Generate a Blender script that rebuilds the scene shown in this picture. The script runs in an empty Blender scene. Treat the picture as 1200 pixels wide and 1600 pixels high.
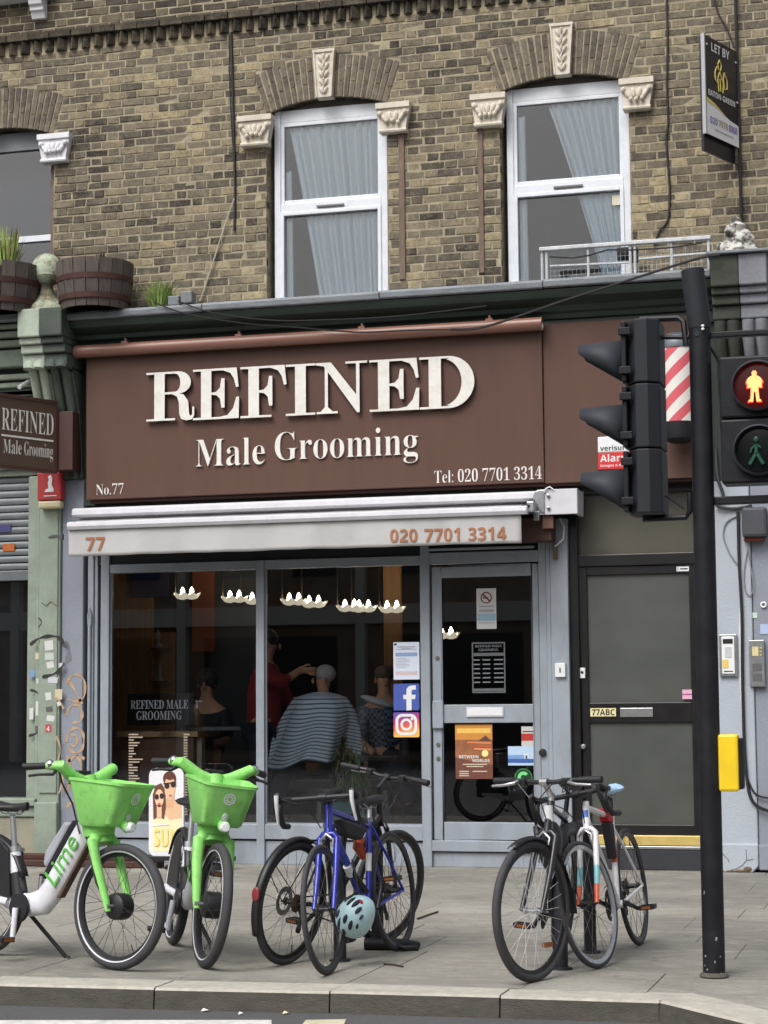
import bpy, bmesh, math, random
from mathutils import Vector, Matrix

random.seed(7)
SC = bpy.context.scene
COL = SC.collection
PI = math.pi
R = math.radians

# ------------------------------------------------------------------ camera
YAW, PITCH, ROLL = R(15.7), R(5.55), R(0.48)
FOC, CAMH, CAMD = 3080.0, 1.4092, 17.4          # focal length in pixels of a 1200 px wide picture
CF = Vector((-math.sin(YAW)*math.cos(PITCH), math.cos(YAW)*math.cos(PITCH), math.sin(PITCH)))
_r0 = Vector((math.cos(YAW), math.sin(YAW), 0)); _u0 = _r0.cross(CF)
CR = math.cos(ROLL)*_r0 - math.sin(ROLL)*_u0
CU = math.cos(ROLL)*_u0 + math.sin(ROLL)*_r0
CP = Vector((CAMD*math.sin(YAW), -CAMD*math.cos(YAW), CAMH))
camd = bpy.data.cameras.new('camera'); camd.sensor_fit = 'HORIZONTAL'; camd.sensor_width = 36
camd.lens = 36*FOC/1200; camd.clip_start = 0.1; camd.clip_end = 500
cam = bpy.data.objects.new('camera', camd); COL.objects.link(cam)
cam.matrix_world = Matrix(((CR.x, CU.x, -CF.x, CP.x), (CR.y, CU.y, -CF.y, CP.y), (CR.z, CU.z, -CF.z, CP.z), (0, 0, 0, 1)))
SC.camera = cam

# ------------------------------------------------------------------ sky, sun, exposure (overcast day)
SUN_EL, SUN_AZ = R(52), R(200)        # azimuth measured clockwise from +Y
world = bpy.data.worlds.new('World'); SC.world = world; world.use_nodes = True
wn, wl = world.node_tree.nodes, world.node_tree.links
sky = wn.new('ShaderNodeTexSky'); sky.sky_type = 'NISHITA'; sky.sun_disc = False
sky.sun_elevation = SUN_EL; sky.sun_rotation = SUN_AZ; sky.air_density = 1.0; sky.dust_density = 6.0; sky.ozone_density = 1.0
hsv = wn.new('ShaderNodeHueSaturation'); hsv.inputs['Saturation'].default_value = 0.28
wl.new(sky.outputs[0], hsv.inputs['Color']); wl.new(hsv.outputs[0], wn['Background'].inputs['Color'])
wn['Background'].inputs['Strength'].default_value = 0.15
sund = bpy.data.lights.new('sun', 'SUN'); sund.energy = 1.5; sund.angle = R(30); sund.color = (1, 0.97, 0.93)
sun = bpy.data.objects.new('sun', sund); COL.objects.link(sun)
_sd = Vector((math.sin(SUN_AZ)*math.cos(SUN_EL), math.cos(SUN_AZ)*math.cos(SUN_EL), math.sin(SUN_EL)))
sun.rotation_euler = (-_sd).to_track_quat('-Z', 'Y').to_euler(); sun.location = (0, -10, 20)
SC.view_settings.view_transform = 'Standard'; SC.view_settings.look = 'None'
SC.view_settings.gamma = 1; SC.view_settings.use_curve_mapping = False
SC.view_settings.exposure = 0.12
try:
    SC.cycles.use_denoising = True
    SC.cycles.max_bounces = 6; SC.cycles.transparent_max_bounces = 12; SC.cycles.caustics_reflective = False; SC.cycles.caustics_refractive = False
    SC.cycles.sample_clamp_indirect = 4
except Exception: pass

# ------------------------------------------------------------------ measuring helpers (a picture point on a known plane -> metres)
def _ray(px, py): return CF + (px-600)/FOC*CR - (py-800)/FOC*CU
def W(px, py, Y=0.0):
    d = _ray(px, py); return CP + d*((Y-CP.y)/d.y)
def G(px, py, Z=0.0):
    d = _ray(px, py); return CP + d*((Z-CP.z)/d.z)

# ------------------------------------------------------------------ materials
def C(r, g, b):
    f = lambda c: (c/255/12.92) if c/255 <= 0.04045 else ((c/255+0.055)/1.055)**2.4
    return (f(r), f(g), f(b), 1)
MATS = {}
def M(name, col, rough=0.6, metal=0.0, var=0.12, scale=6.0, bump=0.0, bscale=80.0, dirt=0.0, dirtcol=(0.05, 0.045, 0.04, 1), dscale=3.0,
      stretch=(1, 1, 1), coat=0.0, spec=0.5, emit=None, estr=0.0, world=False, thr=(0.45, 0.75)):
    if name in MATS: return MATS[name]
    m = bpy.data.materials.new(name); m.use_nodes = True; MATS[name] = m
    n, l = m.node_tree.nodes, m.node_tree.links
    p = n['Principled BSDF']
    p.inputs['Roughness'].default_value = rough; p.inputs['Metallic'].default_value = metal
    p.inputs['Specular IOR Level'].default_value = spec; p.inputs['Coat Weight'].default_value = coat
    if world:
        tc = n.new('ShaderNodeNewGeometry'); src = tc.outputs['Position']
    else:
        tc = n.new('ShaderNodeTexCoord'); src = tc.outputs['Object']
    mp = n.new('ShaderNodeMapping'); mp.inputs['Scale'].default_value = stretch; l.new(src, mp.inputs[0])
    nz = n.new('ShaderNodeTexNoise'); nz.inputs['Scale'].default_value = scale; nz.inputs['Detail'].default_value = 6; nz.inputs['Roughness'].default_value = 0.65
    l.new(mp.outputs[0], nz.inputs['Vector'])
    mx = n.new('ShaderNodeMix'); mx.data_type = 'RGBA'
    mx.inputs[6].default_value = tuple(max(0, c*(1-var)) for c in col[:3])+(1,)
    mx.inputs[7].default_value = tuple(min(1, c*(1+var)) for c in col[:3])+(1,)
    rp = n.new('ShaderNodeValToRGB'); rp.color_ramp.elements[0].position = 0.3; rp.color_ramp.elements[1].position = 0.7
    l.new(nz.outputs[0], rp.inputs[0]); l.new(rp.outputs[0], mx.inputs[0])
    out = mx.outputs[2]
    if dirt > 0:
        n2 = n.new('ShaderNodeTexNoise'); n2.inputs['Scale'].default_value = dscale; n2.inputs['Detail'].default_value = 8; n2.inputs['Roughness'].default_value = 0.7
        l.new(mp.outputs[0], n2.inputs['Vector'])
        r2 = n.new('ShaderNodeMapRange'); r2.inputs[1].default_value = thr[0]; r2.inputs[2].default_value = thr[1]; r2.inputs[4].default_value = dirt
        l.new(n2.outputs[0], r2.inputs[0])
        m2 = n.new('ShaderNodeMix'); m2.data_type = 'RGBA'; m2.inputs[7].default_value = dirtcol
        l.new(out, m2.inputs[6]); l.new(r2.outputs[0], m2.inputs[0]); out = m2.outputs[2]
    l.new(out, p.inputs['Base Color'])
    if rough > 0.15:
        rr = n.new('ShaderNodeMapRange'); rr.inputs[3].default_value = max(0.05, rough-0.1); rr.inputs[4].default_value = min(1, rough+0.1)
        l.new(nz.outputs[0], rr.inputs[0]); l.new(rr.outputs[0], p.inputs['Roughness'])
    if bump > 0:
        nb = n.new('ShaderNodeTexNoise'); nb.inputs['Scale'].default_value = bscale; nb.inputs['Detail'].default_value = 5
        l.new(mp.outputs[0], nb.inputs['Vector'])
        b = n.new('ShaderNodeBump'); b.inputs['Strength'].default_value = bump; b.inputs['Distance'].default_value = 0.01
        l.new(nb.outputs[0], b.inputs['Height']); l.new(b.outputs[0], p.inputs['Normal'])
    if emit:
        p.inputs['Emission Color'].default_value = emit; p.inputs['Emission Strength'].default_value = estr
    return m

def glassmat(name, tint=(0.9, 0.93, 0.95, 1), ior=1.5, rough=0.0, boost=1.0):
    m = bpy.data.materials.new(name); m.use_nodes = True; MATS[name] = m
    n, l = m.node_tree.nodes, m.node_tree.links
    n.remove(n['Principled BSDF'])
    fr = n.new('ShaderNodeFresnel'); fr.inputs[0].default_value = ior
    mu = n.new('ShaderNodeMath'); mu.operation = 'MULTIPLY'; mu.inputs[1].default_value = boost; mu.use_clamp = True; l.new(fr.outputs[0], mu.inputs[0])
    tr = n.new('ShaderNodeBsdfTransparent'); tr.inputs[0].default_value = tint
    gl = n.new('ShaderNodeBsdfGlossy'); gl.inputs['Roughness'].default_value = rough
    mx = n.new('ShaderNodeMixShader'); l.new(mu.outputs[0], mx.inputs[0]); l.new(tr.outputs[0], mx.inputs[1]); l.new(gl.outputs[0], mx.inputs[2])
    l.new(mx.outputs[0], n['Material Output'].inputs[0])
    return m

def flat(name, col, rough=0.5): return M(name, col, rough, var=0.04, scale=20)

# ------------------------------------------------------------------ mesh building
class MB:
    def __init__(s, mtx=None): s.v = []; s.f = []; s.mi = []; s.m = mtx or Matrix(); s.cur = 0
    def add(s, vs, fs):
        b = len(s.v); s.v += [s.m @ Vector(v) for v in vs]
        for f in fs: s.f.append([b+i for i in f]); s.mi.append(s.cur)
        return s
    def box(s, x0, x1, y0, y1, z0, z1):
        return s.add([(x0,y0,z0),(x1,y0,z0),(x1,y1,z0),(x0,y1,z0),(x0,y0,z1),(x1,y0,z1),(x1,y1,z1),(x0,y1,z1)],
                     [(0,3,2,1),(4,5,6,7),(0,1,5,4),(1,2,6,5),(2,3,7,6),(3,0,4,7)])
    def prism(s, pts, a0, a1, axis='y'):
        # outline in the two other axes, extruded along axis
        def mk(p, a): return {'y': (p[0], a, p[1]), 'x': (a, p[0], p[1]), 'z': (p[0], p[1], a)}[axis]
        n = len(pts); vs = [mk(p, a0) for p in pts]+[mk(p, a1) for p in pts]
        fs = [list(range(n)), list(range(2*n-1, n-1, -1))]+[(i, (i+1) % n, n+(i+1) % n, n+i) for i in range(n)]
        return s.add(vs, fs)
    def tube(s, path, r, n=8, cap=True, closed=False, flatten=None):
        P = [Vector(p) for p in path]; k = len(P)
        rs = list(r) if isinstance(r, (list, tuple)) else [r]*k
        T = []
        for i in range(k):
            if closed: t = P[(i+1) % k]-P[i-1]
            else: t = P[min(i+1, k-1)]-P[max(i-1, 0)]
            T.append(t.normalized() if t.length > 1e-9 else Vector((0, 0, 1)))
        a = Vector((0, 0, 1)) if abs(T[0].z) < 0.9 else Vector((1, 0, 0))
        u = (a-T[0]*a.dot(T[0])).normalized(); vs = []
        for i in range(k):
            u = (u-T[i]*u.dot(T[i]))
            u = u.normalized() if u.length > 1e-6 else T[i].orthogonal().normalized()
            w = T[i].cross(u)
            for j in range(n):
                an = 2*PI*j/n; vs.append(P[i]+rs[i]*(math.cos(an)*u*(flatten or 1)+math.sin(an)*w))
        fs = []
        for i in range(k if closed else k-1):
            i2 = (i+1) % k
            for j in range(n): fs.append((i*n+j, i*n+(j+1) % n, i2*n+(j+1) % n, i2*n+j))
        if cap and not closed: fs += [list(range(n))[::-1], list(range((k-1)*n, k*n))]
        return s.add(vs, fs)
    def cyl(s, p0, p1, r, n=12, r2=None): return s.tube([p0, p1], [r, r if r2 is None else r2], n)
    def lathe(s, prof, n=16, c=(0, 0, 0), axis='z', a0=0.0, a1=2*PI, cap=True):
        full = abs(a1-a0-2*PI) < 1e-6; cnt = n if full else n+1; vs = []
        for (r, h) in prof:
            for j in range(cnt):
                an = a0+(a1-a0)*j/n; x, y = r*math.cos(an), r*math.sin(an)
                q = {'z': (x, y, h), 'y': (x, h, y), 'x': (h, x, y)}[axis]
                vs.append((c[0]+q[0], c[1]+q[1], c[2]+q[2]))
        fs = []
        for i in range(len(prof)-1):
            for j in range(n):
                j2 = (j+1) % cnt; fs.append((i*cnt+j, i*cnt+j2, (i+1)*cnt+j2, (i+1)*cnt+j))
        if full and cap and tuple(prof[0]) != tuple(prof[-1]):
            if prof[0][0] > 1e-5: fs.append(list(range(cnt))[::-1])
            if prof[-1][0] > 1e-5: fs.append(list(range((len(prof)-1)*cnt, len(prof)*cnt)))
        return s.add(vs, fs)
    def torus(s, Rr, r, n=48, k=10, c=(0, 0, 0), axis='y', squash=1.0):
        path = []
        for i in range(n):
            a = 2*PI*i/n; x, z = Rr*math.cos(a), Rr*math.sin(a)
            path.append({'y': (c[0]+x, c[1], c[2]+z), 'z': (c[0]+x, c[1]+z, c[2]), 'x': (c[0], c[1]+x, c[2]+z)}[axis])
        return s.tube(path, r, k, closed=True)
    def ell(s, c, rad, nu=12, nv=8, rot=None):
        vs, fs = [], []
        for i in range(nv+1):
            t = PI*i/nv
            for j in range(nu):
                p = 2*PI*j/nu; q = Vector((rad[0]*math.sin(t)*math.cos(p), rad[1]*math.sin(t)*math.sin(p), rad[2]*math.cos(t)))
                if rot: q = rot @ q
                vs.append((c[0]+q.x, c[1]+q.y, c[2]+q.z))
        for i in range(nv):
            for j in range(nu): fs.append((i*nu+j, i*nu+(j+1) % nu, (i+1)*nu+(j+1) % nu, (i+1)*nu+j))
        return s.add(vs, fs)
    def build(s, name, mats, parent=None, smooth=0.0, bevel=0.0, local=False, seg=2, weld=True):
        me = bpy.data.meshes.new(name); me.from_pydata([tuple(v) for v in s.v], [], s.f)
        mats = mats if isinstance(mats, (list, tuple)) else [mats]
        for m in mats: me.materials.append(m)
        if len(mats) > 1: me.polygons.foreach_set('material_index', s.mi)
        bm = bmesh.new(); bm.from_mesh(me)
        if weld: bmesh.ops.remove_doubles(bm, verts=bm.verts, dist=1e-6)
        bmesh.ops.recalc_face_normals(bm, faces=bm.faces); bm.to_mesh(me); bm.free()
        if smooth:
            for p in me.polygons: p.use_smooth = True
            try: me.set_sharp_from_angle(angle=R(smooth))
            except Exception: pass
        o = bpy.data.objects.new(name, me); COL.objects.link(o)
        if parent is not None:
            o.parent = parent
            if not local: o.matrix_parent_inverse = Matrix.Translation(-origin_of(parent))
        if bevel:
            b = o.modifiers.new('bevel', 'BEVEL'); b.width = bevel; b.segments = seg; b.limit_method = 'ANGLE'; b.angle_limit = R(40)
        return o

def origin_of(o): return Vector(o.location) if o.type == 'EMPTY' else Vector((0, 0, 0))
def tag(o, label=None, cat=None, group=None, kind=None):
    if label: o['label'] = label
    if cat: o['category'] = cat
    if group: o['group'] = group
    if kind: o['kind'] = kind
    return o
def thing(name, label, cat, loc=(0, 0, 0), rz=0.0, group=None):
    o = bpy.data.objects.new(name, None); COL.objects.link(o); o.empty_display_size = 0.1
    o.location = loc; o.rotation_euler = (0, 0, rz)
    return tag(o, label, cat, group)
def struct(o): o['kind'] = 'structure'; return o
def stuff(o, label=None): o['kind'] = 'stuff'; return tag(o, label)
def bx(name, mat, parent, x0, x1, y0, y1, z0, z1, bevel=0.004, local=False):
    return MB().box(x0, x1, y0, y1, z0, z1).build(name, mat, parent, bevel=bevel, local=local)

# ------------------------------------------------------------------ lettering (built-in font, serif and bold cuts from its mathematical letters)
def serif(t):
    o = ''
    for ch in t:
        if 'A' <= ch <= 'Z': o += chr(0x1D400+ord(ch)-65)
        elif 'a' <= ch <= 'z': o += chr(0x1D41A+ord(ch)-97)
        elif '0' <= ch <= '9': o += chr(0x1D7CE+ord(ch)-48)
        else: o += ch
    return o
def sansb(t):
    o = ''
    for ch in t:
        if 'A' <= ch <= 'Z': o += chr(0x1D5D4+ord(ch)-65)
        elif 'a' <= ch <= 'z': o += chr(0x1D5EE+ord(ch)-97)
        elif '0' <= ch <= '9': o += chr(0x1D7EC+ord(ch)-48)
        else: o += ch
    return o
_tc = {}
def text_geo(body, depth=0.0, offset=0.0):
    key = (body, depth > 0, offset)
    if key not in _tc:
        cu = bpy.data.curves.new('t', 'FONT'); cu.body = body; cu.size = 1; cu.resolution_u = 4; cu.offset = offset
        if depth > 0: cu.extrude = 0.5
        ob = bpy.data.objects.new('t', cu); me = bpy.data.meshes.new_from_object(ob)
        vs = [tuple(v.co) for v in me.vertices]; fs = [tuple(p.vertices) for p in me.polygons]
        bpy.data.meshes.remove(me); bpy.data.objects.remove(ob); bpy.data.curves.remove(cu)
        _tc[key] = (vs, fs)
    return _tc[key]
def put_text(mb, body, origin, right, up, width=None, height=None, depth=0.0, offset=0.0):
    """lettering spread to width x height from its lower left corner, standing off along right x up"""
    vs, fs = text_geo(body, depth, offset)
    if not vs: return mb
    x0 = min(v[0] for v in vs); x1 = max(v[0] for v in vs); y0 = min(v[1] for v in vs); y1 = max(v[1] for v in vs)
    sx = width/(x1-x0) if width else None; sy = height/(y1-y0) if height else sx
    if sx is None: sx = sy
    rt, uu = Vector(right).normalized(), Vector(up).normalized(); nn = rt.cross(uu); o = Vector(origin)
    return mb.add([o+rt*((v[0]-x0)*sx)+uu*((v[1]-y0)*sy)+nn*((v[2]+0.5)*depth if depth else 0) for v in vs], fs)
# ================================================================== THE SETTING: road, kerb, pavement
ASPHALT = M('asphalt', C(84, 84, 86), 0.85, var=0.25, scale=90, bump=0.5, bscale=220, dirt=0.35, dirtcol=C(60, 60, 60), dscale=1.2, world=True)
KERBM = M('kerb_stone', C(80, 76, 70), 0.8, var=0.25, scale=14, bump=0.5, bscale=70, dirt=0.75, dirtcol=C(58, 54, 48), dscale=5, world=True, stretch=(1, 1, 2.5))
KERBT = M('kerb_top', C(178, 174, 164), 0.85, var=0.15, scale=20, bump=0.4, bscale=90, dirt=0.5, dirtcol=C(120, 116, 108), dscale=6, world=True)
PAINT = M('road_paint', C(215, 214, 208), 0.7, var=0.1, scale=30, dirt=0.6, dirtcol=C(120, 120, 118), dscale=14, world=True)
PAINTY = M('road_paint_cream', C(205, 198, 170), 0.7, var=0.1, scale=30, dirt=0.5, dirtcol=C(120, 118, 110), dscale=14, world=True)

def slabmat():
    m = bpy.data.materials.new('paving_stone'); m.use_nodes = True; n, l = m.node_tree.nodes, m.node_tree.links
    p = n['Principled BSDF']; p.inputs['Roughness'].default_value = 0.8
    g = n.new('ShaderNodeNewGeometry')
    def noise(sc, st, det=7, ro=0.65):
        mp = n.new('ShaderNodeMapping'); mp.inputs['Scale'].default_value = st; l.new(g.outputs['Position'], mp.inputs[0])
        t = n.new('ShaderNodeTexNoise'); t.inputs['Scale'].default_value = sc; t.inputs['Detail'].default_value = det; t.inputs['Roughness'].default_value = ro
        l.new(mp.outputs[0], t.inputs['Vector']); return t.outputs[0]
    def mix(f, a, b, mode='MIX'):
        x = n.new('ShaderNodeMix'); x.data_type = 'RGBA'; x.blend_type = mode
        for sock, v in ((0, f), (6, a), (7, b)):
            if isinstance(v, (tuple, float, int)): x.inputs[sock].default_value = v
            else: l.new(v, x.inputs[sock])
        return x.outputs[2]
    def rng(v, a, b, lo=0.0, hi=1.0):
        x = n.new('ShaderNodeMapRange'); x.inputs[1].default_value = a; x.inputs[2].default_value = b; x.inputs[3].default_value = lo; x.inputs[4].default_value = hi
        l.new(v, x.inputs[0]); return x.outputs[0]
    oi = n.new('ShaderNodeObjectInfo')
    base = mix(oi.outputs['Random'], C(146, 143, 136), C(158, 155, 146))
    c = mix(rng(noise(2.2, (0.7, 1.0, 1)), 0.38, 0.66), base, C(136, 132, 124))
    c = mix(rng(noise(0.5, (0.8, 1, 1), 5), 0.42, 0.62, 0, 0.85), c, C(112, 109, 104))
    c = mix(rng(noise(9, (1, 1, 1), 2), 0.66, 0.7, 0, 0.5), c, C(84, 81, 77))
    c = mix(rng(noise(7.0, (0.6, 1.6, 1)), 0.5, 0.72, 0, 0.6), c, C(172, 167, 155))
    c = mix(rng(noise(26, (1, 1, 1), 8), 0.52, 0.68, 0, 0.45), c, C(104, 100, 94))
    vo = n.new('ShaderNodeTexVoronoi'); vo.inputs['Scale'].default_value = 3.2; l.new(g.outputs['Position'], vo.inputs['Vector'])
    c = mix(rng(vo.outputs['Distance'], 0.085, 0.06, 0, 0.55), c, C(88, 85, 80))
    vo2 = n.new('ShaderNodeTexVoronoi'); vo2.inputs['Scale'].default_value = 5.1; l.new(g.outputs['Position'], vo2.inputs['Vector'])
    c = mix(rng(vo2.outputs['Distance'], 0.07, 0.05, 0, 0.4), c, C(182, 178, 168))
    l.new(c, p.inputs['Base Color'])
    b = n.new('ShaderNodeBump'); b.inputs['Strength'].default_value = 0.45; b.inputs['Distance'].default_value = 0.012
    l.new(noise(30, (0.6, 1.4, 1), 8), b.inputs['Height']); l.new(b.outputs[0], p.inputs['Normal'])
    return m
SLAB = slabmat()
JOINT = M('joint_sand', C(128, 124, 116), 0.95, var=0.2, scale=30, world=True)

road = struct(MB().add([(-70, -90, -0.108), (70, -90, -0.108), (70, -7.0, -0.108), (-70, -7.0, -0.108)], [(0, 1, 2, 3)]).build('road', ASPHALT))
def mark(name, pts, mat):
    vs = [(p.x, p.y, -0.104) for p in pts]; return struct(MB().add(vs, [list(range(len(vs)))]).build(name, mat))
_z = -0.104
mark('road_marking_line', [G(-60, 1594, _z), G(424, 1593.5, _z), G(428, 1640, _z), G(-60, 1640, _z)], PAINT)
mark('road_marking_dash', [G(478, 1593.5, _z), G(541, 1592.5, _z), G(520, 1640, _z), G(440, 1640, _z)], PAINTY)

# kerb line in plan, from left to right; it swings out to the road at the crossing
KERB = [(-6.0, -7.42), (-4.6, -7.42), (-3.4, -7.42), (-2.2, -7.42), (-1.0, -7.42), (-0.1, -7.41), (0.85, -7.36), (1.75, -7.29), (2.6, -7.25), (3.37, -7.24), (3.95, -7.92), (4.55, -8.62), (5.3, -9.5)]
def kerb_in(i):      # inner edge of the kerb top
    x, y = KERB[i]
    if i <= 8: return (x, y+0.27)
    if i == 9: return (x+0.12, y+0.27)
    return (x+0.2, y+0.19)
pav = MB()
poly = [(KERB[0][0]-8, 3.0), (KERB[0][0]-8, KERB[0][1]+0.3)]+[(kerb_in(i)[0], kerb_in(i)[1]+0.002) for i in range(len(KERB))]+[(14, -9.5), (14, 3.0)]
pav.add([(x, y, -0.006) for x, y in poly], [list(range(len(poly)))])
pavement = struct(pav.build('pavement', SLAB))
kerb = MB()
kerb.add([(-14, -7.3, -0.11), (3.4, -7.2, -0.11), (3.4, -7.1, -0.11), (-14, -7.1, -0.11)], [(0, 1, 2, 3)])
kerbo = struct(kerb.build('kerb', KERBM))
for i in range(len(KERB)-1):
    (xa, ya), (xb, yb) = KERB[i], KERB[i+1]; (ia, ja), (ib, jb) = kerb_in(i), kerb_in(i+1)
    d = Vector((xb-xa, yb-ya)).normalized()*0.004; t = random.uniform(-0.003, 0.003); lean = 0.02; lip = 0.012
    q = [(xa+d.x, ya+d.y), (xb-d.x, yb-d.y), (ib-d.x, jb-d.y), (ia+d.x, ja+d.y)]
    nrm = Vector((-d.y, d.x)).normalized()
    k = MB()
    lo = [(q[0][0]-nrm.x*lean, q[0][1]-nrm.y*lean, -0.2), (q[1][0]-nrm.x*lean, q[1][1]-nrm.y*lean, -0.2), (q[2][0], q[2][1], -0.2), (q[3][0], q[3][1], -0.2)]
    md = [(q[0][0], q[0][1], t-lip), (q[1][0], q[1][1], t-lip), (q[2][0], q[2][1], t-0.004), (q[3][0], q[3][1], t-0.004)]
    hi = [(q[0][0]+nrm.x*lip, q[0][1]+nrm.y*lip, t), (q[1][0]+nrm.x*lip, q[1][1]+nrm.y*lip, t), (q[2][0], q[2][1], t), (q[3][0], q[3][1], t)]
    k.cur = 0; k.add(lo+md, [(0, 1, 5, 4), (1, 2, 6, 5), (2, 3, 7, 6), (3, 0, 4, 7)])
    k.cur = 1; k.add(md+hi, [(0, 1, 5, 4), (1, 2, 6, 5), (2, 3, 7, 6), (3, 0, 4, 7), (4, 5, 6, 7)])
    k.build('kerb_stone', [KERBM, KERBT], kerbo)

def slab_mesh(w, d):
    mb = MB(); e = 0.004; h = 0.001
    mb.add([(0, 0, -0.012), (w, 0, -0.012), (w, d, -0.012), (0, d, -0.012), (e*0.3, e*0.3, -h), (w-e*0.3, e*0.3, -h), (w-e*0.3, d-e*0.3, -h), (e*0.3, d-e*0.3, -h),
            (e, e, 0), (w-e, e, 0), (w-e, d-e, 0), (e, d-e, 0)],
           [(0, 1, 5, 4), (1, 2, 6, 5), (2, 3, 7, 6), (3, 0, 4, 7), (4, 5, 9, 8), (5, 6, 10, 9), (6, 7, 11, 10), (7, 4, 8, 11), (8, 9, 10, 11)])
    return mb
_slabs = {}
rs = random.Random(3)
y = -7.02; rowi = 0
while y < -0.02:
    d = 0.62 if rowi % 2 else 0.72
    if y+d > 0.0: d = -y
    x = -5.2+rs.uniform(-0.4, 0)
    while x < 5.6:
        w = rs.choice((0.62, 0.76, 0.9, 0.9))
        gap = 0.0025
        if d > 0.15 and not (y < -6.4 and x > 3.0):
            key = (w, round(d, 3))
            if key not in _slabs:
                o = slab_mesh(w-gap, d-gap).build('paving_slab', SLAB, pavement); _slabs[key] = o
            else:
                o = _slabs[key].copy(); COL.objects.link(o)
            o.location = (x, y, rs.uniform(-0.0008, 0.0008)); o.rotation_euler = (rs.uniform(-.001, .001), rs.uniform(-.0008, .0008), rs.uniform(-.0015, .0015))
        x += w
    y += d; rowi += 1

# buildings across the road (seen only as reflections in the glass)
OPPM = M('opposite_brick', C(150, 128, 108), 0.9, var=0.35, scale=2, world=True)
OPPW = M('opposite_glass', C(30, 34, 40), 0.2, var=0.2, scale=1)
OPPL = M('opposite_render', C(226, 222, 214), 0.9, var=0.15, scale=1, world=True)
ob = MB()
ob.box(-30, 34, -41, -33, -0.108, 9.2)
ob.cur = 2
for i in range(13): ob.box(-30+i*5, -29.75+i*5, -33.02, -32.7, -0.1, 9.4)
ob.box(-30, 34, -32.99, -32.75, 3.5, 4.0); ob.box(-30, 34, -32.99, -32.8, 9.0, 9.4)
ob.cur = 1
for i in range(12):
    ob.box(-29.3+i*5, -25.6+i*5, -32.99, -32.95, 0.2, 3.2)
    for zz in (4.8, 7.2):
        for k in (0.9, 2.9): ob.box(-29.7+i*5+k, -28.5+i*5+k, -32.99, -32.95, zz, zz+1.5)
struct(ob.build('buildings_across_road', [OPPM, OPPW, OPPL]))

# ================================================================== THE BRICK BUILDING
BCOURSE, BJ = 0.0768, 0.0125
def brickmat(name, stops, soot=0.5):
    m = bpy.data.materials.new(name); m.use_nodes = True; n, l = m.node_tree.nodes, m.node_tree.links
    p = n['Principled BSDF']; p.inputs['Roughness'].default_value = 0.9; p.inputs['Specular IOR Level'].default_value = 0.25
    g = n.new('ShaderNodeNewGeometry')
    at = n.new('ShaderNodeAttribute'); at.attribute_name = 'tint'
    oi = n.new('ShaderNodeObjectInfo')
    ad = n.new('ShaderNodeMath'); ad.operation = 'ADD'; l.new(at.outputs['Fac'], ad.inputs[0]); l.new(oi.outputs['Random'], ad.inputs[1])
    fr = n.new('ShaderNodeMath'); fr.operation = 'FRACT'; l.new(ad.outputs[0], fr.inputs[0])
    def noise(sc, det=6, ro=0.65, st=(1, 1, 1)):
        mp = n.new('ShaderNodeMapping'); mp.inputs['Scale'].default_value = st; l.new(g.outputs['Position'], mp.inputs[0])
        t = n.new('ShaderNodeTexNoise'); t.inputs['Scale'].default_value = sc; t.inputs['Detail'].default_value = det; t.inputs['Roughness'].default_value = ro
        l.new(mp.outputs[0], t.inputs['Vector']); return t.outputs[0]
    def rng(v, a, b, lo=0.0, hi=1.0):
        x = n.new('ShaderNodeMapRange'); x.inputs[1].default_value = a; x.inputs[2].default_value = b; x.inputs[3].default_value = lo; x.inputs[4].default_value = hi
        l.new(v, x.inputs[0]); return x.outputs[0]
    def mix(f, a, b):
        x = n.new('ShaderNodeMix'); x.data_type = 'RGBA'
        for sock, v in ((0, f), (6, a), (7, b)):
            if isinstance(v, (tuple, float, int)): x.inputs[sock].default_value = v
            else: l.new(v, x.inputs[sock])
        return x.outputs[2]
    rp = n.new('ShaderNodeValToRGB'); cr = rp.color_ramp; cr.interpolation = 'LINEAR'
    while len(cr.elements) < len(stops): cr.elements.new(0.5)
    for e, (pos, col) in zip(cr.elements, stops): e.position = pos; e.color = col
    # weathering patches shift whole areas towards the pale or the sooty end
    sh = n.new('ShaderNodeMath'); sh.operation = 'MULTIPLY_ADD'; l.new(rng(noise(0.9, 3), 0.3, 0.7, -0.22, 0.22), sh.inputs[0]); sh.inputs[1].default_value = 1.0
    l.new(rng(fr.outputs[0], 0, 1, 0.1, 0.9), sh.inputs[2]); l.new(sh.outputs[0], rp.inputs[0])
    c = rp.outputs[0]
    c = mix(rng(noise(14, 6), 0.42, 0.7, 0, soot), c, C(66, 61, 55))
    c = mix(rng(noise(38, 9, 0.85), 0.5, 0.64, 0, 0.75), c, C(58, 54, 50))
    c = mix(rng(noise(9, 8, 0.75), 0.5, 0.7, 0, 0.6), c, C(150, 140, 117))
    c = mix(rng(noise(45, 6), 0.52, 0.74, 0, 0.45), c, C(158, 147, 122))
    sep = n.new('ShaderNodeSeparateXYZ'); l.new(g.outputs['Position'], sep.inputs[0])
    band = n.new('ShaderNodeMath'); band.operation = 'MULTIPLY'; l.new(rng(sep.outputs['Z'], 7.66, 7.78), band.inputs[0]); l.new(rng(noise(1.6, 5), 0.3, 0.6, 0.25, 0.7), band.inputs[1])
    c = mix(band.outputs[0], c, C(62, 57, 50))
    l.new(c, p.inputs['Base Color'])
    b = n.new('ShaderNodeBump'); b.inputs['Strength'].default_value = 0.7; b.inputs['Distance'].default_value = 0.006
    l.new(noise(70, 7), b.inputs['Height']); l.new(b.outputs[0], p.inputs['Normal'])
    return m
BRICK = brickmat('stock_brick', [(0.0, C(56, 52, 49)), (0.16, C(82, 76, 69)), (0.38, C(112, 104, 91)), (0.62, C(132, 122, 104)), (0.82, C(154, 142, 115)), (1.0, C(190, 176, 140))])
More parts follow.
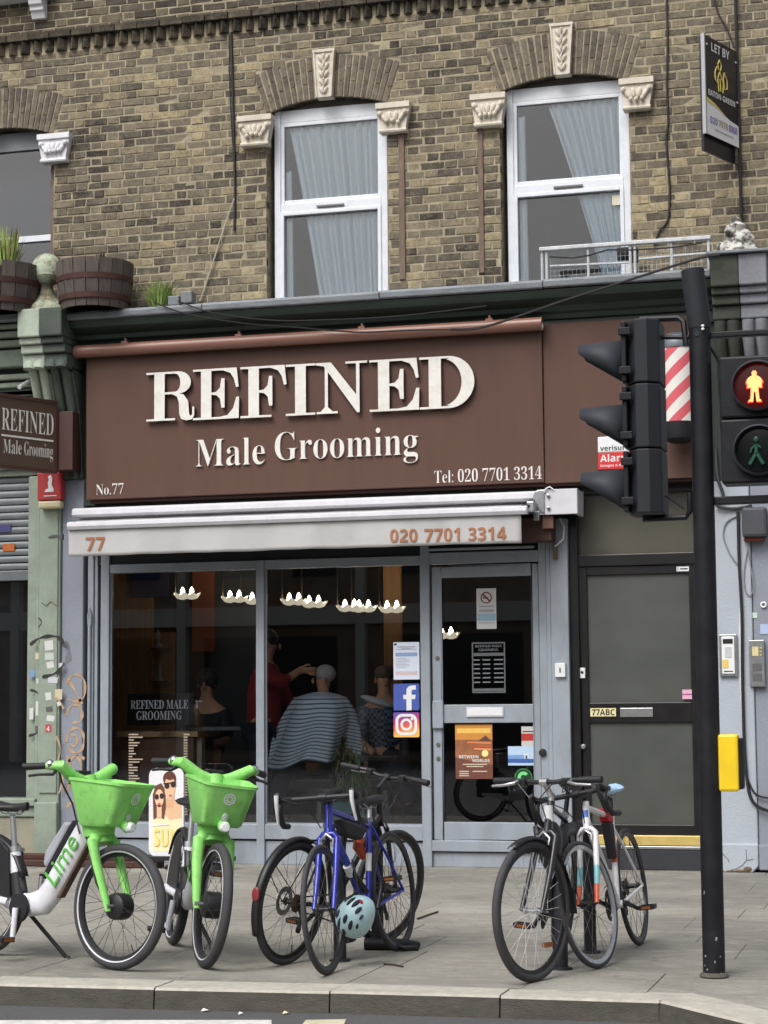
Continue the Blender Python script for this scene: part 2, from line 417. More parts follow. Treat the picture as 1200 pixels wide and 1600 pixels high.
BRICKD = brickmat('arch_brick', [(0.0, C(84, 78, 73)), (0.5, C(106, 98, 90)), (1.0, C(128, 118, 106))], 0.45)
BRICKK = brickmat('sooty_and_shade_brick', [(0.0, C(42, 40, 38)), (0.6, C(66, 61, 55)), (1.0, C(108, 98, 80))], 0.6)
MORTAR = M('mortar', C(166, 156, 132), 0.95, var=0.25, scale=9, bump=0.9, bscale=90, dirt=0.75, dirtcol=C(112, 105, 92), dscale=7, world=True)
STONE = M('white_stone_paint', C(214, 206, 192), 0.75, var=0.08, scale=18, bump=0.35, bscale=60, dirt=0.6, dirtcol=C(140, 124, 104), dscale=9, world=True)
STONEW = M('fresh_white_paint', C(226, 226, 230), 0.65, var=0.05, scale=14, dirt=0.3, dirtcol=C(150, 150, 155), dscale=8, world=True)
UPVC = M('white_window_frame', C(222, 226, 234), 0.35, var=0.03, scale=8, dirt=0.25, dirtcol=C(160, 160, 160), dscale=7, world=True)
OLDWOOD = M('bare_brown_wood', C(120, 102, 91), 0.85, var=0.3, scale=10, stretch=(6, 6, 0.8), bump=0.4, bscale=40, dirt=0.5, dirtcol=C(90, 66, 52), world=True)
GLASSU = glassmat('upper_window_glass', (0.99, 0.995, 1.0, 1), 1.5, 0.0, 1.6)
CURT = M('pale_blue_curtain', C(230, 246, 255), 0.9, var=0.02, scale=3)
BLACKP = M('black_rubber_cable', C(24, 24, 26), 0.6, var=0.1)

bld = thing('brick_terrace', 'yellow stock brick terrace wall with arched windows above the shopfronts', 'building', (0, 0.3, 4.9))
ZB, ZT = 4.78, 8.35
XL, XR = -4.6, 4.2
class Win:
    def __init__(s, xc, hw=0.58, zs=6.82, rise=0.105, hwe=0.705, ze=7.19, zce=7.315):
        s.xc, s.hw, s.zs, s.hwe, s.ze = xc, hw, zs, hwe, ze
        s.ri = (hw*hw+rise*rise)/(2*rise); s.ci = zs+rise-s.ri
        h = zce-ze; s.re = (hwe*hwe+h*h)/(2*h); s.ce = zce-s.re; s.zce = zce; s.zci = zs+rise
    def half(s, z):
        if z < s.zs: return s.hw
        if z < s.ze: return s.hw+(s.hwe-s.hw)*(z-s.zs)/(s.ze-s.zs)
        if z < s.zce: return math.sqrt(max(0, s.re**2-(z-s.ce)**2))
        return 0
WINS = [Win(-3.82, 0.6), Win(-0.515), Win(1.675)]
def free(z0, z1, grow=0.0):
    iv = [(XL, XR)]; zm = (z0+z1)/2
    for w in WINS:
        h = max(w.half(zm), 0)
        if h <= 0: continue
        a, b = w.xc-h-grow, w.xc+h+grow; nv = []
        for (p, q) in iv:
            if b <= p or a >= q: nv.append((p, q)); continue
            if a > p: nv.append((p, a))
            if b < q: nv.append((b, q))
        iv = nv
    return iv
wall = MB(); bricks = []
rb = random.Random(11)
ncourse = int((ZT-ZB)/BCOURSE)
DENT0, DENT1 = 7.615, 7.73
for k in range(ncourse):
    z0 = ZB+k*BCOURSE; z1 = z0+BCOURSE
    for (a, b) in free(z0, z1): wall.box(a, b, -0.001, 0.3, z0, z1)
    zlo, zhi = z0, z1
    if z0 < DENT1+0.08 and z1 > DENT0:
        if z0 < DENT0-0.02: zhi = DENT0-0.002
        elif z1 > DENT1+0.1: zlo = DENT1+0.076
        else: continue
    for (a, b) in free(z0, z1):
        x = XL+(0 if k % 2 else -0.17)+rb.uniform(-0.012, 0.012); st = True
        while x < b:
            w = (0.215 if st else 0.1025)+rb.uniform(-0.006, 0.006)
            p, q = max(x, a+0.003), min(x+w, b-0.003)
            if q-p > 0.035: bricks.append((p, q, zlo+BJ/2+rb.uniform(-0.003, 0.003), zhi-BJ/2+rb.uniform(-0.003, 0.003), st and q-p > 0.205 and zhi-zlo > 0.075))
            x += w+BJ; st = not st
wallo = wall.build('mortar_wall', MORTAR, bld)
def brick_geo(w, h, rr, y0=-0.005, y1=0.02):
    j = lambda s: rr.uniform(-s, s); e = 0.004; f = y0+0.004
    o = [(0+j(.005), f, 0+j(.0035)), (w+j(.005), f, 0+j(.0035)), (w+j(.005), f, h+j(.0035)), (0+j(.005), f, h+j(.0035))]
    back = [(p[0], y1, p[2]) for p in o]
    ins = [(o[0][0]+e, y0+j(.0015), o[0][2]+e), (o[1][0]-e, y0+j(.0015), o[1][2]+e), (o[2][0]-e, y0+j(.0015), o[2][2]-e), (o[3][0]+e, y0+j(.0015), o[3][2]-e)]
    return back+o+ins, [(0, 1, 5, 4), (1, 2, 6, 5), (2, 3, 7, 6), (3, 0, 4, 7), (4, 5, 9, 8), (5, 6, 10, 9), (6, 7, 11, 10), (7, 4, 8, 11), (8, 9, 10, 11)]
# the 300 bricks that show largest (whole stretchers on the near side of the wall) are parts, the others one part
vis = lambda b: -3.9 < b[0] and b[1] < 3.55 and 5.05 < b[2] and b[3] < 7.6
cand = sorted([i for i, b in enumerate(bricks) if b[4] and vis(b)], key=lambda i: -bricks[i][0])[:300]
single = set(cand)
variants = []
for i in range(5):
    mb = MB(); mb.add(*brick_geo(0.2155, 0.066, rb)); variants.append(mb)
first = {}
for n_, i in enumerate(cand):
    b = bricks[i]; vi = n_ % 5
    if vi not in first: o = variants[vi].build('brick', BRICK, wallo); first[vi] = o
    else: o = first[vi].copy(); COL.objects.link(o)
    o.location = (b[0], rb.uniform(-0.003, 0.003), b[2]); o.rotation_euler = (0, rb.uniform(-0.012, 0.012), rb.uniform(-0.01, 0.01))
    o.scale = ((b[1]-b[0])/0.2155, 1, (b[3]-b[2])/0.066)
vs, fs, tint = [], [], []
for i, b in enumerate(bricks):
    if i in single: continue
    g, f = brick_geo(b[1]-b[0], b[3]-b[2], rb, -0.005+rb.uniform(-0.005, 0.003)); base = len(vs); t = rb.random()
    vs += [(p[0]+b[0], p[1], p[2]+b[2]) for p in g]; fs += [[base+q for q in ff] for ff in f]; tint += [t]*len(g)
for w in WINS:                                  # brick ends in the window reveals
    for k in range(int((w.zs-ZB)/BCOURSE)):
        z0 = ZB+k*BCOURSE+BJ/2; z1 = z0+BCOURSE-BJ
        for sg in (-1, 1):
            xe = w.xc+sg*w.hw; base = len(vs); t = rb.random()*0.5; d = rb.uniform(0.002, 0.006); ye = 0.084 if k % 2 else 0.05
            g = [(xe+sg*0.01, y_, z_) for y_, z_ in ((0.002, z0), (ye, z0), (ye, z1), (0.002, z1))]+[(xe-sg*d, y_, z_) for y_, z_ in ((0.004, z0+.003), (ye-.003, z0+.003), (ye-.003, z1-.003), (0.004, z1-.003))]
            vs += g; fs += [[base+q for q in ff] for ff in ((4, 5, 6, 7), (0, 1, 5, 4), (1, 2, 6, 5), (2, 3, 7, 6), (3, 0, 4, 7))]; tint += [t]*8
me = bpy.data.meshes.new('brick_courses'); me.from_pydata(vs, [], fs); me.materials.append(BRICK)
me.attributes.new('tint', 'FLOAT', 'POINT').data.foreach_set('value', tint)
bo = bpy.data.objects.new('brick_courses', me); COL.objects.link(bo); bo.parent = wallo; stuff(bo)

# dog-tooth course with a string course above
sc_ = MB(); x = XL
while x < XR:
    w = 0.225+rb.uniform(-0.01, 0.01); o = MB().box(x, x+w-0.008, -0.075+rb.uniform(-.006, .006), 0.01, DENT1+0.006, DENT1+0.072).build('string_course_brick', BRICKK, bld, bevel=0.004); x += w
x = XL
tooth = None
while x < XR:
    if tooth is None:
        mb = MB(); mb.prism([(0, 0.01), (0.118, 0.01), (0.062, -0.07)], 0, DENT1-DENT0-0.008, 'z'); tooth = mb.build('dog_tooth_brick', BRICKK, bld); o = tooth
    else: o = tooth.copy(); COL.objects.link(o)
    o.location = (x, rb.uniform(-.004, .01), DENT0+0.004); o.rotation_euler = (0, rb.uniform(-.02, .02), rb.uniform(-.09, .09)); x += 0.1265

def arch(w, lo, hi, key=True, name='voussoir'):
    # gauged brick arch: radial courses, each a long and a short brick in turn
    n = 22; ai = math.asin(w.hw/w.ri); ae = math.asin(w.hwe/w.re)
    for i in range(n):
        f0, f1 = -1+2*i/n, -1+2*(i+1)/n
        x_mid = w.xc+w.hw*(f0+f1)/2
        if x_mid < lo or x_mid > hi: continue
        if key and abs((f0+f1)/2) < 0.09: continue
        def pt(f, t):
            a = Vector((w.xc+w.ri*math.sin(ai*f), w.ci+w.ri*math.cos(ai*f))); b = Vector((w.xc+w.re*math.sin(ae*f), w.ce+w.re*math.cos(ae*f))); return a+(b-a)*t
        cut = 0.36 if i % 2 else 0.66
        for (t0, t1) in ((0.0, cut-0.012), (cut+0.012, 0.985)):
            e = 0.15/n*2
            q = [pt(f0+e, t0), pt(f1-e, t0), pt(f1-e, t1), pt(f0+e, t1)]
            MB().prism([(p.x, p.y) for p in q], -0.006+rb.uniform(-.003, .003), 0.02).build(name, BRICKD, wallo)
    back = MB()
    a, b = [], []
    for i in range(17):
        f = -1+i/8; a.append((w.xc+w.ri*math.sin(ai*f), w.ci+w.ri*math.cos(ai*f))); b.append((w.xc+w.re*math.sin(ae*f), w.ce+w.re*math.cos(ae*f)))
    b = [(x+(x-w.xc)*0.06, z+0.06) for x, z in b]
    back.prism(a+b[::-1], 0.003, 0.03); back.build('arch_mortar', MORTAR, bld)
    MB().prism([(x, z+0.002) for x, z in a]+b[::-1], 0.031, 0.3).build('arch_soffit', BRICKK, bld)  # shadow line under the arch painted in by darker brick

def leafy(mb, x0, x1, z0, z1, y, rr, kind):
    w, h = x1-x0, z1-z0
    for i in range(kind):
        fx = (i+0.5)/kind; a = (fx-0.5)*1.6
        c = (x0+w*(0.12+0.76*fx), y-0.012, z0+h*(0.45+0.12*math.cos(a*2)))
        mb.ell(c, (w*0.075, 0.022, h*0.27), 8, 6, Matrix.Rotation(a, 3, 'Y'))
    for i in range(kind-1):
        fx = (i+1)/kind; mb.ell((x0+w*(0.12+0.76*fx), y-0.026, z0+h*rr.uniform(0.22, 0.34)), (w*0.07, 0.024, h*0.12), 8, 6)
    for s in (-1, 1): mb.ell((x0+w*(0.5+0.42*s), y-0.01, z0+h*0.72), (w*0.09, 0.035, h*0.16), 8, 6)
def capital(x0, x1, z0, z1, mat=STONE, seed=0):
    rr = random.Random(seed); mb = MB(); w = x1-x0; y = -0.075
    mb.box(x0-0.004, x1+0.004, y-0.02, 0.02, z1-0.05, z1)
    mb.prism([(x0, z1-0.05), (x1, z1-0.05), (x1-w*0.12, z0+0.035), (x0+w*0.12, z0+0.035)], y, 0.02)
    mb.tube([(x0+w*0.09, y+0.005, z0+0.018), (x1-w*0.09, y+0.005, z0+0.018)], 0.02, 8)
    mb.box(x0+w*0.1, x1-w*0.1, y+0.01, 0.02, z0, z0+0.04)
    leafy(mb, x0+0.015, x1-0.015, z0+0.04, z1-0.05, y, rr, 4+seed % 2)
    return mb.build('capital', mat, bld, smooth=35)
def keystone(xc, z0, z1, w0, w1, mat=STONE, xr=None):
    mb = MB(); y = -0.055
    mb.prism([(xc-w0/2, z0), (xc+w0/2, z0), (xc+w1/2, z1), (xc-w1/2, z1)], y, 0.05)
    for s in (-1, 1): mb.prism([(xc+s*(w0/2-0.012), z0), (xc+s*w0/2, z0), (xc+s*w1/2, z1), (xc+s*(w1/2-0.014), z1)], y-0.012, y+0.01)
    mb.box(xc-w1/2-0.004, xc+w1/2+0.004, y-0.014, 0.02, z1-0.022, z1+0.004)
    h = z1-z0
    for i in range(5):
        z = z0+h*(0.14+0.17*i); s = 0.5+0.11*i
        for sg in (-1, 1): mb.ell((xc+sg*w0*0.2*s*1.2, y-0.006, z), (w0*0.11, 0.02, h*0.085), 8, 6, Matrix.Rotation(sg*0.55, 3, 'Y'))
        mb.ell((xc, y-0.008, z+h*0.05), (w0*0.07, 0.018, h*0.06), 8, 6)
    return mb.build('keystone', mat, bld, smooth=35)
for w, lo, hi in ((WINS[0], -4.0, -3.1), (WINS[1], -2, 1), (WINS[2], 0, 3)): arch(w, lo, hi)
keystone(-0.52, 6.908, 7.35, 0.148, 0.205); keystone(1.675, 6.908, 7.368, 0.14, 0.205); keystone(-3.9, 6.92, 7.31, 0.16, 0.22, STONEW)
capital(-1.345, -1.02, 6.505, 6.79, seed=1); capital(-0.02, 0.288, 6.515, 6.79, seed=2)
capital(0.852, 1.165, 6.495, 6.79, seed=3); capital(2.184, 2.478, 6.525, 6.805, seed=4)
capital(-3.352, -3.03, 6.522, 6.795, STONEW, seed=5)
for (x0, x1, z0, z1) in ((0.168, 0.222, 5.18, 6.52), (0.9, 0.945, 5.19, 6.5)): bx('wooden_batten', OLDWOOD, bld, x0, x1, -0.022, 0.0, z0, z1, 0.003)
# second-floor sill and its bracket, top left of the wall
sm = MB(); sm.box(-4.4, -3.22, -0.17, 0.02, 8.13, 8.25); sm.build('upper_sill', STONEW, bld, bevel=0.008)
bk = MB(); bk.prism([(0.0, 7.94), (-0.05, 7.94), (-0.075, 8.0), (-0.1, 8.01), (-0.1, 8.05), (-0.13, 8.06), (-0.15, 8.128), (0.0, 8.128)], -3.44, -3.3, 'x'); bk.build('sill_bracket', STONEW, bld, bevel=0.006)

# ------------------------------------------------------------------ upper windows and what hangs in them
ROOMW = M('upstairs_room_wall', C(196, 198, 202), 0.9, var=0.05, scale=2)
def sash(w, zbot, blind=False):
    y0, y1 = 0.085, 0.155; a, b = w.xc-w.hw+0.045, w.xc+w.hw-0.02
    if not blind:
        a, b = (-1.045, 0.035) if w.xc < 0 else (1.14, 2.24)
    zt, mid = 6.80, 5.935
    fr = MB()
    fr.box(a, a+0.06, y0, y1, zbot, zt+0.06); fr.box(b-0.06, b, y0, y1, zbot, zt+0.06)
    fr.box(a+0.06, b-0.06, y0, y1, zbot, zbot+0.06); fr.box(a+0.06, b-0.06, y0, y1, mid-0.035, mid+0.045)
    fr.box(a+0.06, b-0.06, y0+0.01, y1, zt-0.06, zt+0.06)
    wo = fr.build('window', UPVC, bld, bevel=0.006)
    for (p, q) in ((zbot+0.06, mid-0.035), (mid+0.045, zt-0.06)):
        s2 = MB(); t = 0.034; p0, p1 = a+0.06, b-0.06; ys = y0-0.012 if p < mid-0.1 else y0+0.012
        s2.box(p0, p0+t, ys, y1-0.02, p, q); s2.box(p1-t, p1, ys, y1-0.02, p, q); s2.box(p0+t, p1-t, ys, y1-0.02, p, p+t); s2.box(p0+t, p1-t, ys, y1-0.02, q-t, q)
        s2.build('sash_frame', UPVC, wo, bevel=0.005)
        MB().box(p0+t, p1-t, 0.118, 0.124, p+t, q-t).build('pane', GLASSU, wo)
    xm = (a+b)/2; bx('trickle_vent', M('vent_grey', C(120, 118, 116), 0.6), wo, xm-0.13, xm+0.13, y0-0.02, y0-0.002, mid-0.012, mid+0.006, 0.002)
    # head board and reveal behind the arch
    hb = MB(); hb.box(w.xc-w.hw-0.02, w.xc+w.hw+0.02, 0.13, 0.16, zt+0.02, w.zci+0.05); hb.build('head_board', M('grey_head_board', C(120, 116, 112), 0.8, var=0.15), wo)
    rm = MB(); x0, x1 = w.xc-w.hw-0.5, w.xc+w.hw+0.5
    rm.add([(x0, 0.32, 4.9), (x1, 0.32, 4.9), (x1, 2.6, 4.9), (x0, 2.6, 4.9), (x0, 0.32, 7.3), (x1, 0.32, 7.3), (x1, 2.6, 7.3), (x0, 2.6, 7.3)],
           [(0, 1, 2, 3), (7, 6, 5, 4), (1, 2, 6, 5), (2, 3, 7, 6), (3, 0, 4, 7)])
    rm.build('room_wall', ROOMW, bld)
    return wo
sash(WINS[1], 4.98); sash(WINS[2], 4.98)
bx('window_sticker', flat('sticker_cream', C(205, 200, 180)), bld, 2.07, 2.145, 0.112, 0.115, 5.74, 5.83, 0)
def curtain(name, label, xa, xb, za, zb, tie, seed, folds=11):
    # top edge xa..xb, bottom edge swept to tie = (left, right)
    rr = random.Random(seed); nx, nz = folds*8, 14; vs, fs = [], []
    ph = [rr.uniform(-0.5, 0.5) for _ in range(folds+2)]
    for j in range(nz+1):
        t = j/nz; e = t**0.9
        l_, r_ = xa+(tie[0]-xa)*e, xb+(tie[1]-xb)*e
        for i in range(nx+1):
            f = i/nx; k = f*folds
            vs.append((l_+(r_-l_)*(f+0.006*math.sin(k*2.1+seed)), 0.158+0.016*math.sin(2*PI*k+ph[int(k)]*1.2)+0.007*math.sin(k*3.3+t*3), za+(zb-za)*t))
    for j in range(nz):
        for i in range(nx): q = j*(nx+1)+i; fs.append((q, q+1, q+nx+2, q+nx+1))
    mb = MB(); mb.add(vs, fs); o = mb.build(name, CURT, smooth=60)
    sl = o.modifiers.new('thick', 'SOLIDIFY'); sl.thickness = 0.003
    return tag(o, label, 'curtain', 'pale blue curtains upstairs')
curtain('curtain', 'pale blue curtain swept aside in the upstairs window beside the hanging cables', -0.94, -0.02, 6.78, 5.0, (-0.62, -0.02), 1, 12)
curtain('curtain', 'narrow pale curtain edge down the left of the window above the big sign', -1.0, -0.9, 6.3, 5.0, (-1.0, -0.88), 4, 2)
curtain('curtain', 'pale blue curtain swept aside in the upstairs window above the railing', 1.47, 2.17, 6.78, 5.0, (2.0, 2.2), 2, 10)
curtain('curtain', 'thin pale curtain edge at the left of the window above the railing', 1.19, 1.3, 6.62, 5.0, (1.19, 1.31), 3, 2)
# old sash window at the left edge
w0 = WINS[0]
fr = MB(); fr.box(-4.35, -3.28, 0.12, 0.17, 5.82, 5.88); fr.build('meeting_rail', UPVC, bld, bevel=0.004)
MB().box(-4.35, -3.27, 0.15, 0.156, 5.0, 6.76).build('dark_pane', GLASSU, bld)
bx('blind_box', M('blind_grey', C(120, 124, 130), 0.6), bld, -4.35, -3.27, 0.12, 0.17, 6.72, 6.9, 0.004)
bx('timber_reveal', OLDWOOD, bld, -3.275, -3.225, 0.05, 0.2, 4.95, 6.83, 0.004)
MB().box(-4.5, -3.2, 0.5, 0.52, 4.9, 7.1).build('roller_blind', M('dark_blind', C(74, 80, 88), 0.8), bld)
# ================================================================== SHOP LEVEL: pilasters, cornice, shopfront, doors
GREY = M('grey_shopfront_paint', C(150, 158, 168), 0.45, var=0.07, scale=4, bump=0.08, bscale=60, dirt=0.45, dirtcol=C(112, 116, 120), dscale=3.5, world=True, stretch=(1, 1, 0.5))
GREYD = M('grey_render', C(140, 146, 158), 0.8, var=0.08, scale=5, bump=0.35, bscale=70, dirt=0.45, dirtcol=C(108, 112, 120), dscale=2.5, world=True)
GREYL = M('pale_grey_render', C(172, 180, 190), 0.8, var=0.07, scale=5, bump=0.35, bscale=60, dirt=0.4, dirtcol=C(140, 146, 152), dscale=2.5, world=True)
GREENP = M('sage_green_paint', C(142, 154, 140), 0.7, var=0.12, scale=5, bump=0.25, bscale=50, dirt=0.55, dirtcol=C(104, 114, 102), dscale=3, world=True)
GREENL = M('pale_green_paint', C(170, 182, 166), 0.7, var=0.12, scale=6, bump=0.25, bscale=50, dirt=0.5, dirtcol=C(120, 128, 112), dscale=5, world=True)
GREENB = M('bottle_green_paint', C(44, 58, 52), 0.45, var=0.2, scale=6, dirt=0.4, dirtcol=C(30, 34, 34), dscale=3, world=True)
MOSSY = M('sooty_peeling_stone', C(108, 106, 98), 0.9, var=0.35, scale=16, bump=0.7, bscale=50, dirt=0.7, dirtcol=C(58, 58, 54), dscale=7, world=True)
LEAD = M('lead_flashing', C(126, 132, 138), 0.6, var=0.2, scale=9, bump=0.4, bscale=40, dirt=0.55, dirtcol=C(84, 88, 92), dscale=5, world=True, stretch=(0.7, 1, 3))
BROWN = M('brown_sign_panel', C(92, 67, 58), 0.55, spec=0.3, var=0.08, scale=2, dirt=0.4, dirtcol=C(78, 58, 51), dscale=2.2, stretch=(2.5, 1, 0.35), world=True)
BROWNT = M('brown_lamp_tube', C(132, 94, 82), 0.35, var=0.06, scale=3, world=True)
LETTER = M('off_white_letter', C(226, 224, 218), 0.4, var=0.04, scale=20, dirt=0.35, dirtcol=C(170, 165, 152), dscale=12, world=True)
LSIDE = M('letter_side', C(60, 48, 42), 0.6)
ALU = M('awning_aluminium', C(206, 206, 212), 0.4, var=0.05, scale=8, dirt=0.3, dirtcol=C(150, 150, 156), dscale=6, world=True)
FABRIC = M('awning_fabric', C(186, 186, 187), 0.9, var=0.05, scale=4, bump=0.15, bscale=300, dirt=0.5, dirtcol=C(160, 156, 150), dscale=4, world=True, stretch=(1, 1, 1.4))
FABTXT = M('brown_print', C(164, 108, 74), 0.85, var=0.05)
BLACKF = M('black_door_paint', C(24, 23, 24), 0.35, var=0.15, scale=5, world=True)
GLASS = glassmat('shop_glass', (0.9, 0.92, 0.94, 1), 1.5, 0.0, 1.7)
FROST = M('obscured_glass', C(76, 79, 75), 0.35, var=0.12, scale=2.5, bump=0.12, bscale=400, dirt=0.3, dirtcol=C(78, 78, 70), dscale=1.2, world=True, spec=0.6)
FROST2 = M('obscured_fanlight', C(80, 77, 67), 0.4, var=0.12, scale=2, bump=0.1, bscale=300, world=True)
WHITEP = flat('white_plastic', C(226, 228, 230), 0.4)
CHROME = M('chrome', C(200, 200, 204), 0.18, 1.0, var=0.05)
STEEL = M('brushed_steel', C(176, 178, 180), 0.35, 0.9, var=0.08, scale=20)

shop = thing('shopfront', 'grey painted barber shopfront with glazed windows under the brown sign', 'shopfront', (0, 0, 0))
# structural wall around the openings
sw = MB()
sw.box(-3.079, -2.863, -0.06, 0.25, 0.0, 3.5)             # left grey pier
sw.build('grey_pier', GREYD, shop, bevel=0.01)
bk = MB(); bk.box(-2.86, 1.655, 0.02, 0.3, 2.81, 4.85); bk.box(-2.89, -2.752, -0.05, 0.019, 3.25, 4.85); bk.box(1.655, 2.84, 0.06, 0.3, 3.275, 4.85); bk.box(2.863, 3.0, -0.12, 0.3, 3.252, 4.69); bk.build('lintel_wall', GREENB, shop)
# window frame members: grey boxes, each a mesh of its own
F0, F1 = -0.05, 0.06
for (nm, x0, x1, y0, y1, z0, z1) in (
    ('shutter_channel', -2.832, -2.775, -0.03, 0.06, 0.0, 2.80), ('shutter_channel', -2.772, -2.74, -0.012, 0.06, 0.0, 2.80), ('window_post', -2.695, -2.612, F0, F1, 0.0, 2.80),
    ('window_post', -1.186, -1.112, F0, F1, 0.0, 2.70), ('window_post', 0.338, 0.418, F0, F1, 0.0, 2.80),
    ('window_head', -2.612, -1.186, F0+0.012, F1-0.005, 2.62, 2.70), ('window_head', -1.112, 0.338, F0+0.012, F1-0.005, 2.62, 2.70),
    ('bottom_rail', -2.612, -1.186, F0+0.008, F1, 0.222, 0.352), ('bottom_rail', -1.112, 0.338, F0+0.008, F1, 0.222, 0.352),
    ('stall_riser', -2.612, -1.186, F0+0.032, F1, 0.0, 0.205), ('stall_riser', -1.112, 0.338, F0+0.032, F1, 0.0, 0.205),
    ('door_head', 0.418, 1.392, F0+0.005, F1, 2.62, 2.72), ('door_sill', 0.418, 1.392, F0+0.004, F1, 0.135, 0.228), ('stall_riser', 0.418, 1.392, F0+0.035, F1, 0.0, 0.125),
    ('door_jamb', 1.392, 1.46, F0, F1, 0.0, 2.80), ('door_jamb', 1.462, 1.50, F0-0.02, F1, 0.0, 2.80), ('grey_post', 1.502, 1.655, F0-0.035, 0.1, 0.0, 2.98)):
    bx(nm, GREY, shop, x0, x1, y0, y1, z0, z1, 0.005)
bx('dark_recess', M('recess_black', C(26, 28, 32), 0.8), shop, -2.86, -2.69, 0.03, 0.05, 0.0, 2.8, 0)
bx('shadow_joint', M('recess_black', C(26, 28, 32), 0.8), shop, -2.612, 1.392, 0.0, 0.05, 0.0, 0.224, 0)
for (x0, x1, z0, z1) in ((-2.612, -1.186, 0.352, 2.62), (-1.112, 0.338, 0.352, 2.62)):
    MB().box(x0, x1, 0.0, 0.008, z0, z1).build('window_pane', GLASS, shop)
    bd = MB()
    bd.box(x0, x0+0.014, -0.012, 0.0, z0, z1); bd.box(x1-0.014, x1, -0.012, 0.0, z0, z1); bd.box(x0+0.014, x1-0.014, -0.012, 0.0, z0, z0+0.014); bd.build('glazing_bead', GREY, shop)
bx('shutter_box', M('dark_shutter_box', C(52, 56, 64), 0.6, world=True), shop, -2.74, 1.39, -0.045, 0.02, 2.805, 3.0, 0.004)
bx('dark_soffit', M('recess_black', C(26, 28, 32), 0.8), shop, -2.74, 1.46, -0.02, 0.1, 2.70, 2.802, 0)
bx('head_trim', M('grey_trim_light', C(150, 156, 164), 0.4), shop, 0.42, 1.36, -0.07, -0.045, 2.735, 2.757, 0.004)
# padlock bar on the left channel
lk = MB(); lk.tube([(-2.815, -0.045, 2.15), (-2.815, -0.05, 2.25), (-2.805, -0.05, 2.3), (-2.795, -0.05, 2.25), (-2.795, -0.045, 2.15)], 0.012, 6); lk.tube([(-2.805, -0.045, 2.2), (-2.808, -0.045, 0.1)], 0.016, 8)
lk.build('shutter_bar', GREY, shop, smooth=40)

# glazed shop door
dx0, dx1, dz0, dz1 = 0.432, 1.385, 0.232, 2.60
door = MB()
door.box(dx0, dx0+0.085, -0.02, 0.04, dz0, dz1); door.box(dx1-0.06, dx1, -0.02, 0.04, dz0, dz1)
door.box(dx0+0.085, dx1-0.06, -0.02, 0.04, dz1-0.1, dz1); door.box(dx0+0.085, dx1-0.06, -0.02, 0.04, dz0, 0.385); door.box(dx0+0.085, dx1-0.06, -0.022, 0.04, 1.235, 1.395)
doorp = door.build('door', GREY, shop, bevel=0.006)
MB().box(dx0+0.085, dx1-0.06, 0.005, 0.012, 1.395, dz1-0.1).build('pane', GLASS, doorp); MB().box(dx0+0.085, dx1-0.06, 0.005, 0.012, 0.385, 1.235).build('pane', GLASS, doorp)
bx('letter_plate', ALU, doorp, 0.735, 1.065, -0.034, -0.022, 1.285, 1.372, 0.004); bx('letter_flap', WHITEP, doorp, 0.745, 1.055, -0.038, -0.0345, 1.297, 1.36, 0.003)
bx('lock_plate', GREY, doorp, 0.435, 0.53, -0.05, -0.0205, 1.19, 1.43, 0.006)
for z in (1.8, 0.93, 1.05): MB().lathe([(0, -0.03), (0.018, -0.028), (0.02, -0.02)], 12, (0.478, 0, z), 'y').build('lock_cylinder', M('dull_brass', C(120, 116, 108), 0.4, 0.6), doorp, smooth=40)
MB().lathe([(0, -0.05), (0.03, -0.045), (0.034, -0.02)], 16, (1.405, -0.03, 0.98), 'y').build('door_stop', BLACKP, doorp, smooth=40)
hk = bx('key_switch', WHITEP, shop, 1.535, 1.625, -0.115, -0.086, 1.62, 1.74, 0.006); bx('keyhole', BLACKP, hk, 1.575, 1.585, -0.118, -0.1155, 1.66, 1.7, 0)

# ------------------------------------------------------------------ black flat door 77ABC beside the shop
fd = thing('entrance_door', 'black framed flat entrance door with obscured glass panels marked 77ABC', 'door', (2.2, 0.05, 0))
for (nm, x0, x1, y0, y1, z0, z1) in (('door_frame', 1.658, 1.735, -0.03, 0.1, 0.13, 3.27), ('door_frame', 2.745, 2.83, -0.03, 0.1, 0.13, 3.27), ('transom_bar', 1.735, 2.745, -0.02, 0.1, 2.565, 2.665), ('head_frame', 1.735, 2.745, -0.02, 0.1, 3.19, 3.27)):
    bx(nm, BLACKF, fd, x0, x1, y0, y1, z0, z1, 0.006)
bx('fanlight', FROST2, fd, 1.735, 2.745, 0.04, 0.05, 2.665, 3.19, 0)
dl = MB(); a, b = 1.742, 2.738
dl.box(a, a+0.062, 0.0, 0.06, 0.29, 2.558); dl.box(b-0.062, b, 0.0, 0.06, 0.29, 2.558); dl.box(a+0.062, b-0.062, 0.0, 0.06, 2.49, 2.558); dl.box(a+0.062, b-0.062, 0.0, 0.06, 1.232, 1.4); dl.box(a+0.062, b-0.062, 0.0, 0.06, 0.29, 0.375)
dlo = dl.build('door_leaf', BLACKF, fd, bevel=0.005)
bx('obscured_pane', FROST, dlo, a+0.062, b-0.062, 0.025, 0.035, 1.4, 2.49, 0); bx('obscured_pane', FROST, dlo, a+0.062, b-0.062, 0.025, 0.035, 0.375, 1.232, 0)
bx('letter_plate', STEEL, dlo, 2.07, 2.35, -0.012, -0.0005, 1.277, 1.355, 0.004)
CREAM = flat('cream_label', C(226, 216, 168)); INK = flat('black_ink', C(20, 20, 20), 0.6)
bx('number_label', CREAM, dlo, 1.815, 2.035, -0.006, -0.0005, 1.285, 1.355, 0)
t = MB(); put_text(t, sansb('77ABC'), (1.828, -0.0075, 1.294), (1, 0, 0), (0, 0, 1), 0.195, 0.052); t.build('number_lettering', INK, dlo)
bx('lock_guard', WHITEP, dlo, 1.728, 1.778, -0.016, -0.0005, 1.61, 1.7, 0.004)
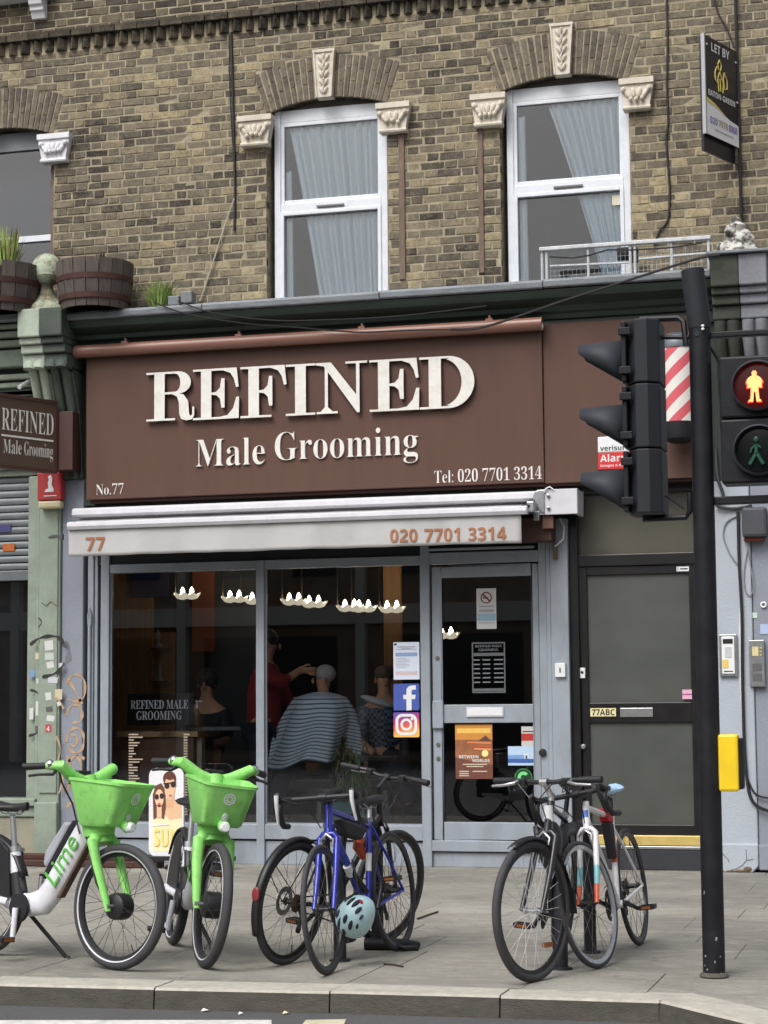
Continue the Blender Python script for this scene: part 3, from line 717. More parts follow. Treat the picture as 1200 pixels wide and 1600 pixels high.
MB().lathe([(0, -0.02), (0.012, -0.019), (0.014, -0.012)], 12, (1.752, 0, 1.66), 'y').build('lock_cylinder', INK, dlo, smooth=40)
MB().lathe([(0, -0.035), (0.02, -0.03), (0.024, 0.0)], 12, (1.752, 0, 1.03), 'y').build('door_knob', STEEL, dlo, smooth=40)
PINK = flat('pink_sticker', C(222, 168, 196))
bx('pink_sticker', PINK, dlo, 2.6, 2.68, -0.004, -0.0005, 1.425, 1.505, 0); bx('sticker_band', flat('magenta', C(150, 60, 110)), dlo, 2.6, 2.68, -0.006, -0.0045, 1.462, 1.469, 0)
bx('white_sticker', WHITEP, dlo, 2.575, 2.68, -0.004, -0.0005, 2.505, 2.545, 0)
t = MB(); put_text(t, sansb('i'), (2.585, -0.0055, 2.512), (1, 0, 0), (0, 0, 1), None, 0.026); t.box(2.605, 2.67, -0.0055, -0.005, 2.52, 2.53); t.build('sticker_print', INK, dlo)
GOLD = M('worn_brass_threshold', C(216, 190, 116), 0.4, 0.3, var=0.12, scale=8, dirt=0.35, dirtcol=C(150, 128, 80), dscale=10, world=True)
bx('threshold', GOLD, fd, 1.66, 2.83, -0.035, 0.06, 0.205, 0.288, 0.006); bx('threshold_nosing', STEEL, fd, 1.66, 2.83, -0.055, 0.06, 0.175, 0.2, 0.004)
bx('door_step', M('dark_step_paint', C(44, 46, 52), 0.7, var=0.2, scale=6, bump=0.3, world=True), fd, 1.66, 2.85, -0.05, 0.1, 0.0, 0.17, 0.008)

# ------------------------------------------------------------------ right-hand pier
pier = thing('rendered_pier', 'pale grey rendered pier with cracked plinth right of the black door', 'pier', (3.1, 0, 0))
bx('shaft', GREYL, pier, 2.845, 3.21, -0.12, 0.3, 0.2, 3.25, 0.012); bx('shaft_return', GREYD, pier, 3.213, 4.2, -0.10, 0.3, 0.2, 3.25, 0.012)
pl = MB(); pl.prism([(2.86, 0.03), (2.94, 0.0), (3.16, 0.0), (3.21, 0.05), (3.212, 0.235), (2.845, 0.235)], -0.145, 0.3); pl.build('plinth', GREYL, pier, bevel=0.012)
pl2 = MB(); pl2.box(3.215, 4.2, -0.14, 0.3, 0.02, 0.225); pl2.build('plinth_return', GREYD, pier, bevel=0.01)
cr = MB()
CRK = M('crack_dark', C(96, 92, 84), 0.95)
for pts in ([(3.17, 0.11), (3.11, 0.1), (3.08, 0.06), (3.03, 0.03), (2.97, 0.015)], [(2.9, 0.17), (2.94, 0.13), (2.965, 0.1), (2.97, 0.08)], [(3.11, 0.19), (3.115, 0.1)]):
    cr.tube([(x, -0.1455, z) for x, z in pts], 0.003, 5)
cr.build('plaster_crack', CRK, pier)
rk = MB(); rk.ell((3.12, -0.142, 0.028), (0.04, 0.012, 0.024), 10, 6); rk.ell((3.06, -0.142, 0.014), (0.05, 0.012, 0.013), 8, 6); rk.ell((2.98, -0.142, 0.01), (0.04, 0.012, 0.01), 8, 6); rk.build('exposed_brick', M('rubble', C(104, 90, 70), 0.95, var=0.3, scale=30, bump=0.6), pier, smooth=30)
# console bracket over the pier with broken finial
cons = thing('console_bracket', 'sooty half painted console bracket above the right pier beside the traffic light', 'bracket', (3.1, -0.3, 3.25))
GREYM = M('grey_console_paint', C(128, 130, 138), 0.8, var=0.15, scale=8, bump=0.35, dirt=0.55, dirtcol=C(84, 84, 90), dscale=6, world=True)
DKGRN = M('mossy_green_console', C(62, 66, 58), 0.85, var=0.3, scale=10, bump=0.5, dirt=0.6, dirtcol=C(44, 46, 44), dscale=6, world=True)
def console(par, xa, xb, mats, flip=False, zt=5.1, zb=3.3, depth=0.5):
    """two scrolled leaves side by side (each half painted its own colour) with a moulded block on top"""
    w = xb-xa
    for i, (u, v) in enumerate(((xa, xa+w/2), (xa+w/2, xb))):
        m = mats[i]
        for (z0, z1, d) in ((zt-0.26, zt, depth+0.06), (zt-0.32, zt-0.262, depth+0.02), (zt-0.40, zt-0.322, depth-0.02), (zt-0.52, zt-0.405, depth-0.06)):
            bx('moulded_block', m, par, u+(0.0 if i == 0 else 0.001), v, -d, 0.05, z0, z1, 0.012)
        prof = [(-0.02, zb), (-depth*0.18, zb), (-depth*0.22, zb+0.25), (-depth*0.34, zb+0.62), (-depth*0.62, zb+0.95), (-depth*0.82, zb+1.1), (-depth*0.84, zt-0.53), (-0.02, zt-0.53)]
        mb = MB(); mb.prism(prof, u+0.004, v-0.004, 'x'); mb.build('scroll_body', m, par, bevel=0.012)
        for j in (0.25, 0.72):
            xx = u+(v-u)*j
            path = [(xx, p[0]-0.012, p[1]) for p in prof[1:-1]]
            MB().tube(path, [0.035, 0.035, 0.04, 0.045, 0.05, 0.05], 8).build('scroll_rib', m, par, smooth=50)
console(cons, 2.98, 3.44, (DKGRN, GREYM), zt=5.08, zb=3.3)
fn = MB(); rr = random.Random(5)
for i in range(26):
    a = rr.uniform(0, 6.28); h = rr.random(); fn.ell((3.17+math.cos(a)*0.17*(1-h)*1.1, -0.28+math.sin(a)*0.12*(1-h), 5.12+h*0.3), (rr.uniform(.03, .07), rr.uniform(.03, .06), rr.uniform(.03, .06)), 7, 5)
fn.lathe([(0.2, 5.08), (0.17, 5.16), (0.07, 5.26), (0.05, 5.33), (0.075, 5.38), (0.0, 5.44)], 10, (3.19, -0.28, 0))
PEEL = M('peeling_white_paint_stone', C(196, 194, 188), 0.9, var=0.1, scale=20, bump=0.8, bscale=40, dirt=0.95, dirtcol=C(64, 62, 58), dscale=11, world=True, thr=(0.46, 0.56))
fn.build('broken_finial', PEEL, cons, smooth=40)
bx('capping', LEAD, cons, 2.95, 3.48, -0.6, 0.0, 5.085, 5.11, 0.006)

# ------------------------------------------------------------------ cornice along the shop
corn = thing('cornice', 'dark green moulded shop cornice with grey lead coping across the facade', 'cornice', (0, -0.2, 4.7))
segs = [(-2.88, -1.55), (-1.545, 0.1), (0.105, 1.55), (1.555, 2.97)]
for i, (u, v) in enumerate(segs):
    t0, t1 = 0.004*i, 0.004*i
    mb = MB(); mb.prism([(0.1, 4.93), (-0.44, 4.915+t0), (-0.462, 4.92+t0), (-0.468, 4.965+t0), (-0.455, 4.988+t0), (0.1, 5.06)], u, v, 'x'); mb.build('coping', LEAD, corn, bevel=0.008)
MB().prism([(0.05, 4.7), (-0.2, 4.7), (-0.22, 4.74), (-0.26, 4.76), (-0.27, 4.80), (-0.33, 4.825), (-0.40, 4.85), (-0.42, 4.88), (-0.43, 4.914), (0.05, 4.914)], -2.9, 2.97, 'x').build('moulding', GREENB, corn, bevel=0.006)
bx('frieze', GREENB, corn, -2.86, 2.97, -0.17, 0.03, 4.6, 4.7, 0.004)

# ------------------------------------------------------------------ main sign
sign = thing('fascia_sign', 'wide brown shop sign with raised cream REFINED Male Grooming lettering', 'sign', (-0.6, -0.2, 3.28))
SX0, SX1, SZ0, SZ1, SY = -2.765, 1.492, 3.285, 4.655, -0.215
panel = MB(); panel.prism([(SY-0.012, SZ0), (SY-0.03, SZ1), (-0.03, SZ1), (-0.03, SZ0)], SX0, SX1, 'x'); panel.build('sign_panel', BROWN, sign, bevel=0.006)
bx('plain_panel', BROWN, sign, SX1+0.004, 2.86, SY, -0.03, 3.275, 4.66, 0.005)
bx('bottom_edge', M('dark_red_edge', C(52, 22, 18), 0.6), sign, SX0+0.02, 2.86, SY+0.03, -0.03, SZ0-0.03, SZ0-0.004, 0)
def sy(z): return SY-0.012-0.018*(z-SZ0)/(SZ1-SZ0)
# Didone capitals drawn stroke by stroke (unit cap height)
def arc(cx, cz, rx, rz, a0, a1, n=10): return [(cx+rx*math.cos(R(a0+(a1-a0)*i/n)), cz+rz*math.sin(R(a0+(a1-a0)*i/n))) for i in range(n+1)]
HL = 0.042
def serifbar(x0, x1, z): return [(x0, z), (x1, z), (x1, z+HL), (x0, z+HL)]
def stem(x, w): return [(x, 0.0), (x+w, 0.0), (x+w, 1.0), (x, 1.0)]
def ring(outer, inner): return outer+inner[::-1]
def g_I(w): return [stem(w*0.315, w*0.37), serifbar(0, w, 0), serifbar(0, w, 1-HL)]
def g_E(w, foot=True):
    L = [stem(0.17, 0.225), serifbar(0, 0.5, 1-HL), serifbar(0, w-0.02 if foot else 0.66, 0)]
    L.append([(0.4, 1-HL)]+[(w-0.06, 1.0-HL), (w-0.06, 1.0), (0.4, 1.0)])
    L.append([(w-0.06, 1.0), (w-0.02, 0.62), (w-0.075, 0.61), (w-0.12, 0.78), (w-0.2, 0.9), (w-0.36, 1-HL)])
    L.append([(0.39, 0.485), (0.39, 0.525), (0.5, 0.54), (0.58, 0.62), (0.61, 0.8), (0.68, 0.8), (0.68, 0.22), (0.61, 0.22), (0.58, 0.4), (0.5, 0.47)])
    if foot: L.append([(w-0.42, HL), (w-0.26, 0.07), (w-0.14, 0.2), (w-0.07, 0.42), (w-0.01, 0.42), (w-0.02, 0.0), (w-0.42, 0.0)])
    return L
def g_F(w): return g_E(w, False)
def g_D(w):
    o = [(0.36, 1.0), (0.55, 1.0)]+arc(w-0.47, 0.5, 0.47, 0.5, 80, -80, 16)+[(0.55, 0.0), (0.36, 0.0)]
    i = [(0.36, 1-HL), (0.55, 1-HL)]+arc(w-0.6, 0.5, 0.37, 0.455, 75, -75, 16)+[(0.55, HL), (0.36, HL)]
    return [stem(0.17, 0.225), serifbar(0, 0.4, 0), serifbar(0, 0.4, 1-HL), ring(o, i)]
def g_N(w): return [[(0.0, 1.0), (0.3, 1.0), (0.79, 0.34), (0.85, 0.2), (0.85, 0.0), (0.80, 0.0), (0.25, 0.80), (0.16, 0.93), (0.0, 1-HL)],
                    [(0.18, 0.0), (0.24, 0.0), (0.24, 0.84), (0.18, 0.9)], serifbar(0.02, 0.43, 0), serifbar(0.58, w, 1-HL), [(0.785, 0.2), (0.85, 0.1), (0.85, 1.0), (0.785, 1.0)],
                    [(0.10, 0.0), (0.33, 0.0), (0.33, HL), (0.24, 0.13), (0.18, 0.13), (0.10, HL)]]
def g_R(w):
    o = [(0.38, 1.0), (0.62, 1.0)]+arc(0.68, 0.77, 0.28, 0.23, 90, -90, 12)+[(0.38, 0.54-0.005)]
    i = [(0.38, 1-HL), (0.6, 1-HL)]+arc(0.62, 0.77, 0.11, 0.185, 85, -85, 10)+[(0.38, 0.54+0.04)]
    leg = [(0.62, 0.56), (0.8, 0.52), (0.9, 0.38), (0.92, 0.12), (0.95, 0.07), (0.985, 0.1), (0.99, 0.26), (1.03, 0.26), (1.03, 0.08), (0.98, 0.0), (0.86, -0.015), (0.75, 0.02), (0.71, 0.12), (0.70, 0.36), (0.66, 0.48), (0.56, 0.535)]
    return [stem(0.17, 0.225), serifbar(0, 0.62, 0), serifbar(0, 0.45, 1-HL), ring(o, i), leg]
def px_letter(glyph, xa, xb, zb, zt, name='letter'):
    ps = glyph(1.0); mx = max(p[0] for q in ps for p in q); sx = (xb-xa)/mx; sz = zt-zb
    mb = MB()
    for k, q in enumerate(ps):
        zz = zb+sz*0.5; d = 0.0004*k
        pts = [(xa+p[0]*sx, zb+p[1]*sz) for p in q]
        y_ = sy(zz)
        # front face and sides
        n = len(pts); f = [(p[0], y_-0.042-d, p[1]) for p in pts]; b2 = [(p[0], y_-0.014, p[1]) for p in pts]
        mb.cur = 0; mb.add(f, [list(range(n))]); mb.cur = 1; mb.add(f+b2, [(i, (i+1) % n, n+(i+1) % n, n+i) for i in range(n)])
    return mb.build(name, [LETTER, LSIDE], sign, weld=False)
# letter corners read off the sign plane
def lz(px, py): return W(px, py, SY-0.06)
for glyph, l, r, b, t in ((g_R, 229, 304, 657, 581), (g_E, 302, 374, 655, 576), (g_F, 376, 448, 652, 572), (g_I, 447, 492.5, 649, 569), (g_N, 493.5, 574, 645.5, 565.5), (g_E, 578, 655, 642, 561), (g_D, 656, 741, 638, 556.5)):
    A, B = lz(l, b), lz(r, t); px_letter(glyph, A.x, B.x, lz((l+r)/2, b).z, lz((l+r)/2, t).z)
def face_text(name, body, l, r, zb, h, mat, depth=0.012, par=sign, y=None, offset=-0.011):
    mb = MB(); yy = (sy(zb) if y is None else y)-0.002
    put_text(mb, body, (l, yy, zb), (1, 0, 0), (0, 0, 1), r-l, h, depth, offset); return mb.build(name, mat, par)
a, b = lz(304, 728), lz(652, 718)
face_text('lettering', serif('Male'), lz(304, 728).x, lz(412, 724).x, lz(358, 727).z, 0.245, LETTER, 0.018)
face_text('lettering', serif('Grooming'), lz(428, 724).x, lz(652, 718).x, lz(540, 727).z, 0.325, LETTER, 0.018)
face_text('lettering', serif('Tel: 020 7701 3314'), lz(677, 755).x, lz(845, 748).x, lz(760, 751).z, 0.115, LETTER, 0.004)
face_text('lettering', serif('No.77'), lz(147, 773).x, lz(190, 771).x, lz(168, 772).z, 0.1, LETTER, 0.004)
# lamp tube over the sign
lamp = thing('sign_lamp', 'long brown tube lamp fixed above the lettering of the brown sign', 'lamp', (-0.66, -0.33, 4.64))
tb = MB(); tb.cyl((-2.845, -0.31, 4.645), (1.5, -0.31, 4.645), 0.058, 16); tb.build('tube', BROWNT, lamp, smooth=50)
cap = MB(); cap.lathe([(0, 0), (0.05, 0), (0.06, 0.004), (0.06, 0.02)], 16, (1.495, -0.31, 4.645), 'x'); cap.build('end_cap', BROWNT, lamp, smooth=40)
bulb = MB(); bulb.ell((1.512, -0.32, 4.62), (0.012, 0.022, 0.034), 10, 8); bulb.build('lamp_end', WHITEP, lamp, smooth=40)
for x in (-2.35, -1.25, -0.1, 1.05):
    mb = MB(); mb.tube([(x, -0.2, 4.67), (x, -0.24, 4.73), (x, -0.31, 4.735), (x, -0.31, 4.70)], 0.012, 6); mb.box(x-0.03, x+0.03, -0.335, -0.285, 4.695, 4.715); mb.build('bracket', BROWNT, lamp, smooth=40)
# ================================================================== AWNING
awn = thing('awning', 'part open cream awning printed 77 and 020 7701 3314 over the shop window', 'awning', (-0.7, -0.3, 2.95))
AX0, AX1 = -2.845, 1.49
MB().prism([(-0.10, 3.09), (-0.10, 3.185), (-0.33, 3.20), (-0.36, 3.185), (-0.365, 3.135), (-0.34, 3.118), (-0.30, 3.115)], AX0, AX1, 'x').build('cassette', ALU, awn, bevel=0.005)
MB().box(AX0+0.03, AX1-0.03, -0.1, -0.02, 2.86, 3.1).build('shadow_box', M('awning_shadow', C(40, 38, 40), 0.8), awn)  # dark box paints in the shade behind the awning fabric
# rolled-out fabric between the cassette and the front bar, slightly sagging
vs, fs = [], []; nx, ns = 60, 8; rr = random.Random(2)
for i in range(nx+1):
    x = -2.80+(1.395+2.80)*i/nx
    for j in range(ns+1):
        t = j/ns; vs.append((x+(0.035*(t-0.3) if i == nx else 0)*0, -0.27-0.37*t, 3.105-0.085*t-0.022*math.sin(PI*t)+0.004*math.sin(i*0.9+j)*math.sin(PI*t)))
for i in range(nx):
    for j in range(ns): q = i*(ns+1)+j; fs.append((q, q+1, q+ns+2, q+ns+1))
o = MB().add(vs, fs).build('canopy_fabric', FABRIC, awn, smooth=60); sm = o.modifiers.new('s', 'SOLIDIFY'); sm.thickness = 0.002
MB().prism([(-0.62, 2.975), (-0.69, 2.97), (-0.70, 2.99), (-0.705, 3.0), (-0.70, 3.035), (-0.66, 3.045), (-0.62, 3.03)], -2.735, 1.43, 'x').build('front_bar', ALU, awn, bevel=0.004)
vs, fs = [], []; nx, nz = 90, 8
vz = lambda i: 0.006*math.sin(i*0.23)+0.004*math.sin(i*0.71)
for i in range(nx+1):
    x = -2.735+(1.375+2.735)*i/nx
    for j in range(nz+1):
        t = j/nz; vs.append((x, -0.665+(0.012*math.sin(i*0.37)+0.006*math.sin(i*1.1+1))*t, 2.98-(0.245+0.35*vz(i))*t))
for i in range(nx):
    for j in range(nz): q = i*(nz+1)+j; fs.append((q, q+1, q+nz+2, q+nz+1))
val = MB().add(vs, fs).build('valance', FABRIC, awn, smooth=60); sm = val.modifiers.new('s', 'SOLIDIFY'); sm.thickness = 0.002
def V(px, py): return W(px, py, -0.69)
def awn_text(body, l, r, zb, h):
    mb = MB(); put_text(mb, body, (l, -0.687, zb), (1, 0, 0), (0, 0, 1), r-l, h)
    for v in mb.v: i_ = (v.x+2.735)/4.11*90; v.y = -0.672+(0.012*math.sin(i_*0.37)+0.006*math.sin(i_*1.1+1))*min(1, max(0, (2.98-v.z)/0.245))
    mb.build('printed_number', FABTXT, val, weld=False)
awn_text(sansb('77'), V(132, 868).x, V(162, 867).x, V(147, 860).z, 0.12)
for _b, _l, _r in (('020', 609, 651), ('7701', 662, 718), ('3314', 731, 790)): awn_text(sansb(_b), V(_l, 855).x, V(_r, 855).x, V((_l+_r)/2, 847-(_l-609)*0.024).z, 0.112)
pl = MB(); pl.box(1.455, 1.80, -0.375, -0.345, 2.99, 3.205); pl.box(1.77, 1.80, -0.345, -0.08, 2.99, 3.205); pl.box(1.47, 1.80, -0.345, -0.08, 3.195, 3.205); pl.build('end_plate', ALU, awn, bevel=0.004)
pe = MB(); pe.prism([(1.42, 3.14), (1.44, 3.19), (1.49, 3.2), (1.52, 3.2), (1.52, 3.0), (1.485, 3.02), (1.45, 3.07)], -0.39, -0.377); pe.build('end_cap', STEEL, awn, bevel=0.003)
for z in (3.15, 3.045): MB().lathe([(0, -0.398), (0.014, -0.394), (0.016, -0.377)], 12, (1.555, 0, z), 'y').build('bolt', CHROME, awn, smooth=40)
hg = MB(); hg.tube([(1.52, -0.385, 3.18), (1.535, -0.39, 3.21), (1.57, -0.39, 3.225), (1.6, -0.385, 3.2)], 0.007, 6); hg.build('wire_loop', WHITEP, awn, smooth=40)
ar = MB(); ar.box(1.40, 1.46, -0.55, -0.3, 3.0, 3.09); ar.box(1.43, 1.48, -0.42, -0.36, 2.94, 3.02); ar.build('folding_arm', STEEL, awn, bevel=0.006)
ar = MB(); ar.tube([(1.38, -0.6, 3.04), (1.44, -0.5, 3.06), (1.43, -0.42, 3.1)], 0.02, 8); ar.build('elbow_joint', M('dark_joint', C(60, 58, 60), 0.5), awn, smooth=40)
bx('timber_block', M('dark_brown_timber', C(66, 42, 34), 0.7, var=0.2, world=True), awn, 1.2, 1.56, -0.3, -0.1, 2.775, 2.975, 0.005)
bx('bracket_block', M('brown_bracket', C(104, 70, 58), 0.6), awn, 1.49, 1.585, -0.34, -0.3, 2.875, 2.985, 0.004)
cb = MB(); cb.tube([(1.6, -0.12, 2.98), (1.64, -0.13, 2.9), (1.63, -0.13, 2.8), (1.57, -0.12, 2.75), (1.54, -0.11, 2.73)], 0.007, 6); cb.build('motor_cable', WHITEP, awn, smooth=40)
bx('hook_plate', M('rusty_hook', C(96, 78, 62), 0.7), awn, 1.535, 1.575, -0.12, -0.095, 2.63, 2.77, 0.004)
gw = MB(); gw.prism([(-3.02, 2.93), (-2.97, 2.95), (-2.87, 2.955), (-2.87, 2.9), (-2.93, 2.925), (-3.0, 2.915)], -0.5, -0.47); gw.build('side_bracket', M('dark_bracket', C(74, 78, 82), 0.6), awn, bevel=0.004)

# ================================================================== GREEN NEIGHBOUR SHOP at the left edge
ns_ = thing('green_shopfront', 'sage green neighbouring shopfront with half lowered roller shutter at the left edge', 'shopfront', (-3.6, 0, 0))
bx('pilaster', GREENP, ns_, -3.297, -3.082, -0.09, 0.25, 0.0, 3.62, 0.012)
bx('pilaster_flute', GREENP, ns_, -3.275, -3.1, -0.104, -0.0905, 0.62, 3.5, 0.006)
bx('pilaster_plinth', GREENP, ns_, -3.31, -3.082, -0.13, -0.0905, 0.0, 0.54, 0.012)
bx('jamb_moulding', GREENP, ns_, -3.44, -3.345, -0.03, 0.2, 0.5, 3.55, 0.012); bx('jamb_moulding', GREENP, ns_, -3.343, -3.30, -0.06, 0.2, 0.5, 3.55, 0.012)
crk = MB(); crk.tube([(-3.26, -0.106, 2.36), (-3.21, -0.106, 2.33), (-3.17, -0.106, 2.37), (-3.11, -0.106, 2.33)], 0.004, 5); crk.build('plaster_crack', CRK, ns_)
SHUT = M('roller_shutter_steel', C(112, 118, 122), 0.45, 0.4, var=0.12, scale=4, dirt=0.5, dirtcol=C(66, 68, 70), dscale=3, world=True)
z = 2.68
while z < 3.56:
    mb = MB(); mb.prism([(0.06, z), (0.03, z+0.006), (0.022, z+0.035), (0.032, z+0.06), (0.06, z+0.066)], -4.8, -3.44, 'x'); mb.build('shutter_slat', SHUT, ns_, smooth=50); z += 0.068
bx('shutter_bottom_bar', SHUT, ns_, -4.8, -3.44, 0.012, 0.07, 2.58, 2.675, 0.006)
for (x0, x1, z0, z1, c) in ((-3.72, -3.6, 2.86, 2.93, C(170, 92, 40)), (-3.78, -3.64, 3.04, 3.11, C(60, 60, 110))): bx('torn_sticker', flat('torn_%d' % (z0*100), c), ns_, x0, x1, 0.015, 0.019, z0, z1, 0)
MB().box(-4.8, -3.44, 0.1, 0.108, 0.56, 2.57).build('dark_window', GLASS, ns_)
bx('interior_dark', M('neighbour_dark', C(22, 24, 28), 0.9), ns_, -4.8, -3.3, 0.9, 0.92, 0.3, 2.7, 0)
bx('window_sill', GREENP, ns_, -4.8, -3.315, -0.1, 0.15, 0.5, 0.57, 0.01); bx('sill_moulding', GREENP, ns_, -4.8, -3.315, -0.06, 0.15, 0.4, 0.495, 0.014)
bx('stall_riser', M('beige_render', C(150, 146, 130), 0.9, var=0.12, scale=3, bump=0.4, dirt=0.6, dirtcol=C(110, 106, 94), dscale=2, world=True), ns_, -4.8, -3.315, -0.04, 0.15, 0.0, 0.395, 0.006)
for (z0, z1, d) in ((3.56, 3.62, 0.02), (4.3, 4.36, 0.1), (4.38, 4.43, 0.14), (4.45, 4.50, 0.18), (4.56, 4.72, 0.24), (4.74, 4.8, 0.3), (4.82, 4.87, 0.36), (4.89, 4.93, 0.4)):
    bx('cornice_moulding', GREENP, ns_, -4.8, -3.3, -d, 0.1, z0, z1, 0.012)
bx('fascia', GREENL, ns_, -4.8, -3.05, -0.07, 0.1, 3.62, 4.3, 0.006); bx('cornice_core', M('dark_green_core', C(70, 84, 74), 0.8), ns_, -4.8, -3.05, -0.1, 0.1, 4.3, 4.93, 0)
bx('lead_top', LEAD, ns_, -4.8, -3.3, -0.5, 0.1, 4.945, 5.0, 0.008)
c2 = thing('console_bracket', 'scrolled console bracket half pale green half sooty between the two shopfronts', 'bracket', (-3.1, -0.3, 3.5))
SOOTG = M('sooty_green_paint', C(78, 88, 80), 0.8, var=0.35, scale=12, bump=0.45, dirt=0.65, dirtcol=C(34, 38, 36), dscale=6, world=True)
console(c2, -3.30, -2.86, (GREENL, SOOTG), zt=5.02, zb=3.5, depth=0.52)
# finial urn on the console
ur = MB(); ur.lathe([(0.21, 5.03), (0.2, 5.07), (0.13, 5.13), (0.07, 5.2), (0.055, 5.27), (0.06, 5.29), (0.13, 5.33), (0.15, 5.37), (0.14, 5.375), (0.15, 5.42), (0.135, 5.5), (0.08, 5.565), (0.03, 5.585), (0, 5.59)], 18, (-3.14, -0.3, 0))
URN = M('lichen_peeling_finial', C(172, 182, 160), 0.9, var=0.15, scale=9, bump=0.8, bscale=40, dirt=0.9, dirtcol=C(112, 98, 76), dscale=6, world=True, thr=(0.44, 0.58))
ub = ur.build('stone_finial', URN, smooth=40); tag(ub, 'lichen stained stone finial with peeling green paint between the barrel planters', 'finial')

# graffiti and stickers on the pilasters
GRAF = M('orange_spray_paint', C(178, 150, 122), 0.8, var=0.2, scale=20, world=True); GRAFB = M('black_spray_paint', C(44, 48, 46), 0.8, var=0.2, scale=20, world=True)
def spray(pts, r, mat, y, parent):
    P = [W(px, py, y) for px, py in pts]
    # smooth the stroke
    Q = []
    for i in range(len(P)-1):
        p0 = P[max(i-1, 0)]; p1 = P[i]; p2 = P[i+1]; p3 = P[min(i+2, len(P)-1)]
        for k in range(6):
            t = k/6; Q.append(0.5*((2*p1)+(p2-p0)*t+(2*p0-5*p1+4*p2-p3)*t*t+(3*p1-p0-3*p2+p3)*t**3))
    Q.append(P[-1]); rr2 = [r*(0.75+0.35*math.sin(i*0.7)) for i in range(len(Q))]
    vs, fs = [], []
    for i, q in enumerate(Q):
        t = (Q[min(i+1, len(Q)-1)]-Q[max(i-1, 0)]).normalized(); n_ = Vector((-t.z, 0, t.x))
        vs += [tuple(q+n_*rr2[i]), tuple(q-n_*rr2[i])]
    for i in range(len(Q)-1): fs.append((2*i, 2*i+1, 2*i+3, 2*i+2))
    MB().add(vs, fs).build('graffiti_stroke', mat, parent)
for pts in ([(104, 1068), (112, 1056), (124, 1055), (132, 1066), (131, 1088), (120, 1096), (106, 1092)], [(108, 1064), (118, 1080), (128, 1100)], [(103, 1118), (110, 1104), (122, 1102), (128, 1112), (126, 1126), (114, 1130)], [(104, 1160), (106, 1146), (116, 1138), (127, 1142), (131, 1156), (127, 1172), (115, 1176), (106, 1168)], [(112, 1150), (118, 1148), (121, 1158), (116, 1166), (110, 1162)], [(106, 1180), (110, 1200), (108, 1225)], [(120, 1180), (127, 1196), (122, 1214), (110, 1222), (104, 1240)], [(104, 1262), (114, 1252), (128, 1256)], [(107, 1190), (120, 1180), (132, 1186)]):
    spray(pts, 0.014, GRAF, -0.0625, shop)
for pts in ([(88, 1150), (94, 1170), (90, 1196), (98, 1216), (92, 1240)], [(86, 1090), (94, 1096), (99, 1108)]): spray(pts, 0.011, GRAF, -0.1065, ns_)
for pts in ([(47, 1008), (60, 998), (76, 994), (92, 996), (100, 1006)], [(66, 1058), (82, 1054), (94, 1046), (100, 1036)]): spray(pts, 0.017, GRAFB, -0.1065, ns_)
for pts in ([(100, 1004), (107, 1014), (106, 1030), (99, 1040)],): spray(pts, 0.03, M('grey_spray', C(112, 116, 124), 0.8, world=True), -0.0625, shop)
for pts in ([(60, 965), (65, 972), (60, 980)],): spray(pts, 0.006, GRAFB, -0.1065, ns_)
for pts in ([(47, 1078), (58, 1082), (65, 1094), (66, 1112), (64, 1130)], [(45, 1150), (56, 1146), (63, 1138)]): spray(pts, 0.012, GRAFB, -0.063, ns_)
rs2 = random.Random(9)
STK = [flat('sticker_%d' % i, c) for i, c in enumerate((C(205, 206, 204), C(196, 198, 206), C(188, 196, 188), C(120, 150, 190), C(200, 190, 160), C(190, 60, 72), C(90, 90, 92)))]
def sticker(px0, py0, px1, py1, ci, y=-0.1062, parent=ns_, rot=0):
    a = W(px0, py0, y); b = W(px1, py1, y); c = (a+b)/2; w, h = abs(b.x-a.x)/2, abs(b.z-a.z)/2
    mb = MB(); ca, sa = math.cos(rot), math.sin(rot)
    mb.add([(c.x+ca*u*w-sa*v*h, y, c.z+sa*u*w+ca*v*h) for u, v in ((-1, -1), (1, -1), (1, 1), (-1, 1))], [(0, 1, 2, 3)])
    return mb.build('sticker', STK[ci], parent)
for s in ((70, 1001, 83, 1016, 0, .1), (70, 1020, 84, 1031, 2, 0), (73, 1034, 84, 1044, 0, .2), (92, 1036, 99, 1043, 1, 0), (75, 1058, 90, 1067, 1, -.1), (71, 1082, 80, 1094, 0, .1), (86, 1077, 97, 1093, 4, 0), (89, 1096, 95, 1103, 0, .3), (73, 1118, 85, 1127, 0, -.15), (71, 1132, 80, 1144, 5, 0), (72, 1104, 82, 1112, 6, .1)): sticker(*s[:5], rot=s[5])
for s in ((46, 1046, 54, 1058, 3, 0), (46, 1106, 52, 1124, 0, 0), (56, 1096, 62, 1118, 0, 0), (57, 1060, 63, 1068, 1, 0), (55, 1134, 62, 1146, 6, .1), (55, 1020, 62, 1030, 4, 0)): sticker(*s[:5], y=-0.0625, rot=s[5])
t = MB(); a_ = W(73, 1142.5, -0.1075); put_text(t, sansb('4'), a_, (1, 0, 0), (0, 0, 1), 0.028, 0.045); t.build('sticker_print', WHITEP, ns_)

# plank lying along the foot of the wall
pk = MB(); pk.box(-3.9, -1.9, -0.62, -0.44, 0.004, 0.055); pk.box(-3.8, -2.0, -0.50, -0.36, 0.056, 0.1)
PLANK = M('dark_red_brown_timber', C(70, 40, 34), 0.6, var=0.3, scale=6, stretch=(0.5, 6, 6), world=True)
tag(pk.build('timber_plank', PLANK, bevel=0.006), 'dark red brown timber lying on the pavement along the green shopfront', 'plank')

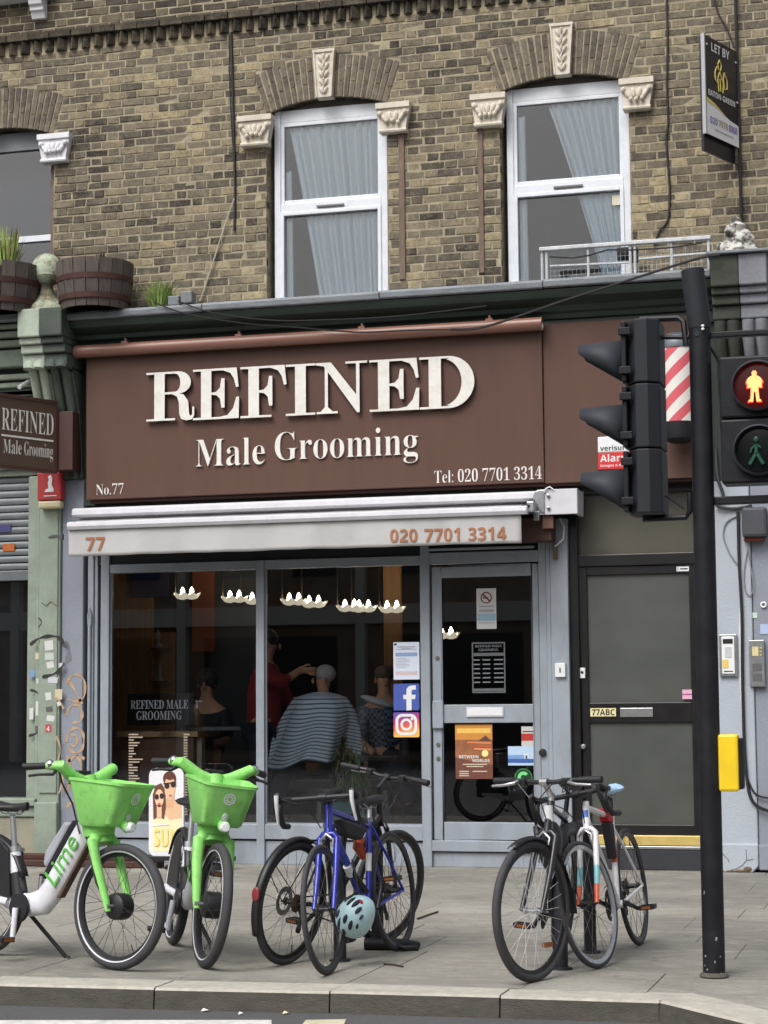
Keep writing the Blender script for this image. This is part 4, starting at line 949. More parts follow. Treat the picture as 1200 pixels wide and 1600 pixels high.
# ================================================================== PROJECTING SIGN, ALARM BOXES
ps = thing('projecting_sign', 'small brown projecting REFINED Male Grooming sign hung off the green pilaster', 'sign', (-3.3, -0.6, 3.6))
BROWN2 = M('brown_box_sign', C(84, 68, 56), 0.5, var=0.06, scale=3, world=True); BROWN3 = M('dark_brown_edge', C(72, 46, 40), 0.5, world=True)
u0 = Vector((-3.02, -0.31, 0)); ud = Vector((-0.43, -0.903, 0)).normalized(); un = Vector((0.903, -0.43, 0)).normalized()   # along the board away from the wall, and out of its face
def psb(name, mat, s0, s1, n0, n1, z0, z1, bev=0.004):
    P = [u0+ud*a+un*b for a, b in ((s0, n0), (s1, n0), (s1, n1), (s0, n1))]; return MB().prism([(p.x, p.y) for p in P], z0, z1, 'z').build(name, mat, ps, bevel=bev)
psb('sign_box', BROWN2, 0, 0.8, -0.09, 0.0, 3.53, 4.2)
for (a0, a1, c0, c1) in ((0, 0.8, 4.168, 4.2), (0, 0.8, 3.53, 3.557), (0, 0.03, 3.557, 4.168), (0.77, 0.8, 3.557, 4.168)): psb('sign_rim', BROWN3, a0, a1, 0.001, 0.012, c0, c1, 0.002)
bx('wall_mount', BROWN3, ps, -3.06, -2.87, -0.30, -0.105, 3.56, 4.1, 0.005)
def pst(body, s1, s0, z, h): p = u0+ud*s1+un*0.004; t = MB(); put_text(t, serif(body), (p.x, p.y, z), -ud, (0, 0, 1), s1-s0, h, 0.0, -0.008); t.build('lettering', LETTER, ps)
pst('REFINED', 0.635, 0.045, 3.87, 0.2); psb('rule_line', LETTER, 0.045, 0.635, 0.001, 0.004, 3.815, 3.832, 0); pst('Male', 0.615, 0.41, 3.665, 0.125); pst('Grooming', 0.38, 0.05, 3.63, 0.16)
st = MB(); st.tube([W(30, 605, -0.35), W(48, 594, -0.1)], 0.02, 8); st.build('stay_bracket', WHITEP, ps, smooth=40)

ab = thing('alarm_box', 'faded red alarm bell box with cream base on the green pilaster', 'alarm box', (-3.15, -0.15, 3.2))
RED = M('faded_alarm_red', C(176, 52, 56), 0.5, var=0.12, scale=5, world=True)
bx('cover', RED, ab, -3.27, -3.03, -0.2, -0.105, 3.3, 3.56, 0.012); bx('base', M('cream_alarm_base', C(206, 196, 158), 0.5), ab, -3.265, -3.035, -0.195, -0.105, 3.225, 3.297, 0.02)
lg = MB(); y_ = -0.2045
lg.add([(x, y_, z) for x, z in ((-3.16, 3.52), (-3.13, 3.535), (-3.115, 3.5), (-3.12, 3.44), (-3.10, 3.4), (-3.1, 3.375), (-3.19, 3.375), (-3.185, 3.395), (-3.155, 3.41), (-3.16, 3.46), (-3.15, 3.49))], [list(range(11))]); lg.box(-3.2, -3.07, y_-0.001, y_, 3.335, 3.343); lg.build('emblem', WHITEP, ab)

va = thing('alarm_sign', 'white and red security Alarm sign on the brown panel behind the traffic light', 'sign', (2.05, -0.2, 3.55))
A0 = W(934, 683, -0.22); A1 = W(985, 725, -0.22)
bx('white_plate', WHITEP, va, A0.x, A1.x, -0.235, -0.2155, A1.z+0.105, A0.z, 0.012); bx('red_plate', flat('alarm_sign_red', C(206, 44, 48)), va, A0.x, A1.x, -0.234, -0.2155, A1.z-0.04, A1.z+0.104, 0.004)
t = MB(); put_text(t, sansb('verisure'), (A0.x+0.02, -0.236, A1.z+0.12), (1, 0, 0), (0, 0, 1), 0.25, 0.045); t.build('lettering', INK, va)
t = MB(); put_text(t, sansb('Alarm'), (A0.x+0.02, -0.2352, A1.z+0.025), (1, 0, 0), (0, 0, 1), 0.25, 0.065); t.build('lettering', WHITEP, va); t = MB(); put_text(t, sansb('Images & Audio'), (A0.x+0.02, -0.2352, A1.z-0.022), (1, 0, 0), (0, 0, 1), 0.25, 0.026); t.build('lettering', WHITEP, va)

# ================================================================== LETTING BOARD
lb = thing('letting_board', 'black and white LET BY board on a pole high on the brick wall', 'sign', (3.1, -0.3, 6.0))
NAVY = flat('board_black', C(26, 28, 38), 0.35); BWHITE = flat('board_white', C(228, 228, 232), 0.4); BGOLD = flat('board_gold', C(216, 196, 110), 0.4)
q0 = Vector((2.985, -0.58, 0)); q1 = Vector((3.195, -0.06, 0)); qd = (q1-q0).normalized(); qn = qd.cross(Vector((0, 0, 1)))
QL = (q1-q0).length
def qp(s, z, n=0.0): return q0+qd*s+qn*n+Vector((0, 0, z))
def qpoly(name, pts, mat, n, par=lb): return MB().add([qp(s, z, n) for s, z in pts], [list(range(len(pts)))]).build(name, mat, par)
mb = MB(); mb.prism([tuple(qp(s, 0, n))[:2] for s, n in ((0, 0), (QL, 0), (QL, -0.03), (0, -0.03))], 6.11, 6.96, 'z'); mb.build('board', NAVY, lb)
mb = MB(); mb.prism([tuple(qp(s, 0, n))[:2] for s, n in ((0.01, -0.035), (QL, -0.035), (QL, -0.06), (0.01, -0.06))], 5.98, 6.9, 'z'); mb.build('rear_board', NAVY, lb)
mb = MB(); mb.prism([tuple(qp(s, 0, n))[:2] for s, n in ((-0.018, 0.004), (-0.001, 0.004), (-0.001, -0.03), (-0.018, -0.03))], 6.11, 6.97, 'z'); mb.build('edge_strip', STEEL, lb)
qpoly('white_footer', [(0.0, 6.112), (QL, 6.112), (QL, 6.30), (QL*0.72, 6.315), (QL*0.4, 6.365), (0.0, 6.40)], BWHITE, 0.003)
qpoly('gold_swoosh', [(0.0, 6.39), (QL*0.3, 6.37), (QL*0.62, 6.325), (QL*0.5, 6.352), (QL*0.25, 6.40), (0.0, 6.43)], BGOLD, 0.005)
def qtext(body, s0, s1, z, h, mat, n=0.006): mb = MB(); put_text(mb, body, qp(s0, z, n), qd, (0, 0, 1), s1-s0, h); mb.build('lettering', mat, lb)
qtext(sansb('LET'), 0.10, 0.26, 6.845, 0.075, BWHITE); qtext(sansb('BY'), 0.295, 0.42, 6.845, 0.075, BWHITE); qtext(sansb('EATON'), 0.03, 0.25, 6.452, 0.05, BWHITE); qtext(sansb('GREEN'), 0.28, 0.50, 6.452, 0.05, BWHITE)
qtext(sansb('020'), 0.05, 0.18, 6.215, 0.06, flat('board_purple', C(126, 116, 170))); qtext(sansb('7978'), 0.2, 0.36, 6.215, 0.06, flat('board_tan', C(170, 150, 130))); qtext(sansb('8868'), 0.38, 0.53, 6.215, 0.06, flat('board_purple', C(126, 116, 170)))
qtext('www.eatongreen.com', 0.13, 0.46, 6.16, 0.022, INK)
em = MB()
for pts in ([(0.24, 6.80), (0.21, 6.76), (0.225, 6.71), (0.255, 6.71), (0.27, 6.76), (0.24, 6.80)], [(0.19, 6.73), (0.155, 6.68), (0.16, 6.61), (0.21, 6.58)], [(0.24, 6.70), (0.2, 6.63), (0.215, 6.52), (0.285, 6.52), (0.3, 6.61), (0.24, 6.70)], [(0.24, 6.64), (0.25, 6.53)], [(0.32, 6.71), (0.30, 6.65), (0.315, 6.56), (0.365, 6.58), (0.37, 6.65), (0.32, 6.71)]):
    em.tube([qp(s, z, 0.005) for s, z in pts], 0.006, 5)
em.build('emblem', BGOLD, lb, smooth=40)
pl_ = MB(); pl_.cyl((3.2, -0.045, 5.45), (3.2, -0.045, 8.3), 0.014, 8); pl_.build('pole', BLACKP, lb, smooth=40)
for s, z in ((0.02, 6.88), (QL-0.03, 6.85), (QL-0.02, 6.5)): MB().ell(qp(s, z, 0.006), (0.012, 0.012, 0.012), 8, 6).build('rivet', STEEL, lb, smooth=40)

# ================================================================== RAILING on the cornice
rl = thing('railing', 'low white metal railing above the cornice under the upstairs window', 'railing', (2.26, -0.36, 5.0))
RAILM = M('weathered_white_metal', C(196, 200, 204), 0.55, 0.2, var=0.15, scale=15, dirt=0.5, dirtcol=C(110, 112, 114), dscale=10, world=True)
ry = -0.36
bx('top_rail', RAILM, rl, 1.51, 2.97, ry-0.03, ry+0.02, 5.262, 5.296, 0.006)
for x in (1.53, 1.57, 1.93, 2.29, 2.33, 2.64, 2.95): mb = MB(); mb.cyl((x, ry, 4.97), (x, ry, 5.262), 0.013, 8); mb.build('post', RAILM, rl, smooth=40)
mb = MB(); mb.tube([(1.6, ry, 5.13), (2.28, ry, 5.115)], 0.01, 6); mb.tube([(2.36, ry, 5.14), (2.94, ry, 5.15)], 0.01, 6); mb.build('mid_rail', RAILM, rl, smooth=40)
wm = MB()
for i in range(36):
    x = 1.56+i*0.038; wm.cyl((x, ry+0.015, 4.98), (x, ry+0.015, 5.25), 0.0016, 4)
for k in range(6): wm.cyl((1.55, ry+0.015, 5.0+k*0.045), (2.95, ry+0.015, 5.0+k*0.045), 0.0016, 4)
wm.build('wire_mesh', RAILM, rl)
cb = MB(); cb.tube([(1.6, ry-0.01, 5.21), (1.8, ry-0.01, 5.185), (1.95, ry-0.01, 5.2), (2.1, ry-0.01, 5.235), (2.3, ry-0.01, 5.22), (2.6, ry-0.01, 5.215), (2.9, ry-0.01, 5.235)], 0.007, 6); tag(cb.build('loose_cable', BLACKP, smooth=40), 'black cable looped along the low white railing', 'cable')
bk_ = MB(); bk_.box(2.16, 2.33, -0.25, -0.12, 5.16, 5.28); bk_.box(2.2, 2.26, -0.27, -0.25, 5.18, 5.24); tag(bk_.build('junction_box', BLACKP, bevel=0.01), 'small black junction box behind the low white railing', 'box')

# ================================================================== BARREL PLANTERS and weeds on the cornice
STAVE = M('grey_oak_stave', C(88, 80, 76), 0.85, var=0.3, scale=7, stretch=(5, 5, 0.8), bump=0.4, bscale=30, dirt=0.4, dirtcol=C(66, 54, 50), dscale=4, world=True)
HOOP = M('rusty_hoop', C(74, 48, 44), 0.75, 0.3, var=0.3, scale=12, world=True); SOIL = M('potting_soil', C(50, 40, 32), 0.95, var=0.3, scale=30, bump=0.6)
LEAFG = M('weed_green', C(112, 134, 70), 0.7, var=0.3, scale=8); LEAFY = M('dry_stalk', C(140, 116, 88), 0.8, var=0.3, scale=8); LEAFL = M('fresh_leaf', C(150, 176, 92), 0.6, var=0.25, scale=8)
def barrel(name, label, c, r0, r1, h):
    t = thing(name, label, 'planter', c, group='half barrel planters on the cornice'); n = 18
    for i in range(n):
        a0, a1 = 2*PI*i/n+0.012, 2*PI*(i+1)/n-0.012; mb = MB()
        P = []
        for (rr_, z) in ((r0, 0), (r0+(r1-r0)*0.6+0.01, h*0.55), (r1, h)):
            for a in (a0, a1): P += [(rr_*math.cos(a), rr_*math.sin(a), z), ((rr_-0.025)*math.cos(a), (rr_-0.025)*math.sin(a), z)]
        f = []
        for k in (0, 4): f += [(k, k+2, k+6, k+4), (k+1, k+5, k+7, k+3), (k, k+4, k+5, k+1), (k+2, k+3, k+7, k+6)]
        f += [(0, 1, 3, 2), (8, 10, 11, 9)]
        mb.add(P, f); mb.build('stave', STAVE, t, local=True)
    for z in (0.16, 0.56):
        rr_ = r0+(r1-r0)*z+0.012; mb = MB(); mb.lathe([(rr_, h*z), (rr_+0.005, h*z), (rr_+0.008, h*z+0.05), (rr_+0.003, h*z+0.05), (rr_, h*z)], 36); mb.build('hoop', HOOP, t, local=True, smooth=40)
    mb = MB(); mb.lathe([(r1-0.02, h-0.05), (0, h-0.03)], 24); mb.build('soil', SOIL, t, local=True)
    return t
c1 = W(148, 470, -0.42); barrel('barrel_planter', 'weathered half barrel planter right of the lichened finial', (c1.x, -0.42, 4.99), 0.30, 0.355, 0.43)
c1 = W(0, 480, -0.42); barrel('barrel_planter', 'weathered half barrel planter cut by the left edge of the photo', (c1.x-0.02, -0.42, 5.0), 0.36, 0.40, 0.45)
def tuft(name, label, c, n, h, spread, mats, seed, leaf=0.02, cat='plant'):
    rr_ = random.Random(seed); t = thing(name, label, cat, c)
    for mi, m in enumerate(mats):
        mb = MB()
        for i in range(n):
            a = rr_.uniform(0, 2*PI); d = rr_.uniform(0, spread); hh = h*rr_.uniform(0.4, 1.0); b = Vector((d*0.35*math.cos(a), d*0.35*math.sin(a), 0)); tip = Vector((d*math.cos(a), d*math.sin(a)*0.7, hh)); mid = (b+tip)/2+Vector((0, 0, hh*0.15))
            side = Vector((-math.sin(a), math.cos(a), 0))*leaf*rr_.uniform(0.4, 1)
            mb.add([b-side*0.4, b+side*0.4, mid+side, tip, mid-side], [(0, 1, 2, 4), (2, 3, 4)])
        mb.build('foliage', m, t, local=True)
    return t
p_ = W(250, 468, -0.30); tuft('weed', 'green weed tuft growing out of the coping beside the right barrel', (p_.x, -0.30, 4.99), 150, 0.28, 0.24, (LEAFG, LEAFL), 1, 0.008)
p_ = W(12, 415, -0.42); tuft('planter_weeds', 'straggly plant with dry stalks in the left edge barrel', (p_.x, -0.42, 5.38), 70, 0.5, 0.22, (LEAFY, LEAFL), 2, 0.012)
p_ = W(157, 410, -0.42); tuft('dead_plant', 'small dead dark plant in the right barrel planter', (p_.x, -0.42, 5.36), 30, 0.18, 0.1, (M('dead_leaf', C(52, 44, 40), 0.9),), 3, 0.014)
fl = MB(); a_ = W(292, 466, -0.36); fl.box(a_.x-0.17, a_.x-0.06, -0.40, -0.30, 5.0, 5.09); fl.box(a_.x-0.04, a_.x+0.07, -0.42, -0.30, 5.01, 5.12); tag(fl.build('floodlight', M('grey_fitting', C(112, 118, 122), 0.5), bevel=0.01), 'small grey floodlight fittings on the coping beside the weeds', 'light fitting')

# ================================================================== CABLES on the wall
def cable(label, pts, r=0.008, mat=BLACKP, name='cable'):
    mb = MB(); P = [Vector(p) for p in pts]; Q = []
    for i in range(len(P)-1):
        p0 = P[max(i-1, 0)]; p1 = P[i]; p2 = P[i+1]; p3 = P[min(i+2, len(P)-1)]
        for k in range(6):
            t = k/6; Q.append(0.5*((2*p1)+(p2-p0)*t+(2*p0-5*p1+4*p2-p3)*t*t+(3*p1-p0-3*p2+p3)*t**3))
    Q.append(P[-1]); mb.tube(Q, r, 6); return tag(mb.build(name, mat, smooth=50), label, 'cable')
wp = lambda l, y=-0.02: [W(a, b, y) for a, b in l]
cable('black cable dropping from the dog tooth course left of the first upstairs window', wp([(361, 50), (363, 120), (365, 200), (367, 290), (366, 360)]), 0.011)
cable('thin second black cable beside the thick one left of the first upstairs window', wp([(358, 52), (359, 130), (362, 200), (366, 260)], -0.025), 0.006)
cable('thin white cable slanting down to the coping left of the first window', wp([(366, 310), (352, 350), (336, 400), (318, 455), (312, 470)], -0.03), 0.007, M('dirty_white_cable', C(176, 172, 158), 0.6))
cable('black cable running down the bricks right of the second upstairs window', wp([(1041, -10), (1043, 60), (1042, 130), (1044, 190), (1041, 220), (1046, 290), (1045, 335), (1040, 350), (1030, 362), (1022, 385)]), 0.009)
cable('short black cable curving to the letting board pole', wp([(1115, -5), (1122, 20), (1138, 50), (1147, 75)], -0.03), 0.007)
cable('long black cable sagging from the cornice to the traffic light side bracket', [W(705, 515, -0.40), W(760, 510, -0.5), W(880, 470, -0.52), W(1000, 432, -0.55), W(1090, 404, -0.62), W(1125, 398, -0.62)], 0.011)
cable('pair of thin cables crossing the dark green frieze above the sign', [W(240, 472, -0.48), W(290, 490, -0.49), W(380, 505, -0.42), W(470, 512, -0.4), W(560, 519, -0.40), W(640, 516, -0.4), W(705, 515, -0.40)], 0.007)
cable('thin dark cable drooping across the cornice above the lamp tube', [W(278, 470, -0.48), W(330, 488, -0.49), W(420, 500, -0.45), W(500, 500, -0.45), W(620, 494, -0.46), W(760, 478, -0.46)], 0.006)
# pier cables and entry phones
py_ = -0.13
cable('white trunking cable running down the right pier beside the entry phone', wp([(1156, 885), (1158, 940), (1157, 1000), (1158, 1060), (1161, 1120), (1164, 1180)], py_), 0.012, WHITEP)
cable('black cable running down the right pier into a plinth bend', wp([(1153, 800), (1155, 880), (1159, 960), (1160, 1060), (1163, 1160), (1168, 1225), (1178, 1255), (1200, 1267), (1215, 1268)], py_-0.012), 0.013)
cable('grey cable looping left across the pale pier top', wp([(1152, 806), (1140, 812), (1132, 822), (1131, 842), (1142, 868), (1154, 884)], py_), 0.006, M('grey_cable', C(130, 132, 136), 0.6))
cable('thin grey loop of cable hanging below the dark meter box', wp([(1168, 860), (1163, 890), (1164, 920), (1172, 931), (1177, 915), (1172, 880), (1168, 858)], py_), 0.005, M('grey_cable', C(130, 132, 136), 0.6))
cable('second black cable following the bend at the foot of the right pier', wp([(1167, 1215), (1180, 1240), (1200, 1247), (1215, 1248)], py_), 0.008)
mx = thing('meter_box', 'dark grey meter box with rusty underside on the right pier', 'box', (3.3, -0.2, 2.8))
B0 = W(1160, 840, -0.2); B1 = W(1198, 792, -0.2); bx('box', M('dark_grey_box', C(66, 68, 76), 0.6, var=0.15), mx, B0.x, B1.x, -0.24, -0.105, B0.z, B1.z, 0.025); bx('rusty_underside', M('rust', C(104, 52, 40), 0.9), mx, B0.x+0.01, B1.x-0.03, -0.2, -0.11, B0.z-0.03, B0.z-0.002, 0.004)
def phone(label, x0, x1, y0, y1, face, rows):
    A, B = W(x0, y1, -0.14), W(x1, y0, -0.14); t = thing('entry_phone', label, 'entry phone', (A.x, -0.13, A.z), group='entry phones on the right pier')
    bx('plate', STEEL, t, A.x, B.x, -0.15, -0.121 if face else -0.101, A.z, B.z, 0.005); w, h = B.x-A.x, B.z-A.z
    if face:
        bx('inner_panel', WHITEP, t, A.x+w*0.14, B.x-w*0.14, -0.156, -0.1505, A.z+h*0.06, B.z-h*0.05, 0.003); bx('display', INK, t, A.x+w*0.22, B.x-w*0.22, -0.159, -0.1565, B.z-h*0.22, B.z-h*0.11, 0)
        bx('keypad', flat('keypad_grey', C(190, 192, 196)), t, A.x+w*0.32, B.x-w*0.3, -0.159, -0.1565, A.z+h*0.45, B.z-h*0.3, 0.002); bx('yellow_label', flat('yellow_tag', C(226, 196, 92)), t, A.x+w*0.18, A.x+w*0.5, -0.159, -0.1565, A.z+h*0.2, A.z+h*0.4, 0)
        bx('speaker_slots', INK, t, A.x+w*0.25, B.x-w*0.25, -0.1585, -0.1565, A.z+h*0.11, A.z+h*0.13, 0)
    else:
        bx('name_tag', flat('tag_cream', C(214, 200, 150)), t, A.x+w*0.2, A.x+w*0.62, -0.153, -0.1505, A.z+h*0.66, A.z+h*0.86, 0.002)
        for k in range(3): bx('call_button', flat('brass_button', C(196, 176, 120), 0.3), t, A.x+w*0.7, A.x+w*0.84, -0.157, -0.1505, A.z+h*(0.66+0.07*k), A.z+h*(0.7+0.07*k), 0.002)
        for k in range(2): bx('speaker_grille', flat('grille_dark', C(90, 92, 96)), t, A.x+w*0.2, B.x-w*0.2, -0.153, -0.1505, A.z+h*(0.12+0.22*k), A.z+h*(0.28+0.22*k), 0.002)
phone('white faced entry phone with dark display on the pale pier', 1125, 1151, 991, 1057, True, 0); phone('steel entry phone panel with cream tags right of the cable run', 1172, 1194, 1000, 1073, False, 0)
for (x0, x1, y0, y1, c, lab) in ((1172, 1183, 957, 966, C(190, 214, 200), 'mint'), (1188, 1200, 975, 991, C(170, 186, 220), 'blue')):
    A, B = W(x0, y1, -0.105), W(x1, y0, -0.105); o = bx('sticker', flat('sticker_'+lab, c), None, A.x, B.x, -0.105, -0.1012, A.z, B.z, 0); tag(o, 'small %s sticker stuck on the grey wall right of the cables' % lab, 'sticker')
rgm = MB(); A = W(1193, 945, -0.11); rgm.torus(0.02, 0.008, 16, 8, tuple(A)); tag(rgm.build('bell_push', WHITEP, smooth=40), 'white round bell push on the grey wall right of the cables', 'bell push')
# ================================================================== BICYCLES
RUBBER = M('tyre_rubber', C(58, 58, 62), 0.75, var=0.15, scale=20, dirt=0.4, dirtcol=C(86, 82, 76), dscale=6)
RUBBERB = M('black_grip', C(34, 34, 38), 0.6, var=0.12)
BLKPAINT = M('black_gloss_paint', C(26, 26, 30), 0.3, var=0.15, coat=0.3); BLKPLAST = M('black_plastic', C(30, 30, 33), 0.45, var=0.12)
RIMB = M('black_rim', C(40, 40, 44), 0.35, 0.3, var=0.1); RIMS = M('silver_rim', C(178, 180, 184), 0.3, 0.7, var=0.08); SPOKE = M('spoke_steel', C(120, 118, 114), 0.35, 0.8, var=0.05); SPOKED = M('dark_spoke', C(44, 44, 48), 0.4, 0.5)
CHAINM = M('oily_chain', C(74, 64, 54), 0.5, 0.7, var=0.2, scale=40); SILVER = M('silver_alloy', C(190, 190, 194), 0.28, 0.85, var=0.06)
BLUEP = M('royal_blue_paint', C(30, 44, 168), 0.28, var=0.08, coat=0.5); WHITEPT = M('white_bike_paint', C(224, 224, 228), 0.3, var=0.04, coat=0.4); ORNG = M('coral_orange_paint', C(226, 104, 72), 0.35); TEAL = M('mint_paint', C(130, 196, 204), 0.35); REDP = M('red_bag_fabric', C(176, 30, 34), 0.6)
LIME = M('lime_green_plastic', C(146, 220, 116), 0.42, var=0.06, scale=5, dirt=0.55, dirtcol=C(118, 172, 92), dscale=14, bump=0.08, bscale=90, thr=(0.5, 0.68)); LIMEW = M('white_frame_paint', C(226, 228, 236), 0.35, var=0.04, scale=4, dirt=0.45, dirtcol=C(160, 150, 138), dscale=9)
BATT = M('grey_battery_cover', C(164, 166, 176), 0.5, var=0.08, scale=6); REDREF = M('red_reflector', C(168, 40, 44), 0.25); AMBER = M('amber_reflector', C(140, 82, 42), 0.25); LENS = M('headlamp_lens', C(236, 238, 240), 0.1, var=0.02)
STRIPE = M('reflective_tyre_stripe', C(206, 208, 212), 0.4, var=0.03)

class Bike:
    def __init__(s, name, label, loc, yaw, lean, steer, wb, r, cat='bicycle', group=None, head=None):
        s.t = thing(name, label, cat, loc, group=group); s.t.rotation_euler = (lean, 0, yaw)
        s.wb, s.r = wb, r; hb = Vector(head[0]); ht = Vector(head[1]); ax = (ht-hb).normalized()
        s.S = Matrix.Translation(hb) @ Matrix.Rotation(steer, 4, ax) @ Matrix.Translation(-hb)
    def part(s, mb, name, mat, parent=None, smooth=45, bevel=0): return mb.build(name, mat, parent or s.t, smooth=smooth, bevel=bevel, local=True)
    def wheel(s, front, tyre=0.014, rim=RIMB, deep=0.022, spokes=24, spoke=SPOKE, hub=None, disc=False, stripe=None, hubmat=BLKPLAST, seed=0):
        x = s.wb if front else 0.0; m = s.S if front else Matrix(); r = s.r; c = (x, 0, r)
        ro = r-2*tyre+0.004
        mb = MB(m); mb.lathe([(ro, -0.011), (ro-deep, -0.006), (ro-deep, 0.006), (ro, 0.011), (ro-0.005, 0.0), (ro, -0.011)], 48, c, 'y'); w = s.part(mb, 'wheel', rim)
        mb = MB(m); mb.torus(r-tyre, tyre, 56, 10, c, 'y'); s.part(mb, 'tyre', RUBBER, w, 60)
        if stripe:
            mb = MB(m)
            for sg in (-1, 1): mb.lathe([(r-tyre*1.75, sg*tyre*0.88), (r-tyre*1.75+0.007, sg*(tyre*0.99+0.001)), (r-tyre*1.75+0.0075, sg*tyre*0.9)], 56, (x, 0, r), 'y', cap=False)
            s.part(mb, 'reflective_stripe', stripe, w)
        mb = MB(m); hr, hw = hub or (0.017, 0.04)
        for i in range(spokes):
            sg = 1 if i % 2 else -1; a = 2*PI*i/spokes; a2 = a+(0.9 if (i//2) % 2 else -0.9)*(0.45 if hr > 0.05 else 1.0)
            p0 = Vector((x+hr*0.95*math.cos(a2), sg*hw*0.8, r+hr*0.95*math.sin(a2))); p1 = Vector((x+(ro-deep)*math.cos(a), sg*0.002, r+(ro-deep)*math.sin(a))); mb.tube([p0, p1], 0.0014, 4, cap=False)
        s.part(mb, 'spokes', spoke, w)
        mb = MB(m)
        if hr > 0.05: mb.lathe([(0, -hw), (hr*0.6, -hw), (hr*0.95, -hw*0.75), (hr, -hw*0.5), (hr, hw*0.5), (hr*0.95, hw*0.75), (hr*0.6, hw), (0, hw)], 24, c, 'y')
        else: mb.lathe([(0.006, -0.062), (0.008, -0.05), (hr*1.2, -hw), (hr*1.2, -hw+0.006), (hr*0.7, -hw+0.012), (hr*0.7, hw-0.012), (hr*1.2, hw-0.006), (hr*1.2, hw), (0.008, 0.05), (0.006, 0.062)], 16, c, 'y')
        s.part(mb, 'hub', hubmat, w)
        if disc: mb = MB(m); mb.lathe([(0.05, 0.046), (0.08, 0.046), (0.08, 0.049), (0.05, 0.049), (0.05, 0.046)], 24, c, 'y'); s.part(mb, 'brake_disc', SILVER, w)
        mb = MB(m); a = 0.9+seed; p = Vector((x+(ro-deep)*math.cos(a), 0, r+(ro-deep)*math.sin(a))); q = Vector((x+(ro-deep-0.045)*math.cos(a), 0, r+(ro-deep-0.045)*math.sin(a))); mb.cyl(p, q, 0.003, 6); s.part(mb, 'valve', BLKPLAST, w)
        return w
    def saddle(s, c, mat=BLKPLAST, L=0.27, Wd=0.075, tilt=0.0):
        n, k = 12, 10; vs, fs = [], []
        for i in range(n+1):
            t = i/n; x = c[0]-L*0.5+L*t; hw = Wd*(1-0.80*min(1, max(0, (t-0.12)/0.55))**0.8) if t > 0.12 else Wd*(0.75+0.25*t/0.12); hw = max(hw, 0.017)
            if t > 0.93: hw *= 0.75
            zc = c[2]+0.012*(2*t-1)**2+tilt*(t-0.5)
            for j in range(k):
                a = 2*PI*j/k; vs.append((x, c[1]+hw*math.cos(a), zc+(0.018 if math.sin(a) > 0 else 0.032)*math.sin(a)-0.01*abs(math.cos(a))))
        for i in range(n):
            for j in range(k): fs.append((i*k+j, i*k+(j+1) % k, (i+1)*k+(j+1) % k, (i+1)*k+j))
        fs += [list(range(k))[::-1], list(range(n*k, n*k+k))]
        sd = s.part(MB().add(vs, fs), 'saddle', mat, None, 60)
        mb = MB()
        for sg in (-1, 1): mb.tube([(c[0]-0.1, sg*0.022, c[2]-0.02), (c[0]-0.05, sg*0.022, c[2]-0.045), (c[0]+0.05, sg*0.022, c[2]-0.045), (c[0]+0.11, sg*0.012, c[2]-0.015)], 0.0035, 6)
        s.part(mb, 'saddle_rails', SILVER, sd); return sd
    def cranks(s, bb, ang, mat=BLKPLAST, ring=0.085, L=0.17, chain=True, ringmat=BLKPLAST, pedal=None, side=-1):
        mb = MB(); mb.lathe([(ring*0.72, side*0.044), (ring, side*0.044), (ring, side*0.048), (ring*0.72, side*0.048), (ring*0.72, side*0.044)], 32, bb, 'y')
        for k in range(5): a = ang+k*2*PI/5; mb.tube([(bb[0], side*0.046, bb[2]), (bb[0]+ring*0.75*math.cos(a), side*0.046, bb[2]+ring*0.75*math.sin(a))], 0.008, 6)
        s.part(mb, 'chainring', ringmat)
        mb = MB(); mb.cyl((bb[0], -0.05, bb[2]), (bb[0], 0.05, bb[2]), 0.021, 12); s.part(mb, 'bottom_bracket', mat)
        for sg, a in ((side, ang), (-side, ang+PI)):
            e = Vector((bb[0]+L*math.cos(a), sg*0.072, bb[2]+L*math.sin(a)))
            mb = MB(); mb.tube([(bb[0], sg*0.056, bb[2]), (bb[0]+L*0.5*math.cos(a), sg*0.066, bb[2]+L*0.5*math.sin(a)), tuple(e)], [0.016, 0.012, 0.012], 8); ck = s.part(mb, 'crank', mat)
            y0, y1 = (e.y+sg*0.012, e.y+sg*0.105); a0, a1 = min(y0, y1), max(y0, y1); mb = MB()
            mb.box(e.x-0.04, e.x+0.04, a0, a0+0.012, e.z-0.012, e.z+0.012); mb.box(e.x-0.04, e.x+0.04, a1-0.012, a1, e.z-0.012, e.z+0.012); mb.box(e.x-0.045, e.x-0.032, a0+0.0121, a1-0.0121, e.z-0.013, e.z+0.013); mb.box(e.x+0.032, e.x+0.045, a0+0.0121, a1-0.0121, e.z-0.013, e.z+0.013); mb.box(e.x-0.018, e.x+0.018, a0+0.0121, a1-0.0121, e.z-0.009, e.z+0.009)
            pd = s.part(mb, 'pedal', pedal or BLKPLAST, ck)
            for xo in (-0.0465, 0.0455): mb = MB(); mb.box(e.x+xo, e.x+xo+0.001, a0+0.02, a1-0.02, e.z-0.007, e.z+0.007); s.part(mb, 'pedal_reflector', AMBER, ck, 0)
